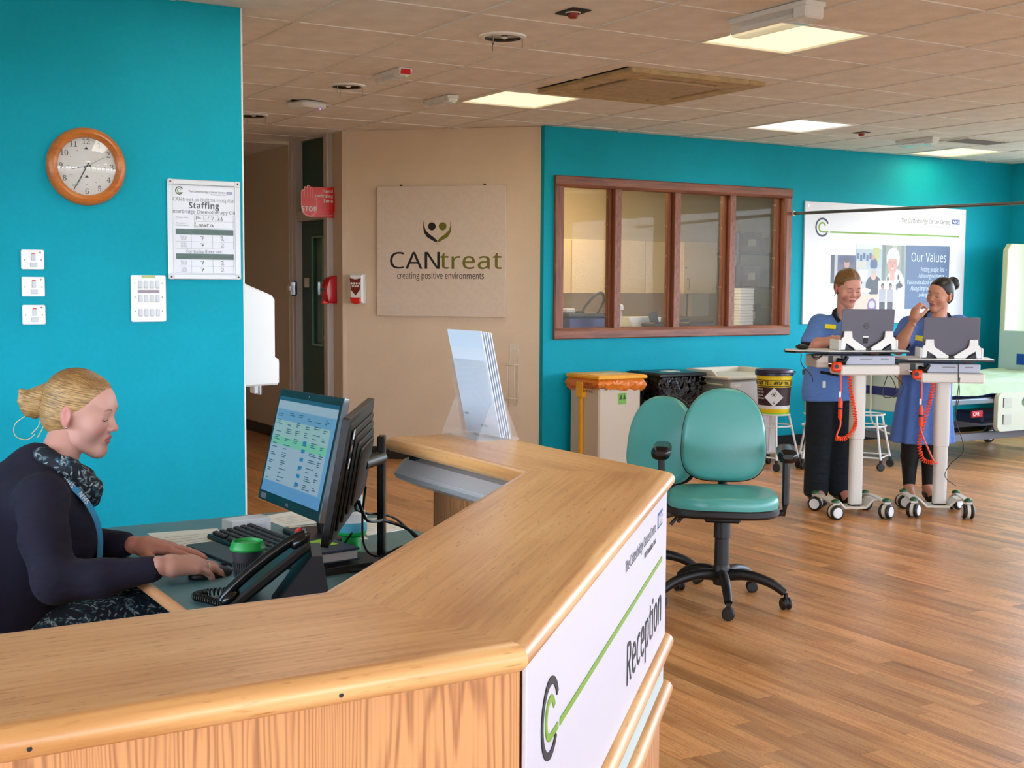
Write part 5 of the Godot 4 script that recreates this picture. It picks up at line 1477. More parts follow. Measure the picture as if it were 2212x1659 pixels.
# ---- far wall: board, rail, bins, locker, buckets, bed ----
func blob(i: Image, c: Vector2, r: Vector2, col: Color) -> void:
	for y in range(maxi(0, int(c.y - r.y)), mini(i.get_height(), int(c.y + r.y) + 1)):
		for x in range(maxi(0, int(c.x - r.x)), mini(i.get_width(), int(c.x + r.x) + 1)):
			if Vector2((x - c.x) / r.x, (y - c.y) / r.y).length_squared() <= 1.0: i.set_pixel(x, y, col)
func collage() -> Image:
	# clinic pictures, 332 x 302 px for 0.66 x 0.60 m
	var i := Image.create(332, 302, false, Image.FORMAT_RGB8)
	i.fill(Color(0.66, 0.70, 0.68))
	i.fill_rect(Rect2i(0, 0, 170, 110), Color(0.62, 0.68, 0.72))
	i.fill_rect(Rect2i(0, 0, 170, 22), Color(0.78, 0.80, 0.80))
	i.fill_rect(Rect2i(112, 14, 40, 80), Color(0.66, 0.68, 0.36))
	for k in 5: i.fill_rect(Rect2i(8 + k * 20, 40 + (k % 2) * 8, 14, 28), Color(0.20, 0.30, 0.48))
	blob(i, Vector2(118, 92), Vector2(24, 30), Color(0.16, 0.26, 0.46)); blob(i, Vector2(112, 58), Vector2(11, 13), Color(0.72, 0.52, 0.44))
	i.fill_rect(Rect2i(0, 78, 70, 32), Color(0.72, 0.71, 0.68))
	i.fill_rect(Rect2i(170, 0, 162, 302), Color(0.50, 0.54, 0.50))
	i.fill_rect(Rect2i(176, 0, 20, 170), Color(0.36, 0.42, 0.40)); i.fill_rect(Rect2i(300, 0, 20, 160), Color(0.40, 0.45, 0.42))
	i.fill_rect(Rect2i(240, 0, 30, 140), Color(0.62, 0.66, 0.60))
	# smiling white-haired sitter in a white cardigan
	blob(i, Vector2(262, 210), Vector2(70, 100), Color(0.74, 0.73, 0.72))
	blob(i, Vector2(246, 62), Vector2(44, 50), Color(0.80, 0.80, 0.79))
	blob(i, Vector2(242, 92), Vector2(32, 46), Color(0.74, 0.52, 0.46))
	blob(i, Vector2(243, 150), Vector2(16, 30), Color(0.78, 0.55, 0.48))
	blob(i, Vector2(230, 82), Vector2(5, 3), Color(0.30, 0.24, 0.24)); blob(i, Vector2(256, 82), Vector2(5, 3), Color(0.30, 0.24, 0.24))
	blob(i, Vector2(243, 114), Vector2(12, 5), Color(0.50, 0.22, 0.22)); blob(i, Vector2(243, 112), Vector2(10, 3), Color(0.84, 0.80, 0.78)); blob(i, Vector2(243, 98), Vector2(5, 7), Color(0.66, 0.42, 0.38))
	blob(i, Vector2(247, 56), Vector2(34, 10), Color(0.80, 0.80, 0.79))
	for q in [[214, 160], [222, 190], [284, 150], [292, 178], [276, 200]]: blob(i, Vector2(q[0], q[1]), Vector2(6, 12), Color(0.14, 0.14, 0.17))
	# seated man in a dark jumper
	i.fill_rect(Rect2i(0, 112, 170, 120), Color(0.68, 0.70, 0.72)); i.fill_rect(Rect2i(20, 118, 60, 50), Color(0.80, 0.82, 0.84))
	blob(i, Vector2(120, 190), Vector2(52, 46), Color(0.13, 0.15, 0.22)); blob(i, Vector2(118, 142), Vector2(19, 24), Color(0.80, 0.62, 0.56)); blob(i, Vector2(120, 124), Vector2(18, 12), Color(0.66, 0.64, 0.62))
	blob(i, Vector2(64, 214), Vector2(40, 12), Color(0.84, 0.76, 0.70))
	i.fill_rect(Rect2i(0, 232, 160, 70), Color(0.78, 0.70, 0.62)); blob(i, Vector2(112, 286), Vector2(30, 36), Color(0.48, 0.32, 0.55)); blob(i, Vector2(112, 280), Vector2(20, 18), Color(0.70, 0.68, 0.80))
	# two staff in white tunics
	i.fill_rect(Rect2i(150, 168, 112, 134), Color(0.86, 0.87, 0.92))
	for x in [180, 232]:
		blob(i, Vector2(x, 192), Vector2(11, 15), Color(0.20, 0.16, 0.16)); i.fill_rect(Rect2i(x - 22, 208, 44, 60), Color(0.60, 0.59, 0.62)); blob(i, Vector2(x, 200), Vector2(8, 11), Color(0.60, 0.44, 0.38)); i.fill_rect(Rect2i(x - 19, 268, 38, 34), Color(0.07, 0.07, 0.08))
	i.fill_rect(Rect2i(264, 230, 68, 72), Color(0.82, 0.82, 0.84)); blob(i, Vector2(292, 190), Vector2(22, 12), Color(0.10, 0.09, 0.10))
	return i

func make_far_items() -> void:
	var t := thing("values_board", "large white wall board with clinic photographs and a blue values list", "board", Vector3(8.146, 1.097, -8.498))
	obj("board", mb().box(Vector3(1.058, 0.549, 0.010), Vector3(2.13, 1.098, 0.018), 0.003), mt(Color(0.86, 0.86, 0.89), 0.35), t)
	for q in [[0.03, 1.06], [2.08, 1.06], [0.03, 0.04], [2.08, 0.04]]: obj("fixing", mb().cyl(Vector3(q[0], q[1], 0.018), Vector3(q[0], q[1], 0.0215), 0.012, 12), M.silver, t)
	var z := 0.0192
	emblem(t, Vector2(0.205, 0.872), 0.086, z, M.navy_print, M.lime, 2.03)
	text("The Clatterbridge Cancer Centre", 0.042, M.navy_print, t, Vector3(1.895, 0.966, z), Basis.IDENTITY, false, "lettering", 2, false, 0.80)
	nhs_box(t, Vector3(1.977, 0.972, z), 0.105, 0.044)
	text("NHS Foundation Trust", 0.024, M.grey, t, Vector3(1.895, 0.920, z), Basis.IDENTITY, false, "lettering", 2)
	var ph := textured(collage(), 0.4)
	obj("photograph", mb().quad(Vector3(0.635, 0.13, z + 0.001), Vector3(1.295, 0.13, z + 0.001), Vector3(1.295, 0.73, z + 0.001), Vector3(0.635, 0.73, z + 0.001), Vector3.BACK), ph, t)
	obj("values_panel", mb().box(Vector3(1.598, 0.432, z), Vector3(0.606, 0.604, 0.002)), mt(Color(0.16, 0.30, 0.47), 0.4), t)
	var sm := Image.create(64, 52, false, Image.FORMAT_RGB8)
	sm.fill(Color(0.30, 0.28, 0.36)); sm.fill_rect(Rect2i(0, 0, 9, 52), Color(0.20, 0.21, 0.26)); sm.fill_rect(Rect2i(9, 0, 8, 52), Color(0.68, 0.70, 0.74))
	blob(sm, Vector2(40, 8), Vector2(20, 10), Color(0.20, 0.20, 0.40)); blob(sm, Vector2(38, 40), Vector2(17, 22), Color(0.24, 0.26, 0.44)); blob(sm, Vector2(40, 15), Vector2(7, 9), Color(0.70, 0.50, 0.44)); blob(sm, Vector2(40, 8), Vector2(8, 5), Color(0.22, 0.16, 0.14))
	obj("photograph", mb().quad(Vector3(0.322, 0.366, z + 0.001), Vector3(0.640, 0.366, z + 0.001), Vector3(0.640, 0.626, z + 0.001), Vector3(0.322, 0.626, z + 0.001), Vector3.BACK), textured(sm, 0.4), t)
	var pale := mt(Color(0.78, 0.83, 0.88), 0.5)
	text("Our Values", 0.085, pale, t, Vector3(1.860, 0.622, z + 0.0015), Basis.IDENTITY, false, "lettering", 2, false, 0.85)
	var lines := ["Putting people first", "Achieving excellence", "Passionate about what we do", "Always improving our care", "Looking to the future"]
	for k in 5:
		text(lines[k], 0.040, pale, t, Vector3(1.835, 0.507 - k * 0.0605, z + 0.0015), Basis.IDENTITY, false, "lettering", 2, false, 0.70)
		obj("bullet", mb(Vector3(1.86, 0.507 - k * 0.0605, z)).prism(disc(0.007, 10), 0, 0.002), pale, t)
	# curtain rail running out from the wall
	t = thing("curtain_rail", "slim grey curtain rail running out from beside the wooden window", "rail", Vector3(7.995, 2.08, -8.5))
	var d := Vector3(8.371, 0, -6.378) - Vector3(7.984, 0, -8.475)
	obj("wall_bracket", mb().cyl(Vector3.ZERO, d.normalized() * 0.03, 0.024, 14), M.offwhite, t)
	obj("tube", mb().cyl(d.normalized() * 0.03, d * 1.35, 0.0135, 14), mt(Color(0.42, 0.41, 0.39), 0.35, 0.6), t)
	obj("drop_rod", mb().cyl(d * 1.34, d * 1.34 + Vector3(0, CEIL - 2.08, 0), 0.008, 10), M.steel, t)
	bins()
	locker()
	buckets()
	bed()

func crumple(b: MB, c: Vector3, w: float, d: float, ytop: float, drop: Array, seed_: int, amp: float) -> MB:
	# a bag folded over the rim: rings of a rounded rectangle that hang down unevenly
	var r := RandomNumberGenerator.new()
	r.seed = seed_
	var n := noise(seed_, 9.0, 3)
	var K := 96; var R := 9
	var rings := []
	for i in R:
		var ring := []
		for k in K:
			var a := TAU * k / K
			var q := Vector2(clampf(cos(a) * 1.45, -1, 1), clampf(sin(a) * 1.45, -1, 1))
			var f := float(i) / (R - 1)
			var dp: float = lerpf(drop[0], drop[1], 0.5 + 0.5 * sin(a * 1.0 + drop[2])) * (1.0 + 0.25 * n.get_noise_2d(k * 0.9, 5.0))
			var bulge := sin(f * PI) * 0.022 + 0.006
			var p := Vector3(c.x + q.x * (w / 2 + bulge), ytop - dp * f, c.z + q.y * (d / 2 + bulge))
			var nn := Vector3(n.get_noise_3d(p.x * 3, p.y * 6, p.z * 3), n.get_noise_3d(p.z * 3, p.x * 3, p.y * 6), n.get_noise_3d(p.y * 6, p.z * 3, p.x * 3)) * amp
			ring.append(p + nn * (0.25 if i == 0 else 1.0))
		rings.append(ring)
	var nor := func(i: int, k: int) -> Vector3:
		var du: Vector3 = rings[i][(k + 1) % K] - rings[i][(k + K - 1) % K]
		var dv: Vector3 = rings[mini(i + 1, R - 1)][k] - rings[maxi(i - 1, 0)][k]
		var q := du.cross(dv).normalized()
		var o: Vector3 = rings[i][k] - c
		return q if q.dot(Vector3(o.x, 0, o.z)) > 0 else -q
	for i in R - 1:
		for k in K:
			var m := (k + 1) % K
			var A: Vector3 = rings[i][k]; var B: Vector3 = rings[i][m]; var C: Vector3 = rings[i + 1][m]; var D: Vector3 = rings[i + 1][k]
			b.tri(A, B, C, nor.call(i, k), nor.call(i, m), nor.call(i + 1, m))
			b.tri(A, C, D, nor.call(i, k), nor.call(i + 1, m), nor.call(i + 1, k))
	return b

func sack_holder(called: String, label: String, at: Vector3, lid: Material, body: Material, bag: Material, frame: Material, drop: Array, seed_: int, amp: float) -> Node3D:
	var t := thing(called, label, "bin", at)
	var w := 0.40; var d := 0.40; var H := 0.735
	obj("body", mb().box(Vector3(0, 0.335, 0), Vector3(w, 0.63, d), 0.012), body, t)
	var l := mb()
	l.box(Vector3(0.005, H - 0.012, 0.005), Vector3(w + 0.07, 0.026, d + 0.06), 0.006)
	l.box(Vector3(0.005, H + 0.003, 0.005), Vector3(w + 0.03, 0.006, d + 0.02), 0.002)
	obj("lid", l, lid, t)
	obj("lid_label", mb().box(Vector3(0.03, H + 0.007, 0.02), Vector3(0.14, 0.002, 0.10)), mt(Color(0.72, 0.74, 0.68), 0.6), t)
	obj("frame_post", mb().box(Vector3(-w / 2 - 0.016, 0.34, -0.02), Vector3(0.026, 0.68, 0.026), 0.003), frame, t)
	obj("hinge_plate", mb().box(Vector3(-w / 2 - 0.018, 0.62, -0.02), Vector3(0.04, 0.12, 0.09), 0.004), frame, t)
	obj("foot", mb().box(Vector3(0, 0.01, 0), Vector3(w - 0.04, 0.02, d - 0.04)), M.dark, t)
	obj("bag", crumple(mb(), Vector3(0, 0, 0), w, d, H - 0.022, drop, seed_, amp), bag, t)
	return t

func bins() -> void:
	var body := mt(Color(0.78, 0.72, 0.64), 0.45)
	var ob := mt(Color(0.90, 0.50, 0.17), 0.35)
	ob.backlight_enabled = true
	ob.backlight = Color(0.25, 0.12, 0.03)
	var t := sack_holder("waste_bin", "cream waste bin with a yellow lid and orange clinical waste bag", Vector3(5.80, 0, -8.22), M.yellow, body, ob, M.yellow, [0.075, 0.13, 2.4], 5, 0.018)
	obj("green_sticker", mb().box(Vector3(0.02, 0.555, 0.202), Vector3(0.078, 0.088, 0.002)), mt(Color(0.45, 0.66, 0.25), 0.6), t)
	obj("sticker_print", mb(Vector3(0.02, 0.57, 0.203)).prism(P2([-0.03, -0.02, -0.012, 0.02, 0.0, -0.02]), 0, 0.001).prism(P2([0.006, -0.02, 0.02, 0.02, 0.032, -0.02]), 0, 0.001), mt(Color(0.10, 0.30, 0.08), 0.6), t)
	var side := Basis(Vector3.UP, -PI / 2)
	for k in 3: text(["CLINICAL", "WASTE FOR", "DISPOSAL"][k], 0.020, mt(Color(0.45, 0.15, 0.03), 0.5), t, Vector3(-0.245, 0.672 - k * 0.028, 0.115), side, true, "bag_print")
	var bb := bumpy(mt(Color(0.02, 0.02, 0.023), 0.22), nimg(8, 128, 128, 0.06, 128, 128, 4), 6.0, 6.0)
	sack_holder("waste_bin", "cream waste bin with a black lid and a black rubbish bag hanging out", Vector3(6.395, 0, -8.22), mt(Color(0.03, 0.05, 0.055), 0.3), body, bb, M.black, [0.14, 0.26, 0.2], 9, 0.045)

func locker() -> void:
	var t := thing("bedside_locker", "white bedside locker with a raised tray top", "cabinet", Vector3(7.02, 0, -8.10))
	var w := 0.52; var d := 0.48
	obj("carcass", mb().box(Vector3(0, 0.37, 0), Vector3(w, 0.62, d), 0.006), mt(Color(0.60, 0.58, 0.54), 0.4), t)
	var top := mb()
	top.box(Vector3(0, 0.695, 0.0), Vector3(w + 0.06, 0.03, d + 0.06), 0.010)
	obj("top", top, M.offwhite, t)
	var prof := P2([-0.28, 0, 0.06, 0, 0.02, 0.03, 0.0, 0.045, -0.28, 0.045])
	obj("tray_edge", mb(Vector3(-w / 2 - 0.018, 0.705, 0), Vector3(0, PI / 2 * -1.0, 0)).prism(P2([-0.27, 0, 0.12, 0, 0.08, 0.03, 0.06, 0.045, -0.27, 0.045]), -0.012, 0.012, 0.004), M.offwhite, t)
	obj("tray_edge", mb(Vector3(w / 2 + 0.018, 0.705, 0), Vector3(0, PI / 2 * -1.0, 0)).prism(P2([-0.27, 0, 0.12, 0, 0.08, 0.03, 0.06, 0.045, -0.27, 0.045]), -0.012, 0.012, 0.004), M.offwhite, t)
	obj("tray_edge", mb().box(Vector3(0, 0.727, -d / 2 - 0.018), Vector3(w + 0.012, 0.045, 0.024), 0.006), M.offwhite, t)
	var door := obj("door", mb().box(Vector3(0.0, 0.36, d / 2 + 0.012), Vector3(w - 0.01, 0.60, 0.022), 0.005), mt(Color(0.84, 0.82, 0.82), 0.4), t)
	obj("handle", mb().cyl(Vector3(0.13, 0.52, d / 2 + 0.034), Vector3(0.24, 0.52, d / 2 + 0.034), 0.014, 12, 0.004), M.paper_grey, door)
	obj("maker_label", mb().box(Vector3(-0.19, 0.635, d / 2 + 0.0235), Vector3(0.06, 0.022, 0.001)), M.paper, door)
	for k in 2:
		obj("side_drawer", mb().box(Vector3(-w / 2 - 0.006, 0.60 - k * 0.13, 0), Vector3(0.014, 0.115, d - 0.04), 0.004), mt(Color(0.56, 0.58, 0.54), 0.4), t)
		obj("drawer_lip", mb().box(Vector3(-w / 2 - 0.018, 0.635 - k * 0.13, 0.02), Vector3(0.016, 0.018, d - 0.14), 0.006), mt(Color(0.66, 0.67, 0.63), 0.4), t)
	for sx in [-1, 1]:
		for sz in [-1, 1]: obj("castor", mb().cyl(Vector3(sx * 0.2 - 0.012, 0.03, sz * 0.18), Vector3(sx * 0.2 + 0.012, 0.03, sz * 0.18), 0.03, 14), M.dark, t)
	for sx in [-1, 1]:
		for sz in [-1, 1]: obj("castor_fork", mb().box(Vector3(sx * 0.2, 0.055, sz * 0.18), Vector3(0.04, 0.02, 0.04)), M.grey, t)

func bucket_stand(at: Vector3, turn: float, label: String, r := 0.165) -> Node3D:
	var t := thing("wire_stand", label, "stand", at, turn, "white wire stands along the far wall")
	var h := 0.43
	for k in 4:
		var a := k * PI / 2 + PI / 4
		var u := Vector3(cos(a), 0, sin(a))
		obj("leg", mb().tube([u * 0.12 + Vector3(0, h, 0), u * (r * 1.25) + Vector3(0, 0.07, 0)], 0.009, 8), M.white, t)
		obj("castor", mb(u * (r * 1.25) + Vector3(0, 0.032, 0), Vector3(0, 0.6 * k, 0)).cyl(Vector3(-0.014, 0, 0), Vector3(0.014, 0, 0), 0.032, 16, 0.006), M.black, t)
		obj("castor_fork", mb(u * (r * 1.25) + Vector3(0, 0.065, 0)).cyl(Vector3(0, -0.02, 0), Vector3(0, 0.02, 0), 0.013, 10), M.dark, t)
	var ring := func(rr: float, y: float) -> void:
		var p := []
		for k in 28: p.append(Vector3(cos(TAU * k / 28) * rr, y, sin(TAU * k / 28) * rr))
		obj("ring", mb().tube(p, 0.007, 7, false, true), M.white, t)
	ring.call(0.125, h); ring.call(0.14, h - 0.09)
	var q := []
	for k in 4:
		var a := k * PI / 2 + PI / 4
		q.append(Vector3(cos(a), 0, sin(a)) * (r * 1.2) + Vector3(0, 0.10, 0))
	obj("base_frame", mb().tube(q, 0.007, 7, false, true), M.white, t)
	return t

func bucket(at: Vector3, label: String, full: bool) -> void:
	var t := thing("waste_bucket", label, "bucket", at, 0.0, "yellow and purple waste buckets")
	var pr := func(y0: float, y1: float, e: float) -> Array:
		var f := func(y: float) -> float: return lerpf(0.118, 0.140, y / 0.34)
		return [Vector2(f.call(y0) + e, y0), Vector2(f.call(y1) + e, y1)]
	obj("pail", mb().lathe([Vector2(0, 0.001), Vector2(0.116, 0.001), Vector2(0.118, 0.004), Vector2(0.140, 0.34)], 40), mt(Color(0.92, 0.80, 0.08), 0.4), t)
	var purple := mt(Color(0.16, 0.10, 0.24), 0.35)
	obj("rim", mb().lathe([Vector2(0.139, 0.305), Vector2(0.150, 0.306), Vector2(0.151, 0.335), Vector2(0.146, 0.350), Vector2(0.13, 0.352), Vector2(0, 0.352)], 40), purple, t)
	obj("foot_ring", mb().lathe([Vector2(0.1185, 0.002), Vector2(0.1205, 0.002), Vector2(0.1215, 0.016)], 40), mt(Color(0.55, 0.80, 0.15), 0.4), t)
	if full:
		obj("label_wrap", mb().lathe(pr.call(0.055, 0.215, 0.001), 40), mt(Color(0.19, 0.05, 0.11), 0.45), t)
		obj("white_strip", mb().lathe(pr.call(0.045, 0.072, 0.0015), 24, PI * 0.05, PI * 1.2), M.white, t)
		obj("fill_line", mb().lathe(pr.call(0.222, 0.228, 0.0015), 40), M.ink, t)
		obj("fill_line", mb().lathe(pr.call(0.268, 0.273, 0.0015), 40), M.ink, t)
		var dirv := Vector3(-6.88, 0, 7.5).normalized()
		var fb := Basis(Vector3.UP.cross(dirv), Vector3.UP, dirv)
		var dm := obj("diamond", MB.new().prism(P2([0, 0.075, 0.072, 0, 0, -0.075, -0.072, 0]), 0, 0.002), M.white, t)
		dm.transform = Transform3D(fb, dirv * 0.1325 + Vector3(0, 0.140, 0))
		for k in 3:
			var a := PI / 2 + k * TAU / 3
			var rg := obj("hazard_ring", mb(Vector3(cos(a) * 0.012, 0.022 + sin(a) * 0.012, 0.002)).prism(arc_poly(Vector2.ZERO, 0.007, 0.0115, rad_to_deg(a) + 35, rad_to_deg(a) + 325, 16), 0, 0.001), M.ink, t)
			rg.transform = dm.transform
		text("6", 0.02, M.ink, t, dm.transform * Vector3(0, -0.045, 0.003), fb, true)
		var s := "WARNING DO NOT FILL ABOVE THE LINE"
		for k in s.length():
			if s[k] == " ": continue
			var a := (k - 19.5) * 0.105
			var dv := dirv.rotated(Vector3.UP, a)
			text(s[k], 0.026, M.ink, t, dv * 0.1385 + Vector3(0, 0.248, 0), Basis(Vector3.UP.cross(dv), Vector3.UP, dv), true)
		for k in 4:
			var a := -0.95 + 0.02 * k
			var dv := dirv.rotated(Vector3.UP, a)
			text("MEDICINAL" if k % 2 == 0 else "WASTE ONLY", 0.012, M.white, t, dv * 0.1345 + Vector3(0, 0.20 - k * 0.024, 0), Basis(Vector3.UP.cross(dv), Vector3.UP, dv), true, "small_print")
	obj("bail_handle", mb().tube(spline([Vector3(0.15, 0.31, 0), Vector3(0.165, 0.22, 0.03), Vector3(0.12, 0.12, 0.12), Vector3(0.0, 0.09, 0.165), Vector3(-0.12, 0.12, 0.12), Vector3(-0.165, 0.22, 0.03), Vector3(-0.15, 0.31, 0)]) if not full else spline([Vector3(0.15, 0.32, 0), Vector3(0.158, 0.33, 0.05), Vector3(0.11, 0.33, 0.12), Vector3(0.0, 0.33, 0.162), Vector3(-0.11, 0.33, 0.12), Vector3(-0.158, 0.33, 0.05), Vector3(-0.15, 0.32, 0)]), 0.004, 6), M.black, t)

func buckets() -> void:
	bucket_stand(Vector3(6.93, 0, -7.52), 0.2, "white wire stand holding the purple-rimmed warning bucket")
	bucket(Vector3(6.93, 0.432, -7.52), "yellow bucket with a purple rim and a white hazard diamond", true)
	bucket_stand(Vector3(7.28, 0, -7.36), 0.9, "white wire stand behind the standing nurse in trousers")
	bucket(Vector3(7.28, 0.432, -7.36), "plain yellow bucket with a black handle behind the nurse", false)
	bucket_stand(Vector3(7.60, 0, -7.16), 0.5, "empty white wire stand beside the bed foot")

func bed() -> void:
	var t := thing("hospital_bed", "hospital bed with pale green sheet and cream side rail", "bed", Vector3(9.0, 0, -7.40))
	var cream := mt(Color(0.80, 0.82, 0.74), 0.4)
	# mattress and sheet with soft folds
	obj("mattress", mb().box(Vector3(0, 0.60, 0), Vector3(1.98, 0.13, 0.84), 0.03), mt(Color(0.10, 0.16, 0.42), 0.5), t)
	var n := noise(17, 2.2, 3)
	var b := mb()
	var NX := 60; var NZ := 34
	var P := []
	for i in NX + 1:
		var row := []
		for j in NZ + 1:
			var x := -0.93 + 1.92 * i / NX
			var s := -1.0 + 2.0 * j / NZ
			var zz := clampf(s * 1.34, -1, 1) * 0.435
			var over := maxf(0.0, absf(s) - 0.746) / 0.254
			var y := 0.682 - over * 0.125
			var f := n.get_noise_2d(x * 1.6 + s * 1.1, s * 1.2 - x * 0.5)
			y += f * 0.016
			zz += signf(s) * over * (0.02 + 0.03 * absf(n.get_noise_2d(x * 4.0 - over * 0.5, 3.0 + over)))
			row.append(Vector3(x, y, zz))
		P.append(row)
	var NN := func(i: int, j: int) -> Vector3:
		var a: Vector3 = P[mini(i + 1, NX)][j] - P[maxi(i - 1, 0)][j]
		var c: Vector3 = P[i][mini(j + 1, NZ)] - P[i][maxi(j - 1, 0)]
		return c.cross(a).normalized()
	for i in NX:
		for j in NZ:
			var A: Vector3 = P[i][j]; var B: Vector3 = P[i + 1][j]; var C: Vector3 = P[i + 1][j + 1]; var D: Vector3 = P[i][j + 1]
			b.tri(A, B, C, NN.call(i, j), NN.call(i + 1, j), NN.call(i + 1, j + 1))
			b.tri(A, C, D, NN.call(i, j), NN.call(i + 1, j + 1), NN.call(i, j + 1))
	obj("sheet", b, mt(Color(0.70, 0.80, 0.66), 0.85), t)
	obj("deck", mb().box(Vector3(0, 0.515, 0), Vector3(2.0, 0.03, 0.86), 0.005), M.silver, t)
	obj("side_bar", mb().box(Vector3(-0.2, 0.50, 0.44), Vector3(1.5, 0.035, 0.02), 0.003), M.silver, t)
	for s in [-1, 1]: obj("base_rail", mb().box(Vector3(-0.05, 0.20, s * 0.36), Vector3(1.9, 0.06, 0.045), 0.004), mt(Color(0.45, 0.46, 0.50), 0.4), t)
	for s in [-1, 1]: obj("cross_beam", mb().box(Vector3(s * 0.9, 0.20, 0), Vector3(0.05, 0.06, 0.68), 0.004), mt(Color(0.45, 0.46, 0.50), 0.4), t)
	for s in [-1, 1]: obj("lift_arm", mb(Vector3(s * 0.5, 0.36, 0.25 * s), Vector3(0, 0, 0.6 * s)).box(Vector3.ZERO, Vector3(0.55, 0.05, 0.04), 0.004), M.grey, t)
	obj("motor_box", mb().box(Vector3(0.2, 0.33, 0.1), Vector3(0.5, 0.10, 0.3), 0.02), mt(Color(0.14, 0.20, 0.34), 0.5), t)
	for sx in [-1, 1]:
		for sz in [-1, 1]:
			var w := obj("castor", mb(Vector3(sx * 0.86, 0.075, sz * 0.40)).cyl(Vector3(0, 0, -0.022), Vector3(0, 0, 0.022), 0.075, 24, 0.01), M.black, t)
			obj("hub", mb(Vector3(sx * 0.86, 0.075, sz * 0.40)).cyl(Vector3(0, 0, -0.026), Vector3(0, 0, 0.026), 0.05, 20, 0.006), M.white, w)
			obj("castor_housing", mb().box(Vector3(sx * 0.86, 0.155, sz * 0.39), Vector3(0.08, 0.07, 0.06), 0.02), M.charcoal, t)
	# near side rail, head half, with its openings
	var rail := CSGCombiner3D.new()
	rail.name = "side_rail"
	t.add_child(rail)
	var add := func(poly: PackedVector2Array, d: float, op: int) -> void:
		var c := CSGPolygon3D.new()
		c.polygon = poly; c.depth = d; c.operation = op
		c.material = cream
		rail.add_child(c)
		c.position.z = d / 2
	var outer := rrect(0.92, 0.32, 0.05)
	add.call(outer, 0.04, CSGShape3D.OPERATION_UNION)
	add.call(rrect(0.26, 0.07, 0.03, 5, Vector2(-0.03, 0.075)), 0.08, CSGShape3D.OPERATION_SUBTRACTION)
	add.call(P2([-0.40, 0.12, -0.355, 0.12, -0.385, 0.04, -0.40, 0.04]), 0.08, CSGShape3D.OPERATION_SUBTRACTION)
	add.call(P2([-0.40, -0.02, -0.37, -0.02, -0.385, -0.10, -0.40, -0.10]), 0.08, CSGShape3D.OPERATION_SUBTRACTION)
	rail.position = Vector3(0.29, 0.405, 0.475)
	for y in [0.485, 0.345]: obj("rail_panel", mb(Vector3(-0.05, y, 0.496)).prism(rrect(0.10, 0.085, 0.012), 0, 0.004, 0.001), mt(Color(0.74, 0.76, 0.70), 0.4), t)
	obj("release_tag", mb().box(Vector3(-0.38, 0.40, 0.455), Vector3(0.13, 0.055, 0.02), 0.004), mt(Color(0.70, 0.06, 0.08), 0.4), t)
	text("CPR", 0.03, M.white, t, Vector3(-0.40, 0.40, 0.4655), Basis.IDENTITY, true)
	# head and foot boards
	obj("headboard", mb(Vector3(1.04, 0.76, 0), Vector3(0, PI / 2, 0)).prism(rrect(0.90, 0.56, 0.06), -0.02, 0.02, 0.008), mt(Color(0.70, 0.79, 0.74), 0.4), t)
	obj("headboard_badge", mb().box(Vector3(1.0185, 0.78, -0.20), Vector3(0.004, 0.10, 0.10)), M.nhs_blue, t)
	obj("footboard", mb(Vector3(-1.02, 0.60, 0), Vector3(0, PI / 2, 0)).prism(rrect(0.86, 0.36, 0.05), -0.018, 0.018, 0.006), mt(Color(0.74, 0.80, 0.76), 0.4), t)
	obj("foot_stripe", mb().box(Vector3(-1.0395, 0.585, 0), Vector3(0.004, 0.07, 0.80)), mt(Color(0.14, 0.16, 0.42), 0.4), t)
	# handset hanging on the foot board
	var h := thing("bed_handset", "cream bed control handset with rows of buttons hung on the footboard", "handset", Vector3(7.95, 0.72, -7.45), 0.0)
	obj("case", mb().box(Vector3(-0.02, 0.06, 0), Vector3(0.03, 0.12, 0.16), 0.008), M.offwhite, h)
	for r in 3:
		for c in 4: obj("button", mb().box(Vector3(-0.036, 0.03 + r * 0.03, -0.051 + c * 0.034), Vector3(0.003, 0.014, 0.018), 0.001), M.grey, h)
	obj("hook", mb().box(Vector3(0.0, 0.075, 0), Vector3(0.05, 0.012, 0.06), 0.003), M.offwhite, h)
	obj("cord", mb().tube(spline([Vector3(-0.02, 0.0, 0), Vector3(-0.03, -0.2, 0.01), Vector3(-0.05, -0.4, 0.06), Vector3(0.05, -0.5, 0.2)]), 0.008, 7), M.offwhite, h)
	h = thing("bedhead_panel", "tall pale panel standing by the wall corner behind the bed head", "panel", Vector3(10.62, 0, -8.15))
	obj("slab", mb().prism(P2([-0.2, 0.0, 0.25, 0.0, 0.25, 1.86, -0.12, 1.86, -0.17, 1.80]), -0.03, 0.03, 0.006), mt(Color(0.74, 0.77, 0.62), 0.5), h)
	obj("foot", mb().box(Vector3(0.02, 0.02, 0), Vector3(0.5, 0.04, 0.30), 0.006), M.grey, h)

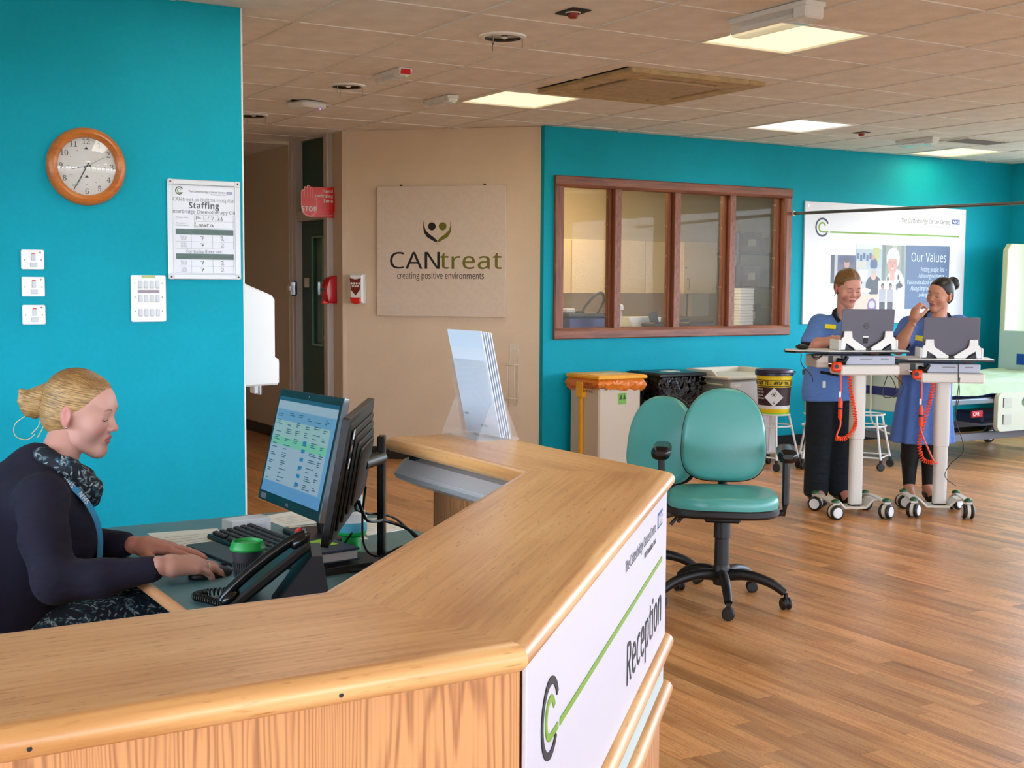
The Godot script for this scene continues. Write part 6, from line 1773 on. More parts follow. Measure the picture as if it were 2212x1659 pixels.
# ---- swivel chairs ----
func chair(label: String, at: Vector3, turn: float, base_turn: float, cloth: Material, arms: bool, seat_h := 0.47) -> Node3D:
	var t := thing("office_chair", label, "chair", at, turn)
	# faces +z; five-spoke base
	for k in 5:
		var a := base_turn + k * TAU / 5
		var u := Vector3(cos(a), 0, sin(a))
		obj("base_leg", mb().tube(spline([u * 0.03 + Vector3(0, 0.135, 0), u * 0.12 + Vector3(0, 0.14, 0), u * 0.22 + Vector3(0, 0.115, 0), u * 0.285 + Vector3(0, 0.075, 0)], 4), [0.028, 0.027, 0.026, 0.025, 0.024, 0.024, 0.023, 0.022, 0.022, 0.021, 0.02, 0.019, 0.018], 10), M.black, t)
		var c := obj("castor", mb(u * 0.29 + Vector3(0, 0.028, 0), Vector3(0, 1.1 * k + 0.4, 0)).cyl(Vector3(-0.022, 0, 0), Vector3(-0.004, 0, 0), 0.028, 18, 0.006).cyl(Vector3(0.004, 0, 0), Vector3(0.022, 0, 0), 0.028, 18, 0.006), M.black, t)
		obj("castor_hood", mb(u * 0.29 + Vector3(0, 0.032, 0), Vector3(0, 1.1 * k + 0.4, 0)).cyl(Vector3(-0.006, 0, 0), Vector3(0.006, 0, 0), 0.024, 14).box(Vector3(0, 0.028, 0), Vector3(0.012, 0.03, 0.02)), M.dark, c)
	obj("hub", mb().lathe([Vector2(0, 0.09), Vector2(0.035, 0.09), Vector2(0.042, 0.12), Vector2(0.038, 0.17), Vector2(0.034, 0.18)], 24), M.black, t)
	obj("gas_lift", mb().lathe([Vector2(0.034, 0.17), Vector2(0.032, 0.30), Vector2(0.038, 0.305), Vector2(0.036, seat_h - 0.05)], 24), M.black, t)
	obj("mechanism", mb().box(Vector3(0, seat_h - 0.065, -0.02), Vector3(0.16, 0.04, 0.24), 0.01).box(Vector3(0, seat_h - 0.07, -0.20), Vector3(0.07, 0.03, 0.16), 0.006), M.black, t)
	for q in [[-0.20, 0.0], [-0.17, -0.06]]: obj("lever", mb().tube([Vector3(q[0] * 0.4, seat_h - 0.07, q[1]), Vector3(q[0], seat_h - 0.075, q[1] + 0.02), Vector3(q[0] - 0.03, seat_h - 0.11, q[1] + 0.03)], 0.009, 8), M.black, t)
	# padded seat
	var sp := PackedVector2Array()
	for k in 40:
		var a := TAU * k / 40
		var r := Vector2(cos(a), sin(a))
		var e := 1.0 / pow(pow(absf(r.x), 3.2) + pow(absf(r.y), 3.2), 1.0 / 3.2)
		sp.append(r * e * Vector2(0.245, 0.225))
	var pad := func(outline: PackedVector2Array, X: Transform3D, thick: float, crown: float, called: String, m: Material) -> void:
		var b := mb(); b.X = X
		var K := outline.size()
		var R := 16
		var S := []; var Yv := []
		for i in R + 1:
			var f := float(i) / R
			if f < 0.3:
				var a := f / 0.3 * PI / 2
				S.append(1.0 - 0.06 * (1.0 - sin(a))); Yv.append(thick * (0.5 - 0.5 * cos(a)))
			else:
				var g := (f - 0.3) / 0.7
				var sc := 1.0 - 0.10 * (1.0 - cos(g / 0.3 * PI / 2)) if g < 0.3 else lerpf(0.90, 0.0, pow((g - 0.3) / 0.7, 1.0))
				S.append(sc); Yv.append(thick * 0.5 + thick * 0.5 * sin(minf(1.0, g / 0.3) * PI / 2) + crown * (1.0 - sc * sc))
		var nrm := func(i: int, p: Vector3) -> Vector3:
			var ds: float = S[mini(i + 1, R)] - S[maxi(i - 1, 0)]
			var dy: float = Yv[mini(i + 1, R)] - Yv[maxi(i - 1, 0)]
			return (Vector3(p.x, 0, p.z).normalized() * dy + Vector3.UP * -ds * 0.21).normalized()
		for i in R:
			for k in K:
				var m2 := (k + 1) % K
				var A := Vector3(outline[k].x * S[i], Yv[i], outline[k].y * S[i]); var B := Vector3(outline[m2].x * S[i], Yv[i], outline[m2].y * S[i])
				var C := Vector3(outline[m2].x * S[i + 1], Yv[i + 1], outline[m2].y * S[i + 1]); var D := Vector3(outline[k].x * S[i + 1], Yv[i + 1], outline[k].y * S[i + 1])
				b.tri(A, B, C, nrm.call(i, A), nrm.call(i, B), nrm.call(i + 1, C if i + 1 < R else B))
				if i + 1 < R: b.tri(A, C, D, nrm.call(i, A), nrm.call(i + 1, C), nrm.call(i + 1, D))
		for k in range(1, K - 1): b.tri(Vector3(outline[0].x, 0, outline[0].y) * 0.93, Vector3(outline[k].x, 0, outline[k].y) * 0.93, Vector3(outline[k + 1].x, 0, outline[k + 1].y) * 0.93, Vector3.DOWN, Vector3.DOWN, Vector3.DOWN)
		obj(called, b, m, t)
	pad.call(sp, Transform3D(Basis.IDENTITY, Vector3(0, seat_h - 0.025, 0.02)), 0.07, 0.015, "seat", cloth)
	var shell := PackedVector2Array()
	for q in sp: shell.append(q * 1.015)
	var sb := mb(); sb.X = Transform3D(Basis(Vector3.RIGHT, PI / 2), Vector3(0, seat_h, 0.02))
	sb.prism(shell, 0.0, 0.045, 0.012, true)
	obj("seat_shell", sb, M.black, t)
	# tall back, wide at the foot and arched at the top
	var bp := PackedVector2Array()
	for k in 56:
		var a := TAU * k / 56
		var r := Vector2(cos(a), sin(a))
		var pw := 3.4 if r.y > 0 else 2.3
		var e := 1.0 / pow(pow(absf(r.x), pw) + pow(absf(r.y), pw), 1.0 / pw)
		var p := r * e
		bp.append(Vector2(p.x * (0.205 - 0.030 * (0.5 - 0.5 * p.y)), p.y * 0.215))
	# outline y runs downwards after the turn: local -z of the pad is up
	var tilt := Basis(Vector3.RIGHT, PI / 2 - 0.13)
	pad.call(bp, Transform3D(tilt, Vector3(0, seat_h + 0.275, -0.215)), 0.055, 0.02, "backrest", cloth)
	var bs := PackedVector2Array()
	for q in bp: bs.append(q * 1.02)
	var bb := mb(); bb.X = Transform3D(tilt * Basis(Vector3.RIGHT, PI / 2), Vector3(0, seat_h + 0.275, -0.212))
	bb.prism(bs, 0.0, 0.022, 0.006, true)
	obj("back_shell", bb, M.black, t)
	obj("back_stem", mb().tube(spline([Vector3(0, seat_h - 0.07, -0.22), Vector3(0, seat_h - 0.05, -0.29), Vector3(0, seat_h + 0.1, -0.285), Vector3(0, seat_h + 0.25, -0.275)]), 0.022, 8), M.black, t)
	if arms:
		for s in [-1, 1]:
			var ar := obj("armrest", mb(Vector3(s * 0.275, seat_h + 0.225, 0.03)).prism(rrect(0.085, 0.06, 0.028, 5), -0.12, 0.12, 0.02, true), M.black_gloss, t)
			obj("arm_post", mb().box(Vector3(s * 0.275, seat_h + 0.10, 0.01), Vector3(0.03, 0.22, 0.055), 0.008), M.black, ar)
			obj("arm_bracket", mb().tube([Vector3(s * 0.275, seat_h + 0.02, 0.01), Vector3(s * 0.27, seat_h - 0.045, 0.01), Vector3(s * 0.10, seat_h - 0.05, 0.0)], 0.016, 8), M.black, ar)
	return t

func make_chairs() -> void:
	var vinyl := mt(Color(0.20, 0.53, 0.53), 0.32)
	vinyl = bumpy(vinyl, nimg(61, 128, 128, 0.2, 128, 128, 2), 0.25, 8.0)
	vinyl.albedo_color = Color(0.29, 0.60, 0.57)
	chair("teal vinyl swivel chair with black armrests beside the sign panel", Vector3(3.735, 0, -4.37), deg_to_rad(-40), deg_to_rad(-40 + 52), vinyl, true)
	chair("teal vinyl swivel chair half hidden behind the other teal chair", Vector3(3.66, 0, -4.90), deg_to_rad(-72), deg_to_rad(35), vinyl, false, 0.40)
	var dk := mt(Color(0.03, 0.03, 0.035), 0.8)
	chair("black swivel chair under the seated receptionist", Vector3(0.50, 0, -3.32), deg_to_rad(80), 0.3, dk, false, 0.43)
# ---- laptop trolleys ----
func trolley(label: String, at: Vector3, turn: float, second: bool, dy := 0.0) -> void:
	var t := thing("laptop_trolley", label, "trolley", at, turn, "laptop trolleys")
	var wh := mt(Color(0.80, 0.79, 0.76), 0.4)
	var gr := mt(Color(0.05, 0.30, 0.08), 0.4)
	# local x to the right, z to the viewer of the laptop backs
	for s in [-1, 1]:
		var prof := P2([-0.185, 0.105, -0.10, 0.115, 0.10, 0.115, 0.185, 0.105, 0.185, 0.093, 0.09, 0.098, -0.09, 0.098, -0.185, 0.093])
		obj("side_bar", mb(Vector3(s * 0.165, 0, 0), Vector3(0, -PI / 2, 0)).prism(prof, -0.022, 0.022, 0.004), wh, t)
	obj("bridge", mb(Vector3(0, 0, 0.02)).prism(P2([-0.165, 0.112, -0.11, 0.108, -0.065, 0.062, 0.065, 0.062, 0.11, 0.108, 0.165, 0.112, 0.165, 0.098, 0.115, 0.094, 0.07, 0.048, -0.07, 0.048, -0.115, 0.094, -0.165, 0.098]), -0.07, 0.07, 0.004), wh, t)
	for sx in [-1, 1]:
		for sz in [-1, 1]:
			var p := Vector3(sx * 0.165, 0.046, sz * 0.165)
			var a: float = 0.25 * sx + 0.4 * sz + (0.9 if second else 0.0)
			var c := obj("castor", mb(p, Vector3(0, a + PI / 2, 0)).cyl(Vector3(-0.034, 0, 0), Vector3(-0.012, 0, 0), 0.046, 24, 0.008).cyl(Vector3(0.012, 0, 0), Vector3(0.034, 0, 0), 0.046, 24, 0.008), M.black, t)
			for e in [-1, 1]: obj("wheel_disc", mb(p, Vector3(0, a + PI / 2, 0)).cyl(Vector3(e * 0.0365, 0, 0), Vector3(e * 0.02, 0, 0), 0.034, 20, 0.004), M.white, c)
			obj("castor_hood", mb(p, Vector3(0, a + PI / 2, 0)).cyl(Vector3(-0.010, 0.004, 0), Vector3(0.010, 0.004, 0), 0.044, 18), wh, c)
			obj("green_button", mb().lathe([Vector2(0.026, 0.108), Vector2(0.024, 0.120), Vector2(0.010, 0.128), Vector2(0, 0.129)], 18), gr, t).position = Vector3(p.x, 0, p.z)
	var cx := 0.02
	obj("collar", mb(Vector3(cx, 0, 0.02)).lathe([Vector2(0.046, 0.062), Vector2(0.046, 0.072)], 24, 0, TAU, 1.0, 0.8), M.black, t)
	obj("lower_column", mb(Vector3(cx, 0, 0.02), Vector3(-PI / 2, 0, 0)).prism(rrect(0.084, 0.066, 0.026, 6), 0.07, 0.50, 0.0, true), wh, t)
	obj("upper_column", mb(Vector3(cx, 0, 0.02), Vector3(-PI / 2, 0, 0)).prism(rrect(0.095, 0.076, 0.030, 6), 0.46, 0.87, 0.002, true), wh, t)
	obj("power_tray", mb().box(Vector3(cx + 0.04, 0.895, 0.02), Vector3(0.38, 0.062, 0.20), 0.008), wh, t)
	obj("battery_box", mb().box(Vector3(cx + 0.05, 0.955, 0.0), Vector3(0.32, 0.056, 0.18), 0.005), mt(Color(0.68, 0.70, 0.76), 0.4), t)
	for e in [[0.14, 0.05], [0.02, 0.08]]: obj("battery_print", mb().box(Vector3(cx + e[0], 0.962, 0.0908), Vector3(e[1], 0.008, 0.001)), M.grey, t)
	obj("basket", mb().box(Vector3(cx - 0.20, 0.945, -0.06), Vector3(0.16, 0.075, 0.20), 0.006), mt(Color(0.74, 0.70, 0.64), 0.5), t)
	obj("basket_slot", mb().box(Vector3(cx - 0.19, 0.945, 0.042), Vector3(0.03, 0.07, 0.008), 0.002), M.black, t)
	obj("black_clamp", mb().tube([Vector3(cx - 0.15, 0.955, 0.05), Vector3(cx - 0.12, 0.945, 0.09), Vector3(cx - 0.10, 0.975, 0.08)], 0.014, 8), M.black, t)
	# table top with a wing for the mouse on the left
	var top := P2([-0.44, -0.02, -0.40, -0.15, -0.20, -0.20, 0.30, -0.20, 0.32, -0.10, 0.30, 0.13, -0.22, 0.15, -0.40, 0.06])
	var b := mb(); b.X = Transform3D(Basis(Vector3.RIGHT, PI / 2), Vector3(0, 1.016, 0))
	b.prism(top, 0.0, 0.014, 0.002)
	obj("table_top", b, M.white, t)
	var big := PackedVector2Array()
	for q in top: big.append(q * 1.012)
	b = mb(); b.X = Transform3D(Basis(Vector3.RIGHT, PI / 2), Vector3(0, 1.011, 0))
	b.prism(big, 0.0, 0.012, 0.002)
	obj("edge_band", b, M.black, t)
	# laptop cradle arms
	for s in [-1, 1]:
		var arm := P2([0.015, 1.018, 0.085, 1.018, 0.10, 1.035, 0.145, 1.062, 0.152, 1.02, 0.178, 1.02, 0.178, 1.075, 0.170, 1.095, 0.160, 1.10, 0.156, 1.135, 0.108, 1.135, 0.105, 1.098, 0.098, 1.085, 0.012, 1.03])
		for i in arm.size(): arm[i].x = arm[i].x * s + cx + 0.03
		obj("cradle_arm", mb().prism(arm, 0.085, 0.098, 0.002), M.white, t)
		obj("cradle_side", mb().box(Vector3(cx + 0.03 + s * 0.185, 1.05, 0.02), Vector3(0.012, 0.066, 0.16), 0.004), M.white, t)
		obj("cradle_wedge", mb(Vector3(0, 0, 0.06)).prism(P2([cx + 0.03 + s * 0.10, 1.018, cx + 0.03 + s * 0.165, 1.018, cx + 0.03 + s * 0.165, 1.06]), 0, 0.03), M.charcoal, t)
	obj("cradle_clip", mb().box(Vector3(cx + 0.03, 1.024, 0.095), Vector3(0.034, 0.014, 0.02), 0.003), M.black, t)
	obj("plug", mb().box(Vector3(cx - 0.17, 0.915, 0.09), Vector3(0.06, 0.06, 0.05), 0.010), M.orange, t)
	obj("plug_socket", mb().cyl(Vector3(cx - 0.18, 0.918, 0.114), Vector3(cx - 0.18, 0.918, 0.118), 0.014, 12), M.black, t)
	obj("plug_pin", mb().cyl(Vector3(cx - 0.205, 0.935, 0.09), Vector3(cx - 0.225, 0.937, 0.09), 0.005, 8), M.chrome, t)
	var zc := 0.085
	var pts := [Vector3(-0.10, 0.47, zc), Vector3(-0.04, 0.47, zc), Vector3(0.015, 0.53, zc), Vector3(0.02, 0.60, zc), Vector3(0.0, 0.70, zc), Vector3(-0.02, 0.80, zc), Vector3(-0.028, 0.89, zc)]
	if second: pts = [Vector3(0.0, 0.36, zc), Vector3(-0.06, 0.38, zc), Vector3(-0.085, 0.47, zc), Vector3(-0.07, 0.58, zc), Vector3(-0.04, 0.70, zc), Vector3(-0.02, 0.80, zc), Vector3(-0.01, 0.89, zc)]
	for i in pts.size(): pts[i] = pts[i] - Vector3(0.04, 0, 0)
	obj("coiled_cable", mb().tube(coil(pts, 0.0115, 34, 9), 0.0042, 5), M.orange, t)
	var e0: Vector3 = pts[0]
	obj("straight_cable", mb().tube(spline([Vector3(-0.125, 0.89, zc + 0.012), Vector3(-0.122, 0.78, zc + 0.012), Vector3(-0.128, 0.68, zc + 0.012), Vector3(-0.118, 0.56, zc + 0.012), e0 + Vector3(0.0, 0.02, 0.012), e0 + Vector3(0.03, 0.0, 0.0)]), 0.0055, 7), mt(Color(0.90, 0.36, 0.26), 0.45), t)
	obj("connector", mb(Vector3(-0.122, 0, zc + 0.012)).lathe([Vector2(0.006, 0.585), Vector2(0.013, 0.60), Vector2(0.013, 0.655), Vector2(0.014, 0.66), Vector2(0.014, 0.70), Vector2(0.006, 0.72)], 14), M.orange, t)
	obj("connector_band", mb(Vector3(-0.122, 0, zc + 0.012)).lathe([Vector2(0.0145, 0.652), Vector2(0.0145, 0.664)], 14), M.black, t)
	obj("cable_tag", mb().box(Vector3(-0.13, 0.745, zc + 0.02), Vector3(0.012, 0.035, 0.004)), M.white, t)
	var loops := []
	if second: loops = [[Vector3(0.10, 0.90, 0.12), Vector3(0.08, 0.70, 0.12), Vector3(0.09, 0.62, 0.11), Vector3(0.14, 0.45, 0.11), Vector3(0.06, 0.36, 0.12), Vector3(0.03, 0.28, 0.12), Vector3(0.10, 0.22, 0.11)], [Vector3(0.085, 1.0, 0.13), Vector3(0.09, 0.90, 0.125), Vector3(0.10, 0.80, 0.12), Vector3(0.08, 0.66, 0.12)]]
	else: loops = [[Vector3(0.20, 0.86, 0.05), Vector3(0.17, 0.76, 0.05), Vector3(0.19, 0.72, 0.05), Vector3(0.26, 0.74, 0.05), Vector3(0.24, 0.82, 0.05), Vector3(0.20, 0.87, 0.05)], [Vector3(0.22, 0.88, 0.05), Vector3(0.30, 0.80, 0.05), Vector3(0.29, 0.74, 0.05), Vector3(0.24, 0.72, 0.05)], [Vector3(-0.36, 0.99, 0.04), Vector3(-0.36, 0.93, 0.05), Vector3(-0.30, 0.86, 0.06), Vector3(-0.29, 0.82, 0.06)], [Vector3(-0.30, 0.99, 0.05), Vector3(-0.28, 0.97, 0.08), Vector3(-0.24, 0.985, 0.08), Vector3(-0.27, 0.96, 0.06), Vector3(-0.30, 0.98, 0.06)]]
	for q in loops: obj("black_cable", mb().tube(spline(q), 0.0028, 6), M.black, t)
	for o in t.get_children():
		if o.name.begins_with("power") or o.name.begins_with("battery") or o.name.begins_with("basket") or o.name.begins_with("black_c") or o.name.begins_with("table") or o.name.begins_with("edge") or o.name.begins_with("cradle") or o.name.begins_with("plug") or o.name.begins_with("upper") or o.name.begins_with("coiled") or o.name.begins_with("straight") or o.name.begins_with("conn") or o.name.begins_with("cable"): o.position.y += dy
	# laptop and mouse
	var l := thing("laptop", "grey laptop open on the second trolley, plain lid" if second else "grey laptop with a round lid logo on the first trolley", "laptop", at + Basis(Vector3.UP, turn) * Vector3(cx + 0.03, 1.0165 + dy, -0.02), turn, "laptops on the trolleys")
	obj("base", mb().box(Vector3(0, 0.009, -0.02), Vector3(0.335, 0.018, 0.225), 0.004), M.charcoal, l)
	var lid := Transform3D(Basis(Vector3.RIGHT, 0.10), Vector3(0, 0.016, 0.085))
	b = mb(); b.X = lid
	b.prism(rrect(0.340, 0.238, 0.008, 3, Vector2(0, 0.121)), -0.007, 0.0, 0.002)
	obj("lid", b, mt(Color(0.36, 0.36, 0.40), 0.35, 0.55), l)
	b = mb(); b.X = lid
	b.quad(Vector3(-0.16, 0.012, -0.0075), Vector3(0.16, 0.012, -0.0075), Vector3(0.16, 0.235, -0.0075), Vector3(-0.16, 0.235, -0.0075), Vector3.FORWARD)
	obj("screen", b, mt(Color(0.05, 0.06, 0.08), 0.15), l)
	if not second:
		b = mb(); b.X = lid
		b.prism(arc_poly(Vector2(-0.01, 0.135), 0.0155, 0.0185, 0, 359, 32), 0.0, 0.0006)
		obj("lid_logo_ring", b, M.charcoal, l)
		text("DELL", 0.012, M.charcoal, l, lid * Vector3(-0.01, 0.135, 0.0006), lid.basis, true)
		b = mb(); b.X = lid
		b.box(Vector3(-0.01, 0.045, 0.002), Vector3(0.030, 0.034, 0.004), 0.001)
		obj("asset_tag", b, M.black, l)
		b = mb(); b.X = lid
		b.box(Vector3(-0.01, 0.068, 0.002), Vector3(0.034, 0.010, 0.002))
		obj("asset_label", b, M.white, l)
	var m := thing("trolley_mouse", "black mouse on the wing of the second trolley" if second else "black mouse on the wing of the first trolley", "mouse", at + Basis(Vector3.UP, turn) * Vector3(-0.33, 1.0165 + dy, -0.03), turn + 0.4)
	obj("shell", mb(Vector3(0, 0.016, 0)).ell(Vector3.ZERO, Vector3(0.032, 0.016, 0.052), 16, 10), M.black, m)
	obj("scroll_wheel", mb().cyl(Vector3(-0.003, 0.03, -0.025), Vector3(0.003, 0.03, -0.025), 0.006, 10), M.charcoal, m)

func make_trolleys() -> void:
	trolley("white laptop trolley used by the nurse in trousers", Vector3(5.935, 0, -5.72), deg_to_rad(-23.5), false, 0.025)
	trolley("white laptop trolley used by the nurse in a dress", Vector3(6.438, 0, -5.484), deg_to_rad(-37.4), true, -0.025)
# ---- people: smooth joined bones meshed as surface nets ----
class Field:
	var kind := PackedInt32Array()
	var a := PackedVector3Array()
	var b := PackedVector3Array()
	var r0 := PackedFloat32Array()
	var r1 := PackedFloat32Array()
	var k := PackedFloat32Array()
	var op := PackedInt32Array()
	var inv := []
	var rad := PackedVector3Array()
	var cuts := []
	func cap(p: Vector3, q: Vector3, ra: float, rb: float, kk := 0.02, sgn := 1) -> Field:
		kind.append(0); a.append(p); b.append(q); r0.append(ra); r1.append(rb); k.append(kk); op.append(sgn); inv.append(Basis.IDENTITY); rad.append(Vector3.ONE)
		return self
	func chain(pts: Array, rs: Array, kk := 0.02) -> Field:
		for i in pts.size() - 1: cap(pts[i], pts[i + 1], rs[i], rs[i + 1], kk)
		return self
	func ell(c: Vector3, r: Vector3, kk := 0.02, sgn := 1, bs := Basis.IDENTITY) -> Field:
		kind.append(1); a.append(c); b.append(c); r0.append(maxf(r.x, maxf(r.y, r.z))); r1.append(minf(r.x, minf(r.y, r.z))); k.append(kk); op.append(sgn); inv.append(bs.transposed()); rad.append(r)
		return self
	# keep only the side where n . p < w
	func cut(n: Vector3, w: float, kk := 0.004) -> Field:
		cuts.append([n.normalized(), w, kk])
		return self
	func one(i: int, p: Vector3) -> float:
		if kind[i] == 0:
			var ba := b[i] - a[i]
			var pa := p - a[i]
			var h := clampf(pa.dot(ba) / maxf(ba.length_squared(), 1e-9), 0.0, 1.0)
			return (pa - ba * h).length() - lerpf(r0[i], r1[i], h)
		var q: Vector3 = (inv[i] as Basis) * (p - a[i])
		var r := rad[i]
		var k0 := (q / r).length()
		var k1 := (q / (r * r)).length()
		return k0 * (k0 - 1.0) / k1 if k1 > 1e-6 else -r1[i]
	func eval(p: Vector3, idx: PackedInt32Array) -> float:
		var d := 1e3
		for i in idx:
			var e := one(i, p)
			var kk := k[i]
			if op[i] > 0:
				var h := maxf(kk - absf(d - e), 0.0) / kk
				d = minf(d, e) - h * h * kk * 0.25
			else:
				e = -e
				var h := maxf(kk - absf(d - e), 0.0) / kk
				d = maxf(d, e) + h * h * kk * 0.25
		for c in cuts:
			var e: float = p.dot(c[0]) - c[1]
			d = maxf(d, e)
		return d
	func all() -> PackedInt32Array:
		var q := PackedInt32Array()
		for i in kind.size(): q.append(i)
		return q
	func bounds() -> AABB:
		var bb := AABB()
		var first := true
		for i in kind.size():
			if op[i] < 0: continue
			for q in [a[i], b[i]]:
				var rr := maxf(r0[i], r1[i]) + 0.01
				var x := AABB(q - Vector3.ONE * rr, Vector3.ONE * rr * 2)
				bb = x if first else bb.merge(x)
				first = false
		return bb
	# append the surface to a mesh builder; X places it, paint(p) colours it (linear)
	func build(m: MB, cell: float, X: Transform3D, paint: Callable) -> void:
		var bb := bounds().grow(cell * 2)
		var n := Vector3i((bb.size / cell).ceil()) + Vector3i.ONE
		var B := 5
		var nb := Vector3i((n.x + B - 1) / B, (n.y + B - 1) / B, (n.z + B - 1) / B)
		var W := nb.x * B + 1; var H := nb.y * B + 1; var D := nb.z * B + 1
		var val := PackedFloat32Array()
		val.resize(W * H * D)
		val.fill(9.0)
		var diag := B * cell * 0.87
		var act := []
		for bz in nb.z:
			for by in nb.y:
				for bx in nb.x:
					var c := bb.position + (Vector3(bx, by, bz) + Vector3.ONE * 0.5) * B * cell
					var idx := PackedInt32Array()
					var lo := 1e3
					for i in kind.size():
						var e := one(i, c)
						if kind[i] == 1: e = minf(e, e * 1.0) - 0.3 * diag
						if e < diag * 1.6 + k[i] * 1.5:
							idx.append(i)
							if op[i] > 0: lo = minf(lo, e)
					if idx.is_empty() or lo > diag * 1.5: continue
					var dc := eval(c, idx)
					if dc < -diag * 1.35 and cuts.is_empty(): 
						for z in B + 1:
							for y in B + 1:
								for x in B + 1:
									var o := ((bz * B + z) * H + by * B + y) * W + bx * B + x
									if val[o] > 8.0: val[o] = dc
						continue
					for z in B + 1:
						for y in B + 1:
							for x in B + 1:
								var o := ((bz * B + z) * H + by * B + y) * W + bx * B + x
								val[o] = eval(bb.position + Vector3(bx * B + x, by * B + y, bz * B + z) * cell, idx)
					act.append(Vector3i(bx, by, bz))
		var vid := {}
		var V := PackedVector3Array()
		var offs := [Vector3i(0, 0, 0), Vector3i(1, 0, 0), Vector3i(0, 1, 0), Vector3i(1, 1, 0), Vector3i(0, 0, 1), Vector3i(1, 0, 1), Vector3i(0, 1, 1), Vector3i(1, 1, 1)]
		var edges := [[0, 1], [2, 3], [4, 5], [6, 7], [0, 2], [1, 3], [4, 6], [5, 7], [0, 4], [1, 5], [2, 6], [3, 7]]
		var lin := PackedInt32Array()
		for q in offs: lin.append((q.z * H + q.y) * W + q.x)
		var cells := []
		for ac in act:
			for z in B:
				for y in B:
					for x in B:
						var gx: int = ac.x * B + x; var gy: int = ac.y * B + y; var gz: int = ac.z * B + z
						var o := (gz * H + gy) * W + gx
						var mask := 0
						for q in 8:
							if val[o + lin[q]] < 0.0: mask |= 1 << q
						if mask == 0 or mask == 255: continue
						var s := Vector3.ZERO
						var cnt := 0
						for e in edges:
							var p0: int = e[0]; var p1: int = e[1]
							if ((mask >> p0) & 1) != ((mask >> p1) & 1):
								var v0 := val[o + lin[p0]]; var v1 := val[o + lin[p1]]
								s += Vector3(offs[p0]).lerp(Vector3(offs[p1]), v0 / (v0 - v1))
								cnt += 1
						vid[o] = V.size()
						V.append(bb.position + (Vector3(gx, gy, gz) + s / cnt) * cell)
						cells.append(o)
		var NV := PackedVector3Array()
		NV.resize(V.size())
		var T := PackedInt32Array()
		var st := [1, W, W * H]
		for o in cells:
			for ax in 3:
				var s0: bool = val[o] < 0.0
				var s1: bool = val[o + st[ax]] < 0.0
				if s0 == s1: continue
				var u: int = st[(ax + 1) % 3]; var w: int = st[(ax + 2) % 3]
				if not (vid.has(o - u) and vid.has(o - w) and vid.has(o - u - w)): continue
				var A: int = vid[o]; var Bv: int = vid[o - u]; var C: int = vid[o - u - w]; var Dv: int = vid[o - w]
				if not s0:
					var tmp := Bv; Bv = Dv; Dv = tmp
				for f in [[A, Bv, C], [A, C, Dv]]:
					var fn := (V[f[1]] - V[f[0]]).cross(V[f[2]] - V[f[0]])
					for q in 3:
						NV[f[q]] = NV[f[q]] + fn
						T.append(f[q])
		# outward sign: compare with the field's slope at a few vertices
		var idx := all()
		var vote := 0.0
		for i in range(0, V.size(), maxi(1, V.size() / 24)):
			var nn := NV[i].normalized()
			vote += eval(V[i] + nn * cell, idx) - eval(V[i] - nn * cell, idx)
		var sg := 1.0 if vote > 0 else -1.0
		var flip := (sg > 0) != (X.basis.determinant() < 0.0)
		var cols := PackedColorArray()
		for i in V.size(): cols.append(paint.call(V[i]))
		for i in range(0, T.size(), 3):
			var q := [T[i], T[i + 2], T[i + 1]] if flip else [T[i], T[i + 1], T[i + 2]]
			for j in q:
				m.v.append(X * V[j]); m.n.append((X.basis * (NV[j] * sg)).normalized()); m.uv.append(Vector2.ZERO); m.col.append(cols[j])

var person_mats := {}
func vc(rough: float) -> StandardMaterial3D:
	var m := mt(Color.WHITE, rough)
	m.vertex_color_use_as_albedo = true
	return m
func lin(c: Color) -> Color: return c.srgb_to_linear()

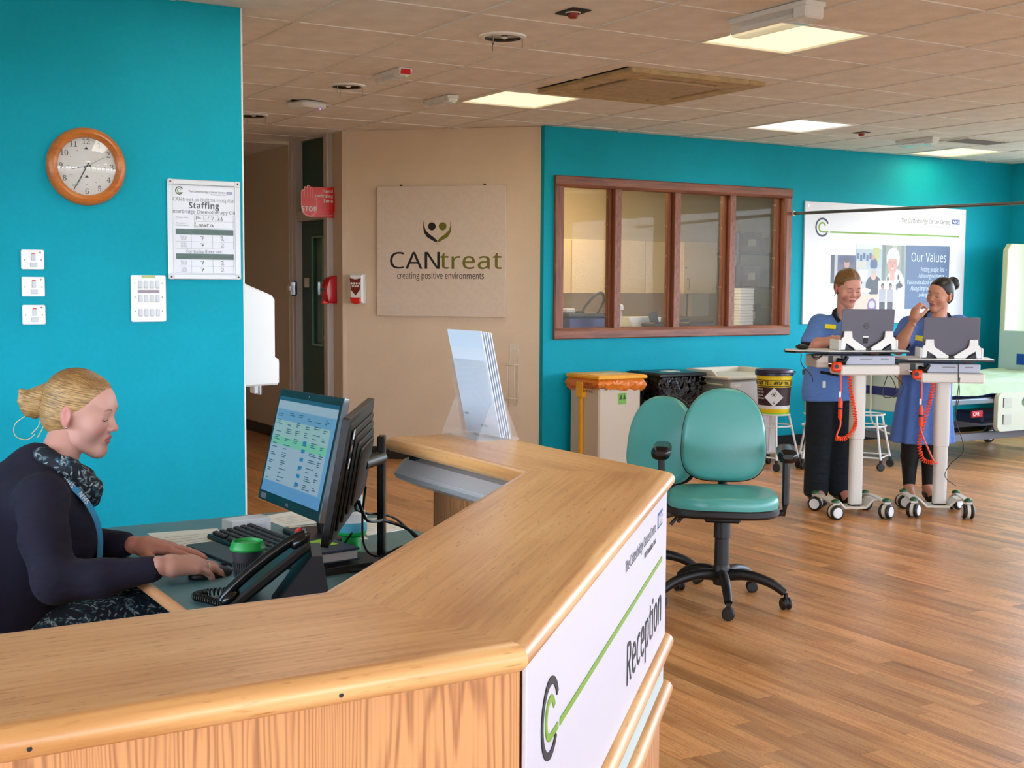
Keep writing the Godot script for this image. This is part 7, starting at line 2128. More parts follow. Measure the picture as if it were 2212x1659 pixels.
# a head facing +z, chin to crown about 0.23 m; origin midway between the ears
func head_field(o: Dictionary) -> Field:
	var f := Field.new()
	var w: float = o.get("w", 1.0)
	f.ell(Vector3(0, 0.034, -0.016), Vector3(0.073 * w, 0.083, 0.093), 0.02)
	f.ell(Vector3(0, -0.018, 0.022), Vector3(0.063 * w, 0.080, 0.066), 0.03)
	f.cap(Vector3(-0.030 * w, -0.072, 0.018), Vector3(-0.010, -0.094, 0.062), 0.026, 0.019, 0.03)
	f.cap(Vector3(0.030 * w, -0.072, 0.018), Vector3(0.010, -0.094, 0.062), 0.026, 0.019, 0.03)
	f.ell(Vector3(0, -0.094, 0.074), Vector3(0.019, 0.015, 0.014), 0.02)
	for s in [-1.0, 1.0]:
		f.ell(Vector3(s * 0.040 * w, -0.026, 0.056), Vector3(0.024, 0.024, 0.022), 0.03)
		f.ell(Vector3(s * 0.030, 0.008, 0.094), Vector3(0.019, 0.013, 0.014), 0.014, -1)
		f.ell(Vector3(s * 0.030, 0.006, 0.0715), Vector3(0.0165, 0.0125, 0.0125), 0.006)
	f.cap(Vector3(-0.034, 0.030, 0.073), Vector3(0.034, 0.030, 0.073), 0.011, 0.011, 0.02)
	f.cap(Vector3(0, 0.014, 0.082), Vector3(0, -0.018, 0.099), 0.0075, 0.0092, 0.012)
	f.ell(Vector3(0, 0.050, 0.040), Vector3(0.052, 0.034, 0.040), 0.03)
	f.ell(Vector3(0, -0.022, 0.102), Vector3(0.0105, 0.0092, 0.0105), 0.008)
	for s in [-1.0, 1.0]: f.ell(Vector3(s * 0.0115, -0.027, 0.092), Vector3(0.0075, 0.0070, 0.0095), 0.006)
	f.ell(Vector3(0, -0.055, 0.076), Vector3(0.026, 0.020, 0.016), 0.016)
	f.ell(Vector3(0, -0.0515, 0.0895), Vector3(0.020, 0.0052, 0.0070), 0.005)
	f.ell(Vector3(0, -0.0625, 0.0880), Vector3(0.018, 0.0058, 0.0075), 0.005)
	f.ell(Vector3(0, -0.0570, 0.0985), Vector3(0.024, 0.0014, 0.010), 0.003, -1)
	for s in [-1.0, 1.0]:
		var bs := Basis(Vector3.UP, s * 0.35) * Basis(Vector3.RIGHT, -0.15)
		f.ell(Vector3(s * 0.074 * w, -0.006, -0.016), Vector3(0.0085, 0.031, 0.019), 0.006, 1, bs)
		f.ell(Vector3(s * 0.083 * w, -0.002, -0.011), Vector3(0.006, 0.017, 0.009), 0.004, -1, bs)
		f.ell(Vector3(s * 0.072 * w, -0.034, -0.008), Vector3(0.007, 0.009, 0.008), 0.006)
	return f

func surf_z(f: Field, x: float, y: float) -> float:
	var idx := f.all()
	var z := 0.14
	for i in 60:
		var d := f.eval(Vector3(x, y, z), idx)
		if d < 0.0004: break
		z -= maxf(d * 0.6, 0.0004)
	return z

func face_strip(f: Field, pts: Array, lift: float) -> Array:
	var out := []
	for q in pts: out.append(Vector3(q[0], q[1], surf_z(f, q[0], q[1]) + lift))
	return out

# skin, brows, lashes and hair; adds head geometry to the body builder and children to the person
func build_head(person: Node3D, body: MB, X: Transform3D, o: Dictionary, cell: float) -> void:
	var f := head_field(o)
	var skin: Color = o.skin; var lip: Color = o.lip; var cheek: Color = o.cheek
	var ls := lin(skin); var ll := lin(lip); var lc := lin(cheek)
	var paint := func(p: Vector3) -> Color:
		var c := ls
		var ck := maxf(0.0, 1.0 - Vector2((absf(p.x) - 0.042) / 0.024, (p.y + 0.03) / 0.026).length()) * (1.0 if p.z > 0.03 else 0.0)
		ck = maxf(ck, maxf(0.0, 1.0 - Vector2(p.x / 0.016, (p.y + 0.022) / 0.014).length()) * (0.8 if p.z > 0.093 else 0.0))
		if absf(p.x) > 0.0745 and p.z < 0.004 and p.y < 0.035: ck = 0.7
		c = c.lerp(lc, ck)
		if p.z > 0.07 and Vector2(p.x / 0.022, (p.y + 0.057) / 0.0115).length() < 1.0: c = c.lerp(ll, 0.9)
		return c
	f.build(body, cell, X, paint)
	var brow: Material = o.brow
	var E := func(called: String, b: MB, m: Material) -> void:
		var q := obj(called, b, m, person)
		q.transform = X
	for s in [-1.0, 1.0]:
		E.call("eyebrow", mb().tube(face_strip(f, [[s * 0.014, 0.0265], [s * 0.024, 0.0315], [s * 0.036, 0.0325], [s * 0.046, 0.027]], 0.0002), [0.0014, 0.0022, 0.0020, 0.0010], 6), brow)
		var ly: float = o.get("lid", 0.0015)
		E.call("eyelashes", mb().tube(face_strip(f, [[s * 0.0175, ly], [s * 0.024, ly - 0.0022], [s * 0.031, ly - 0.003], [s * 0.038, ly - 0.002], [s * 0.0435, ly + 0.0005]], 0.0006), [0.0007, 0.0012, 0.0015, 0.0015, 0.0009], 6), mt(Color(0.06, 0.045, 0.04), 0.6))
		if o.get("open", false): E.call("iris", mb().ell(Vector3(s * 0.030, ly - 0.0035, surf_z(f, s * 0.03, ly - 0.0035) - 0.001), Vector3(0.0042, 0.0024, 0.0025), 10, 6), mt(Color(0.10, 0.07, 0.05), 0.2))
	# hair: cap over the skull cut along the hairline, then knots
	var h := Field.new()
	var w: float = o.get("w", 1.0)
	h.ell(Vector3(0, 0.037, -0.019), Vector3(0.078 * w, 0.088, 0.097), 0.01)
	h.ell(Vector3(0, 0.058, 0.030), Vector3(0.058, 0.046, 0.0385), 0.02)
	h.ell(Vector3(0, -0.02, -0.050), Vector3(0.066 * w, 0.062, 0.062), 0.03)
	h.cut(o.get("hairline", Vector3(0, -0.56, 0.83)), o.get("hair_w", 0.006))
	var hb := MB.new()
	var hc := lin(o.hair)
	var hd := lin(o.hair_dark)
	var nz := noise(3, 60.0, 2)
	var part: float = o.get("part", 99.0)
	var hp := func(p: Vector3) -> Color:
		var t := clampf(0.5 + nz.get_noise_3d(p.x * 1.6 + p.y * 0.6, p.y * 1.6, p.z * 0.2) * 0.35, 0, 1)
		if o.has("roots") and p.y > 0.06: t = clampf(t + (p.y - 0.06) / 0.05 * (0.5 + 0.5 * clampf((p.z - 0.0) / 0.06, 0, 1)), 0, 1)
		var c := hc.lerp(hd, t)
		if part < 1.0 and absf(p.x - part) < 0.0045 and p.y > 0.075 and p.z > -0.01: c = lin(skin) * 0.9
		return c
	var turn := Transform3D(Basis(Vector3.UP, PI / 2), Vector3.ZERO)   # hair axes: x runs back along the head
	h.build(hb, 0.0048, turn, hp)
	var k := Field.new()
	for q in o.knots: 
		if q.size() == 3: k.ell(q[0], q[1], q[2])
		else: k.cap(q[0], q[1], q[2], q[3], q[4])
	if k.kind.size(): k.build(hb, 0.0045, turn, hp)
	var hm := vc(0.4)
	if not person_mats.has("streak"):
		var g := nimg(66, 12, 256, 0.10, 256, 256, 3).get_data()
		var out := PackedByteArray()
		out.resize(256 * 256 * 3)
		for i in 256 * 256:
			var v := int(clampf(0.86 + (g[i] - 128) / 128.0 * 0.42, 0.3, 1.0) * 255)
			for j in 3: out[i * 3 + j] = v
		person_mats.streak = tex(Image.create_from_data(256, 256, false, Image.FORMAT_RGB8, out))
	hm.albedo_texture = person_mats.streak
	hm = bumpy(hm, nimg(66, 12, 256, 0.10, 256, 256, 3), 3.0, 9.0)
	var hair := obj("hair", hb, hm, person)
	hair.transform = X * turn.affine_inverse()
	for q in o.get("strands", []): E.call("hair_strand", mb().tube(spline(q, 6), 0.0011, 5), mt(o.hair, 0.5))
	if o.has("tie"): E.call("hair_tie", mb().ell(o.tie[0], o.tie[1], 14, 8), mt(o.tie[2], 0.7))
	if o.has("stud"): E.call("ear_stud", mb().ell(Vector3(-0.081 * w, -0.037, -0.005), Vector3(0.0035, 0.0035, 0.0035), 10, 8), M.chrome)

# a hand: x along the fingers, y out of the back of the hand, z towards the thumb; fingers as [curl1, curl2, spread]
func build_hand(body: MB, X: Transform3D, curls: Array, thumb: Array, skin: Color, cell: float, wrist_len := 0.05) -> void:
	var f := Field.new()
	f.cap(Vector3(-wrist_len, 0, 0), Vector3(0.004, 0, 0), 0.0235, 0.0215, 0.02)
	f.cap(Vector3(0.012, 0, 0.012), Vector3(0.070, 0.002, 0.024), 0.017, 0.0125, 0.02)
	f.cap(Vector3(0.012, 0, 0.0), Vector3(0.076, 0.004, 0.006), 0.017, 0.0125, 0.02)
	f.cap(Vector3(0.010, 0, -0.010), Vector3(0.072, 0.002, -0.013), 0.017, 0.012, 0.02)
	f.cap(Vector3(0.008, 0, -0.016), Vector3(0.062, -0.001, -0.029), 0.015, 0.0110, 0.02)
	var base := [Vector3(0.074, 0.002, 0.027), Vector3(0.080, 0.004, 0.007), Vector3(0.076, 0.002, -0.013), Vector3(0.066, -0.001, -0.031)]
	var lens := [[0.036, 0.023, 0.019], [0.041, 0.026, 0.020], [0.038, 0.024, 0.019], [0.029, 0.018, 0.017]]
	var rr := [[0.0100, 0.0090, 0.0082, 0.0070], [0.0102, 0.0092, 0.0084, 0.0072], [0.0098, 0.0088, 0.0080, 0.0068], [0.0088, 0.0078, 0.0072, 0.0062]]
	var nails := []
	for i in 4:
		var p: Vector3 = base[i]
		var ang: float = 0.0
		var sp: float = curls[i][2]
		for j in 3:
			ang += curls[i][0] if j == 0 else curls[i][1] * (1.0 if j == 1 else 0.7)
			var d := Vector3(cos(ang) * cos(sp), -sin(ang), cos(ang) * sin(sp))
			var q: Vector3 = p + d * lens[i][j]
			f.cap(p, q, rr[i][j], rr[i][j + 1], 0.005)
			if j == 2: nails.append([q - d * 0.003 + Vector3(sin(ang), cos(ang), 0) * 0.0055, 0.0065])
			p = q
	var t0 := Vector3(0.010, -0.006, 0.016)
	var t1: Vector3 = t0 + (thumb[0] as Vector3).normalized() * 0.042
	var t2: Vector3 = t1 + (thumb[1] as Vector3).normalized() * 0.032
	var t3: Vector3 = t2 + (thumb[2] as Vector3).normalized() * 0.025
	f.cap(t0, t1, 0.0165, 0.0120, 0.018); f.cap(t1, t2, 0.0115, 0.0100, 0.006); f.cap(t2, t3, 0.0100, 0.0080, 0.005)
	var ls := lin(skin); var dk := lin(Color(skin.r * 0.93, skin.g * 0.80, skin.b * 0.78)); var nl := lin(Color(minf(1, skin.r * 1.06), skin.g * 0.98, skin.b * 0.98))
	f.build(body, cell, X, func(p: Vector3) -> Color:
		for q in nails:
			if p.distance_to(q[0]) < q[1]: return nl
		for q in base:
			if p.distance_to(q) < 0.012: return ls.lerp(dk, 0.55)
		return ls)

func add_field(f: Field, cell: float, called: String, mat: Material, parent: Node3D, paint: Callable) -> MeshInstance3D:
	var m := MB.new()
	f.build(m, cell, Transform3D.IDENTITY, paint)
	return obj(called, m, mat, parent)
func head_xf(c: Vector3, fwd: Vector3, s: float, roll := 0.0) -> Transform3D:
	var z := fwd.normalized()
	var x := Vector3.UP.cross(z).normalized()
	var y := z.cross(x)
	var b := Basis(x, y, z) * Basis(Vector3.BACK, roll)
	return Transform3D(b * Basis.from_scale(Vector3.ONE * s), c)
func hand_xf(c: Vector3, along: Vector3, back: Vector3, thumb_side: float) -> Transform3D:
	# thumb_side +1 keeps z = x cross y; -1 mirrors the hand
	var x := along.normalized()
	var y := (back - x * back.dot(x)).normalized()
	var z := x.cross(y) * thumb_side
	return Transform3D(Basis(x, y, z), c)
func pattern_image() -> Image:
	# dark teal cloth strewn with short pale strokes
	var W := 256
	var i := Image.create(W, W, false, Image.FORMAT_RGB8)
	i.fill(Color(0.03, 0.08, 0.13))
	var r := RandomNumberGenerator.new()
	r.seed = 21
	for k in 190:
		var p := Vector2(r.randf(), r.randf()) * W
		var a := r.randf() * TAU
		var bend := r.randf_range(-0.25, 0.25)
		var c := Color(0.45, 0.62, 0.66).lerp(Color(0.75, 0.80, 0.82), r.randf()) if r.randf() < 0.75 else Color(0.14, 0.36, 0.44)
		for s in 16:
			p += Vector2(cos(a), sin(a)) * 1.1
			a += bend * 0.35
			var w := 2.6 * sin(PI * (s + 1) / 17.0)
			for dx in range(-3, 4):
				for dy in range(-3, 4):
					if dx * dx + dy * dy <= w * w: i.set_pixel(posmod(int(p.x) + dx, W), posmod(int(p.y) + dy, W), c)
	return i

func make_people() -> void:
	receptionist()
	nurse_one()
	nurse_two()

func cloth(rough := 0.85, bump := 2.5, scale := 4.0, seed_ := 91) -> StandardMaterial3D:
	return bumpy(vc(rough), nimg(seed_, 64, 128, 0.05, 128, 128, 3), bump, scale)

func receptionist() -> void:
	var o := Vector3(0.55, 0, -3.35)
	var t := thing("person", "seated receptionist in a navy cardigan with a patterned collar and blonde bun", "person", o)
	var skin := Color(0.76, 0.57, 0.51)
	var q := func(x: float, y: float, z: float) -> Vector3: return Vector3(x, y, z) - o
	var Rs: Vector3 = q.call(0.605, 0.905, -3.235); var Re: Vector3 = q.call(0.600, 0.735, -3.065); var Rw: Vector3 = q.call(0.812, 0.762, -2.954)
	var Ls: Vector3 = q.call(0.690, 0.905, -3.570); var Le: Vector3 = q.call(0.715, 0.735, -3.50); var Lw: Vector3 = q.call(0.838, 0.757, -3.285)
	var pel: Vector3 = q.call(0.48, 0.52, -3.36); var chest: Vector3 = q.call(0.615, 0.80, -3.395); var nk: Vector3 = q.call(0.660, 0.955, -3.425)
	var hc: Vector3 = q.call(0.746, 1.090, -3.438)
	var fw := Vector3(0.82, -0.22, 0.54)
	var hx := head_xf(hc, fw, 0.925)
	var neck_top: Vector3 = hx * Vector3(0, -0.055, -0.022)
	var f := Field.new()
	f.cap(pel, chest, 0.105, 0.10, 0.05)
	f.cap(Rs, Ls, 0.045, 0.045, 0.05)
	f.cap(nk - Vector3(0, 0.03, 0), neck_top, 0.052, 0.048, 0.03)
	f.chain([Rs, Re, Rw], [0.036, 0.030, 0.021]); f.chain([Ls, Le, Lw], [0.036, 0.028, 0.021])
	for s in [-1, 1]:
		var hip: Vector3 = pel + Vector3(0.02, -0.02, s * 0.085)
		var kn: Vector3 = pel + Vector3(0.42, 0.02, s * 0.09)
		f.chain([hip, kn, kn + Vector3(-0.02, -0.44, 0), kn + Vector3(0.12, -0.50, 0)], [0.08, 0.055, 0.035, 0.028], 0.03)
	var body := MB.new()
	var ls := lin(skin)
	f.build(body, 0.011, Transform3D.IDENTITY, func(_p): return ls)
	build_head(t, body, hx, {"skin": skin, "lip": Color(0.66, 0.36, 0.36), "cheek": Color(0.76, 0.48, 0.44), "brow": mt(Color(0.62, 0.45, 0.38), 0.7), "lid": 0.0005, "hair": Color(0.86, 0.72, 0.48), "hair_dark": Color(0.62, 0.46, 0.27), "roots": 1, "stud": 1,
		"hairline": Vector3(0, -0.50, 0.87), "hair_w": 0.014,
		"knots": [[Vector3(0, 0.004, -0.118), Vector3(0.040, 0.040, 0.034), 0.02], [Vector3(-0.004, -0.004, -0.150), Vector3(0.036, 0.036, 0.026), 0.015], [Vector3(-0.02, -0.03, -0.142), Vector3(-0.026, 0.022, -0.168), 0.014, 0.012, 0.01], [Vector3(0.0, -0.035, -0.13), Vector3(0.02, -0.03, -0.165), 0.014, 0.01, 0.01], [Vector3(-0.03, 0.03, -0.115), Vector3(-0.03, 0.0, -0.165), 0.013, 0.010, 0.01], [Vector3(0, 0.045, -0.09), Vector3(0, 0.02, -0.13), 0.030, 0.022, 0.02]],
		"strands": [[Vector3(-0.02, -0.03, -0.135), Vector3(-0.025, -0.07, -0.17), Vector3(-0.02, -0.105, -0.165), Vector3(-0.01, -0.11, -0.135), Vector3(-0.01, -0.09, -0.115)], [Vector3(-0.03, -0.03, -0.10), Vector3(-0.036, -0.06, -0.10), Vector3(-0.035, -0.085, -0.115)], [Vector3(-0.03, -0.035, -0.09), Vector3(-0.04, -0.06, -0.085), Vector3(-0.038, -0.09, -0.095)]],
		"tie": [Vector3(0, -0.012, -0.104), Vector3(0.034, 0.022, 0.012), Color(0.20, 0.19, 0.28)]}, 0.0036)
	# right hand resting on the mouse, left hand flat on the desk
	var rx := hand_xf(q.call(0.832, 0.766, -2.957), Vector3(1, -0.10, -0.14), Vector3(0.10, 1.0, 0.20), -1.0)
	build_hand(body, rx, [[0.30, 0.30, -0.10], [0.26, 0.32, -0.03], [0.24, 0.30, 0.06], [0.40, 0.30, 0.22]], [Vector3(0.55, -0.35, 0.75), Vector3(0.8, -0.15, 0.35), Vector3(0.95, -0.15, 0.1)], skin, 0.0031, 0.022)
	var lx := hand_xf(q.call(0.855, 0.754, -3.270), Vector3(0.85, -0.10, 0.50), Vector3(0.05, 1, 0.05), 1.0)
	build_hand(body, lx, [[0.14, 0.10, 0.05], [0.12, 0.12, 0.0], [0.12, 0.12, -0.05], [0.14, 0.10, -0.12]], [Vector3(0.55, -0.25, 0.8), Vector3(0.85, -0.1, 0.45), Vector3(0.95, -0.05, 0.3)], Color(0.70, 0.48, 0.41), 0.0031, 0.022)
	obj("body", body, vc(0.5), t)
	var ringb := mb()
	var rp := []
	for k in 18: rp.append(rx * Vector3(0.098, -0.004 + cos(TAU * k / 18) * 0.0102, -0.0115 + sin(TAU * k / 18) * 0.0102))
	ringb.tube(rp, 0.0014, 6, false, true)
	obj("finger_ring", ringb, M.chrome, t)
	# navy cardigan
	var c := Field.new()
	var yaw := Basis(Vector3.UP, -0.22)
	c.ell(q.call(0.600, 0.74, -3.392), Vector3(0.125, 0.205, 0.175), 0.05, 1, yaw * Basis(Vector3.BACK, -0.25))
	c.ell(q.call(0.500, 0.56, -3.365), Vector3(0.155, 0.14, 0.185), 0.06, 1, yaw)
	c.cap(Rs + Vector3(0.0, -0.012, -0.015), Ls + Vector3(0, -0.012, 0.015), 0.062, 0.062, 0.06)
	c.ell(q.call(0.565, 0.85, -3.43), Vector3(0.10, 0.115, 0.14), 0.06, 1, yaw)
	c.cap(q.call(0.605, 0.86, -3.43), q.call(0.630, 0.955, -3.43), 0.10, 0.062, 0.06)
	c.ell(q.call(0.69, 0.78, -3.33), Vector3(0.07, 0.075, 0.07), 0.05)
	c.ell(q.call(0.70, 0.78, -3.45), Vector3(0.07, 0.075, 0.07), 0.05)
	c.chain([Rs, Rs.lerp(Re, 0.5) + Vector3(-0.012, 0, 0.004), Re, Re.lerp(Rw, 0.45) + Vector3(0, -0.006, 0.004), Re.lerp(Rw, 0.86)], [0.062, 0.056, 0.053, 0.043, 0.031], 0.02)
	c.chain([Ls, Le, Le.lerp(Lw, 0.85)], [0.058, 0.050, 0.034], 0.02)
	c.cap(Re.lerp(Rw, 0.84), Re.lerp(Rw, 0.92), 0.0315, 0.031, 0.004)
	for k in 4: c.cap(Re + Vector3(0.01 + k * 0.042, -0.02 + 0.03 * (k % 2), 0.040 - k * 0.012), Re + Vector3(0.05 + k * 0.042, 0.028 - 0.012 * k, 0.045 - k * 0.014), 0.009, 0.006, 0.018)
	var navy := lin(Color(0.075, 0.065, 0.16))
	add_field(c, 0.0085, "cardigan", cloth(0.9, 2.0, 5.0), t, func(_p): return navy)
	# sleeve seam, buttons
	for k in 4: obj("button", mb().ell(q.call(0.748 - k * 0.006, 0.875 - k * 0.055, -3.335), Vector3(0.004, 0.005, 0.005), 8, 6), M.grey, t)
	# patterned blouse collar and skirt
	var pat := textured(pattern_image(), 0.8, Vector3.ONE * 5.0, true)
	var k := Field.new()
	var ringp := [q.call(0.605, 0.985, -3.445), q.call(0.640, 0.985, -3.375), q.call(0.690, 0.955, -3.335), q.call(0.738, 0.905, -3.325), q.call(0.752, 0.870, -3.350)]
	k.chain(ringp, [0.020, 0.024, 0.028, 0.030, 0.018], 0.02)
	var left := [q.call(0.605, 0.985, -3.445), q.call(0.640, 0.985, -3.495), q.call(0.700, 0.960, -3.495), q.call(0.748, 0.915, -3.440), q.call(0.756, 0.880, -3.400)]
	k.chain(left, [0.020, 0.022, 0.024, 0.028, 0.018], 0.02)
	k.cap(q.call(0.66, 0.94, -3.42), q.call(0.70, 0.90, -3.39), 0.055, 0.055, 0.02)
	add_field(k, 0.007, "patterned_collar", pat, t, func(_p): return Color.WHITE)
	var s := Field.new()
	for sd in [-1, 1]: s.cap(pel + Vector3(0.05, -0.01, sd * 0.085), pel + Vector3(0.40, 0.025, sd * 0.09), 0.10, 0.082, 0.08)
	s.ell(pel + Vector3(0.22, 0.0, 0), Vector3(0.24, 0.085, 0.17), 0.05)
	add_field(s, 0.011, "patterned_skirt", pat, t, func(_p): return Color.WHITE)
	# blue lanyard
	var lp := spline([q.call(0.600, 0.975, -3.425), q.call(0.632, 0.968, -3.352), q.call(0.690, 0.918, -3.298), q.call(0.735, 0.855, -3.288), q.call(0.755, 0.78, -3.292), q.call(0.748, 0.68, -3.30)], 6)
	var rb := mb()
	for i in lp.size() - 1:
		var d: Vector3 = (lp[i + 1] - lp[i]).normalized()
		var nn := Vector3(0.25, 0.2, 0.95)
		var w := d.cross(nn).normalized() * 0.0075
		nn = w.cross(d).normalized()
		if nn.z < 0: nn = -nn
		rb.quad(lp[i] - w, lp[i] + w, lp[i + 1] + w, lp[i + 1] - w, nn)
		rb.quad(lp[i] - w - nn * 0.0015, lp[i] + w - nn * 0.0015, lp[i + 1] + w - nn * 0.0015, lp[i + 1] - w - nn * 0.0015, -nn)
	obj("lanyard", rb, mt(Color(0.22, 0.58, 0.78), 0.6), t)
	for i in [7, 11, 15]:
		var d: Vector3 = (lp[i + 1] - lp[i]).normalized()
		var nn := (Vector3(0.25, 0.2, 0.95) - d * Vector3(0.25, 0.2, 0.95).dot(d)).normalized()
		text("NHS", 0.013, M.white, t, lp[i] + nn * 0.001, Basis(d, nn.cross(d), nn), true, "lanyard_print")

func uniform_paint(trims: Array, base: Color, trim: Color) -> Callable:
	var lb := lin(base); var lt := lin(trim)
	return func(p: Vector3) -> Color:
		for q in trims:
			# q = [centre, axis, from, to, reach]
			var d: Vector3 = p - q[0]
			var h: float = d.dot(q[1])
			if h > q[2] and h < q[3] and (d - q[1] * h).length() < q[4]: return lt
		return lb

func nurse_one() -> void:
	var t := thing("person", "nurse in a blue tunic and navy trousers typing at a trolley", "person", Vector3(6.144, 0, -6.116), deg_to_rad(-24.2))
	var skin := Color(0.78, 0.56, 0.49)
	var Rs := Vector3(-0.110, 1.185, 0.045); var Re := Vector3(-0.190, 1.045, 0.10); var Rw := Vector3(-0.095, 1.095, 0.275)
	var Ls := Vector3(0.220, 1.180, 0.045); var Le := Vector3(0.275, 0.99, 0.09); var Lw := Vector3(0.14, 1.095, 0.28)
	var nk := Vector3(0.060, 1.240, 0.055)
	var hx := head_xf(Vector3(0.048, 1.428, 0.120), Vector3(0.10, -0.38, 0.92), 0.98, 0.03)
	var f := Field.new()
	f.cap(Vector3(0.0, 0.86, -0.01), Vector3(0.05, 1.10, 0.02), 0.11, 0.105, 0.05)
	f.cap(Rs, Ls, 0.05, 0.05, 0.05)
	f.cap(nk - Vector3(0, 0.04, 0.0), hx * Vector3(0, -0.06, -0.02), 0.056, 0.050, 0.03)
	f.cap(Vector3(0.055, 1.20, 0.08), Vector3(0.06, 1.10, 0.12), 0.055, 0.04, 0.04)
	f.chain([Rs, Re, Re.lerp(Rw, 0.35), Rw], [0.048, 0.042, 0.042, 0.026], 0.02); f.chain([Ls, Le, Lw], [0.048, 0.042, 0.026], 0.02)
	for s in [-1, 1]: f.chain([Vector3(s * 0.085, 0.86, -0.01), Vector3(s * 0.085, 0.47, 0.01), Vector3(s * 0.085, 0.08, -0.03), Vector3(s * 0.09, 0.045, 0.10)], [0.085, 0.06, 0.04, 0.035], 0.03)
	var body := MB.new()
	var ls := lin(skin)
	f.build(body, 0.0105, Transform3D.IDENTITY, func(_p): return ls)
	build_head(t, body, hx, {"w": 1.06, "skin": skin, "lip": Color(0.66, 0.38, 0.36), "cheek": Color(0.76, 0.46, 0.41), "brow": mt(Color(0.42, 0.30, 0.24), 0.7), "lid": 0.002, "open": true, "hair": Color(0.62, 0.46, 0.26), "hair_dark": Color(0.34, 0.23, 0.13), "part": 0.010,
		"hairline": Vector3(0, -0.42, 0.91), "hair_w": 0.034,
		"knots": [[Vector3(0, 0.0, -0.115), Vector3(0.035, 0.035, 0.03), 0.02], [Vector3(-0.072, -0.01, -0.012), Vector3(-0.076, -0.07, -0.02), 0.006, 0.003, 0.01], [Vector3(0.0, 0.10, 0.03), Vector3(-0.06, 0.05, 0.04), 0.014, 0.012, 0.015], [Vector3(0.015, 0.10, 0.03), Vector3(0.06, 0.05, 0.04), 0.014, 0.012, 0.015]]}, 0.0045)
	build_hand(body, hand_xf(Rw + Vector3(0.006, 0.004, 0.01), Vector3(0.35, -0.10, 0.93), Vector3(-0.2, 1, 0.1), 1.0), [[0.45, 0.5, 0.0], [0.5, 0.5, 0.0], [0.5, 0.55, 0.0], [0.55, 0.55, -0.08]], [Vector3(0.6, -0.3, 0.7), Vector3(0.85, -0.3, 0.3), Vector3(0.95, -0.2, 0.1)], skin, 0.0045, 0.03)
	build_hand(body, hand_xf(Lw + Vector3(-0.004, 0.004, 0.01), Vector3(-0.35, -0.10, 0.93), Vector3(0.2, 1, 0.1), -1.0), [[0.45, 0.5, 0.0], [0.5, 0.5, 0.0], [0.5, 0.55, 0.0], [0.55, 0.55, -0.08]], [Vector3(0.6, -0.3, 0.7), Vector3(0.85, -0.3, 0.3), Vector3(0.95, -0.2, 0.1)], skin, 0.0045, 0.03)
	obj("body", body, vc(0.5), t)
	var blue := Color(0.34, 0.49, 0.74); var navy := Color(0.035, 0.04, 0.10)
	var c := Field.new()
	c.ell(Vector3(0.052, 1.06, 0.03), Vector3(0.185, 0.17, 0.125), 0.05)
	c.ell(Vector3(0.052, 1.10, 0.10), Vector3(0.145, 0.075, 0.085), 0.05)
	c.ell(Vector3(0.015, 0.84, 0.0), Vector3(0.185, 0.20, 0.135), 0.07)
	c.ell(Vector3(0.0, 0.74, -0.005), Vector3(0.195, 0.22, 0.155), 0.05)
	c.cap(Rs, Ls, 0.062, 0.062, 0.05)
	c.cap(Vector3(0.055, 1.17, 0.03), Vector3(0.058, 1.225, 0.035), 0.11, 0.070, 0.05)
	var e1 := Rs.lerp(Re, 0.80); var e2 := Ls.lerp(Le, 0.66)
	c.cap(Rs, e1, 0.066, 0.074, 0.03); c.cap(Ls, e2, 0.066, 0.072, 0.03)
	c.ell(Vector3(0.066, 1.262, 0.115), Vector3(0.060, 0.075, 0.070), 0.012, -1)
	c.cap(Vector3(0.064, 1.20, 0.16), Vector3(0.060, 1.12, 0.205), 0.045, 0.012, 0.012, -1)
	c.cut(Vector3(0.04, -1, 0.02), -0.685)
	var ax1 := (Re - Rs).normalized(); var ax2 := (Le - Ls).normalized()
	for k in 5: c.cap(Rs + ax1 * (0.02 + 0.025 * k) + Vector3(-0.03 + 0.012 * k, 0.02, 0.055), Rs + ax1 * (0.05 + 0.025 * k) + Vector3(0.035, -0.03, 0.055), 0.006, 0.004, 0.014)
	var paint := uniform_paint([[e1, ax1, 0.035, 0.2, 0.12], [e2, ax2, 0.035, 0.2, 0.12]], blue, navy)
	add_field(c, 0.009, "tunic", cloth(0.85, 3.0, 3.0, 92), t, paint)
	for s in [-1, 1]: obj("collar_trim", mb().tube(spline([Vector3(0.06 + s * 0.03, 1.285, 0.005), Vector3(0.06 + s * 0.072, 1.268, 0.045), Vector3(0.062 + s * 0.080, 1.235, 0.085), Vector3(0.062 + s * 0.066, 1.205, 0.118)], 5), 0.015, 8), mt(navy, 0.85), t)
	obj("pocket_trim", mb(Vector3(-0.07, 0.87, 0.139), Vector3(0, -0.30, -0.16)).box(Vector3.ZERO, Vector3(0.12, 0.018, 0.012), 0.004), mt(navy, 0.85), t)
	obj("name_badge", mb(Vector3(-0.072, 1.175, 0.140), Vector3(-0.25, -0.25, -0.08)).prism(rrect(0.070, 0.030, 0.004), -0.004, 0.004, 0.001), M.bright_yellow, t)
	obj("fob_watch", mb(Vector3(-0.105, 0.80, 0.142)).box(Vector3.ZERO, Vector3(0.022, 0.045, 0.008), 0.003), M.white, t)
	var tr := Field.new()
	for s in [-1, 1]: tr.chain([Vector3(s * 0.075, 0.78, -0.01), Vector3(s * 0.085, 0.47, 0.012), Vector3(s * 0.088, 0.075, -0.01)], [0.092, 0.085, 0.080], 0.03)
	tr.cut(Vector3(0, -1, 0), -0.045)
	add_field(tr, 0.011, "trousers", cloth(0.9, 3.0, 3.0, 93), t, func(_p): return lin(Color(0.045, 0.05, 0.11)))
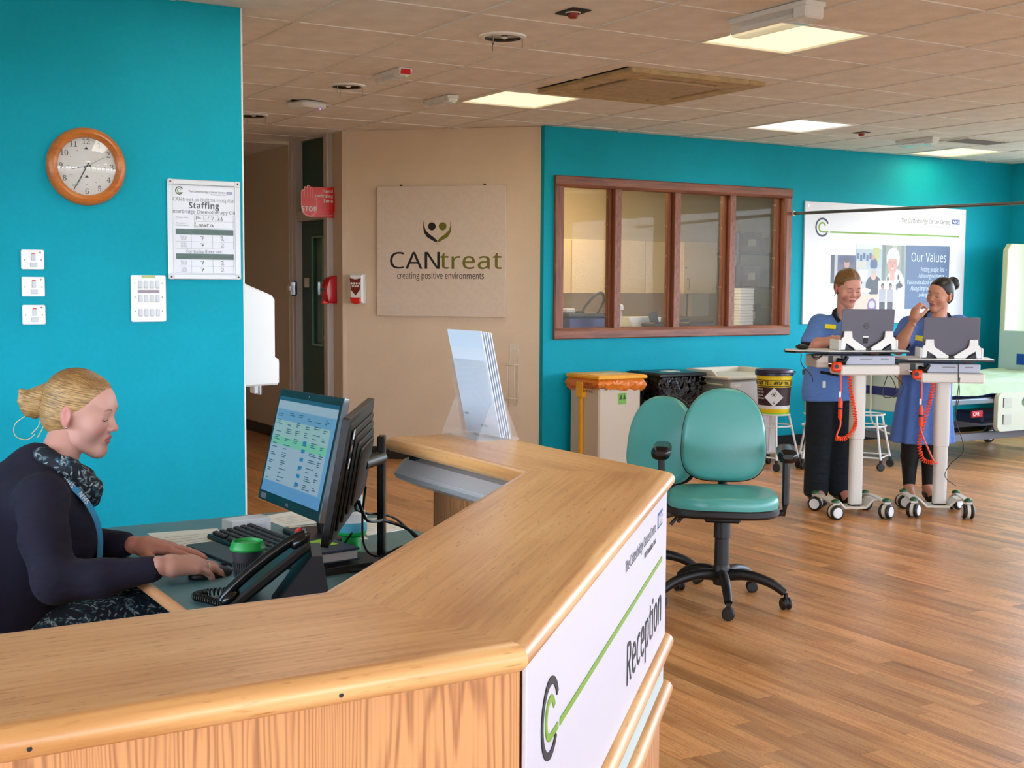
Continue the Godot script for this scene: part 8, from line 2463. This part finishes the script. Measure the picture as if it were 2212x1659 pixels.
	for s in [-1, 1]:
		var sh := Field.new()
		sh.chain([Vector3(s * 0.09, 0.045, -0.05), Vector3(s * 0.092, 0.04, 0.06), Vector3(s * 0.098, 0.028, 0.15)], [0.042, 0.040, 0.028], 0.02)
		sh.cut(Vector3(0, -1, 0), 0.0)
		add_field(sh, 0.009, "shoe", vc(0.5), t, func(_p): return lin(Color(0.03, 0.03, 0.035)))

func nurse_two() -> void:
	var t := thing("person", "nurse in a blue belted dress resting her chin on one hand", "person", Vector3(6.707, 0, -5.847), deg_to_rad(-36.9))
	var skin := Color(0.74, 0.52, 0.42)
	var Rs := Vector3(-0.105, 1.175, 0.02); var Re := Vector3(-0.195, 1.035, 0.150); var Rw := Vector3(-0.106, 1.207, 0.150)
	var Ls := Vector3(0.225, 1.185, 0.0); var Le := Vector3(0.27, 0.98, 0.06); var Lw := Vector3(0.13, 1.035, 0.24)
	var nk := Vector3(0.075, 1.235, 0.02)
	var hx := head_xf(Vector3(0.083, 1.385, 0.055), Vector3(-0.74, -0.14, 0.66), 0.92, -0.16)
	var f := Field.new()
	f.cap(Vector3(0.0, 0.86, -0.01), Vector3(0.055, 1.10, 0.0), 0.105, 0.10, 0.05)
	f.cap(Rs, Ls, 0.048, 0.048, 0.05)
	f.cap(nk - Vector3(0, 0.05, 0.0), hx * Vector3(0, -0.06, -0.02), 0.054, 0.047, 0.03)
	f.cap(Vector3(0.07, 1.19, 0.045), Vector3(0.065, 1.09, 0.085), 0.05, 0.04, 0.04)
	f.chain([Rs, Re, Re.lerp(Rw, 0.3), Rw], [0.046, 0.042, 0.041, 0.025], 0.02); f.chain([Ls, Le, Lw], [0.046, 0.040, 0.024], 0.02)
	var body := MB.new()
	var ls := lin(skin)
	for s in [-1, 1]: f.chain([Vector3(s * 0.075, 0.84, -0.01), Vector3(s * 0.068 - 0.004, 0.46, 0.015), Vector3(s * 0.066, 0.30, -0.02), Vector3(s * 0.062, 0.09, -0.03), Vector3(s * 0.066, 0.045, 0.08)], [0.085, 0.058, 0.054, 0.034, 0.03], 0.025)
	f.build(body, 0.0105, Transform3D.IDENTITY, func(_p): return ls)
	var dk := Color(0.025, 0.022, 0.025)
	build_head(t, body, hx, {"skin": skin, "lip": Color(0.62, 0.30, 0.30), "cheek": Color(0.72, 0.45, 0.36), "brow": mt(Color(0.10, 0.07, 0.06), 0.7), "lid": 0.0015, "hair": Color(0.05, 0.045, 0.05), "hair_dark": dk,
		"hairline": Vector3(0, -0.50, 0.86), "hair_w": 0.020,
		"knots": [[Vector3(0.0, 0.062, -0.138), Vector3(0.052, 0.050, 0.044), 0.02], [Vector3(0, 0.04, -0.09), Vector3(0, 0.05, -0.12), 0.03, 0.03, 0.02], [Vector3(0.01, 0.01, -0.125), Vector3(0.015, -0.02, -0.13), 0.010, 0.004, 0.01], [Vector3(0.0, 0.095, -0.10), Vector3(0.0, 0.11, -0.115), 0.010, 0.004, 0.01]],
		"tie": [Vector3(0.0, 0.060, -0.098), Vector3(0.037, 0.036, 0.008), Color(0.34, 0.32, 0.33)]}, 0.0045)
	# right hand loosely curled against the cheek
	build_hand(body, hand_xf(Rw + Vector3(0.002, 0.012, 0.002), Vector3(0.20, 0.95, -0.10), Vector3(-0.85, 0.20, 0.45), 1.0), [[0.55, 0.95, 0.0], [0.6, 0.95, 0.0], [0.65, 0.95, 0.0], [0.7, 0.95, -0.05]], [Vector3(0.7, -0.5, 0.5), Vector3(0.85, -0.5, 0.2), Vector3(0.9, -0.4, 0.1)], skin, 0.0042, 0.03)
	build_hand(body, hand_xf(Lw + Vector3(-0.004, 0.004, 0.01), Vector3(-0.35, -0.05, 0.93), Vector3(0.2, 1, 0.1), -1.0), [[0.35, 0.4, 0.0], [0.4, 0.4, 0.0], [0.4, 0.45, 0.0], [0.45, 0.45, -0.08]], [Vector3(0.6, -0.3, 0.7), Vector3(0.85, -0.3, 0.3), Vector3(0.95, -0.2, 0.1)], skin, 0.0045, 0.03)
	obj("body", body, vc(0.5), t)
	var blue := Color(0.33, 0.46, 0.72); var navy := Color(0.035, 0.04, 0.10)
	var c := Field.new()
	c.ell(Vector3(0.06, 1.06, 0.01), Vector3(0.170, 0.16, 0.115), 0.05)
	c.ell(Vector3(0.06, 1.09, 0.075), Vector3(0.135, 0.070, 0.075), 0.05)
	c.cap(Vector3(0.03, 0.95, 0.0), Vector3(0.02, 0.86, 0.0), 0.135, 0.145, 0.05)
	c.cap(Vector3(0.02, 0.80, 0.0), Vector3(0.0, 0.40, 0.0), 0.165, 0.205, 0.06)
	c.cap(Rs, Ls, 0.060, 0.060, 0.05)
	c.cap(Vector3(0.068, 1.16, 0.005), Vector3(0.072, 1.215, 0.01), 0.105, 0.068, 0.05)
	var e1 := Rs.lerp(Re, 0.60); var e2 := Ls.lerp(Le, 0.66)
	c.cap(Rs, e1, 0.064, 0.072, 0.03); c.cap(Ls, e2, 0.064, 0.070, 0.03)
	c.ell(Vector3(0.078, 1.255, 0.085), Vector3(0.058, 0.075, 0.068), 0.012, -1)
	c.cap(Vector3(0.074, 1.20, 0.12), Vector3(0.068, 1.10, 0.170), 0.045, 0.010, 0.012, -1)
	c.cut(Vector3(0, -1, 0), -0.405)
	var ax1 := (Re - Rs).normalized(); var ax2 := (Le - Ls).normalized()
	for k in 6:
		var a := -1.1 + k * 0.45
		c.cap(Vector3(sin(a) * 0.150, 0.80, cos(a) * 0.150), Vector3(sin(a) * 0.205, 0.38, cos(a) * 0.205), 0.008, 0.022, 0.03)
	var paint := uniform_paint([[e1, ax1, 0.035, 0.2, 0.12], [e2, ax2, 0.035, 0.2, 0.12], [Vector3(0.02, 0.88, 0), Vector3.UP, -0.016, 0.018, 0.4]], blue, navy)
	add_field(c, 0.009, "dress", cloth(0.85, 3.0, 3.0, 94), t, paint)
	for s in [-1, 1]: obj("collar_trim", mb().tube(spline([Vector3(0.072 + s * 0.03, 1.270, -0.03), Vector3(0.072 + s * 0.070, 1.255, 0.012), Vector3(0.074 + s * 0.076, 1.225, 0.052), Vector3(0.074 + s * 0.064, 1.195, 0.085)], 5), 0.015, 8), mt(navy, 0.85), t)
	obj("name_badge", mb(Vector3(-0.052, 1.10, 0.118), Vector3(-0.1, -0.35, -0.1)).prism(rrect(0.060, 0.034, 0.004), -0.004, 0.006, 0.001), M.bright_yellow, t)
	var tg := Field.new()
	for s in [-1, 1]: tg.chain([Vector3(s * 0.070, 0.60, 0.0), Vector3(s * 0.068 - 0.004, 0.46, 0.015), Vector3(s * 0.066, 0.30, -0.02), Vector3(s * 0.062, 0.075, -0.03)], [0.075, 0.0605, 0.0565, 0.0365], 0.02)
	add_field(tg, 0.010, "tights", vc(0.7), t, func(_p): return lin(Color(0.02, 0.02, 0.024)))
	for s in [-1, 1]:
		var sh := Field.new()
		sh.chain([Vector3(s * 0.064, 0.05, -0.045), Vector3(s * 0.066, 0.04, 0.05), Vector3(s * 0.072, 0.026, 0.14)], [0.038, 0.035, 0.026], 0.02)
		sh.cut(Vector3(0, -1, 0), 0.0)
		add_field(sh, 0.009, "shoe", vc(0.5), t, func(_p): return lin(Color(0.025, 0.025, 0.03)))
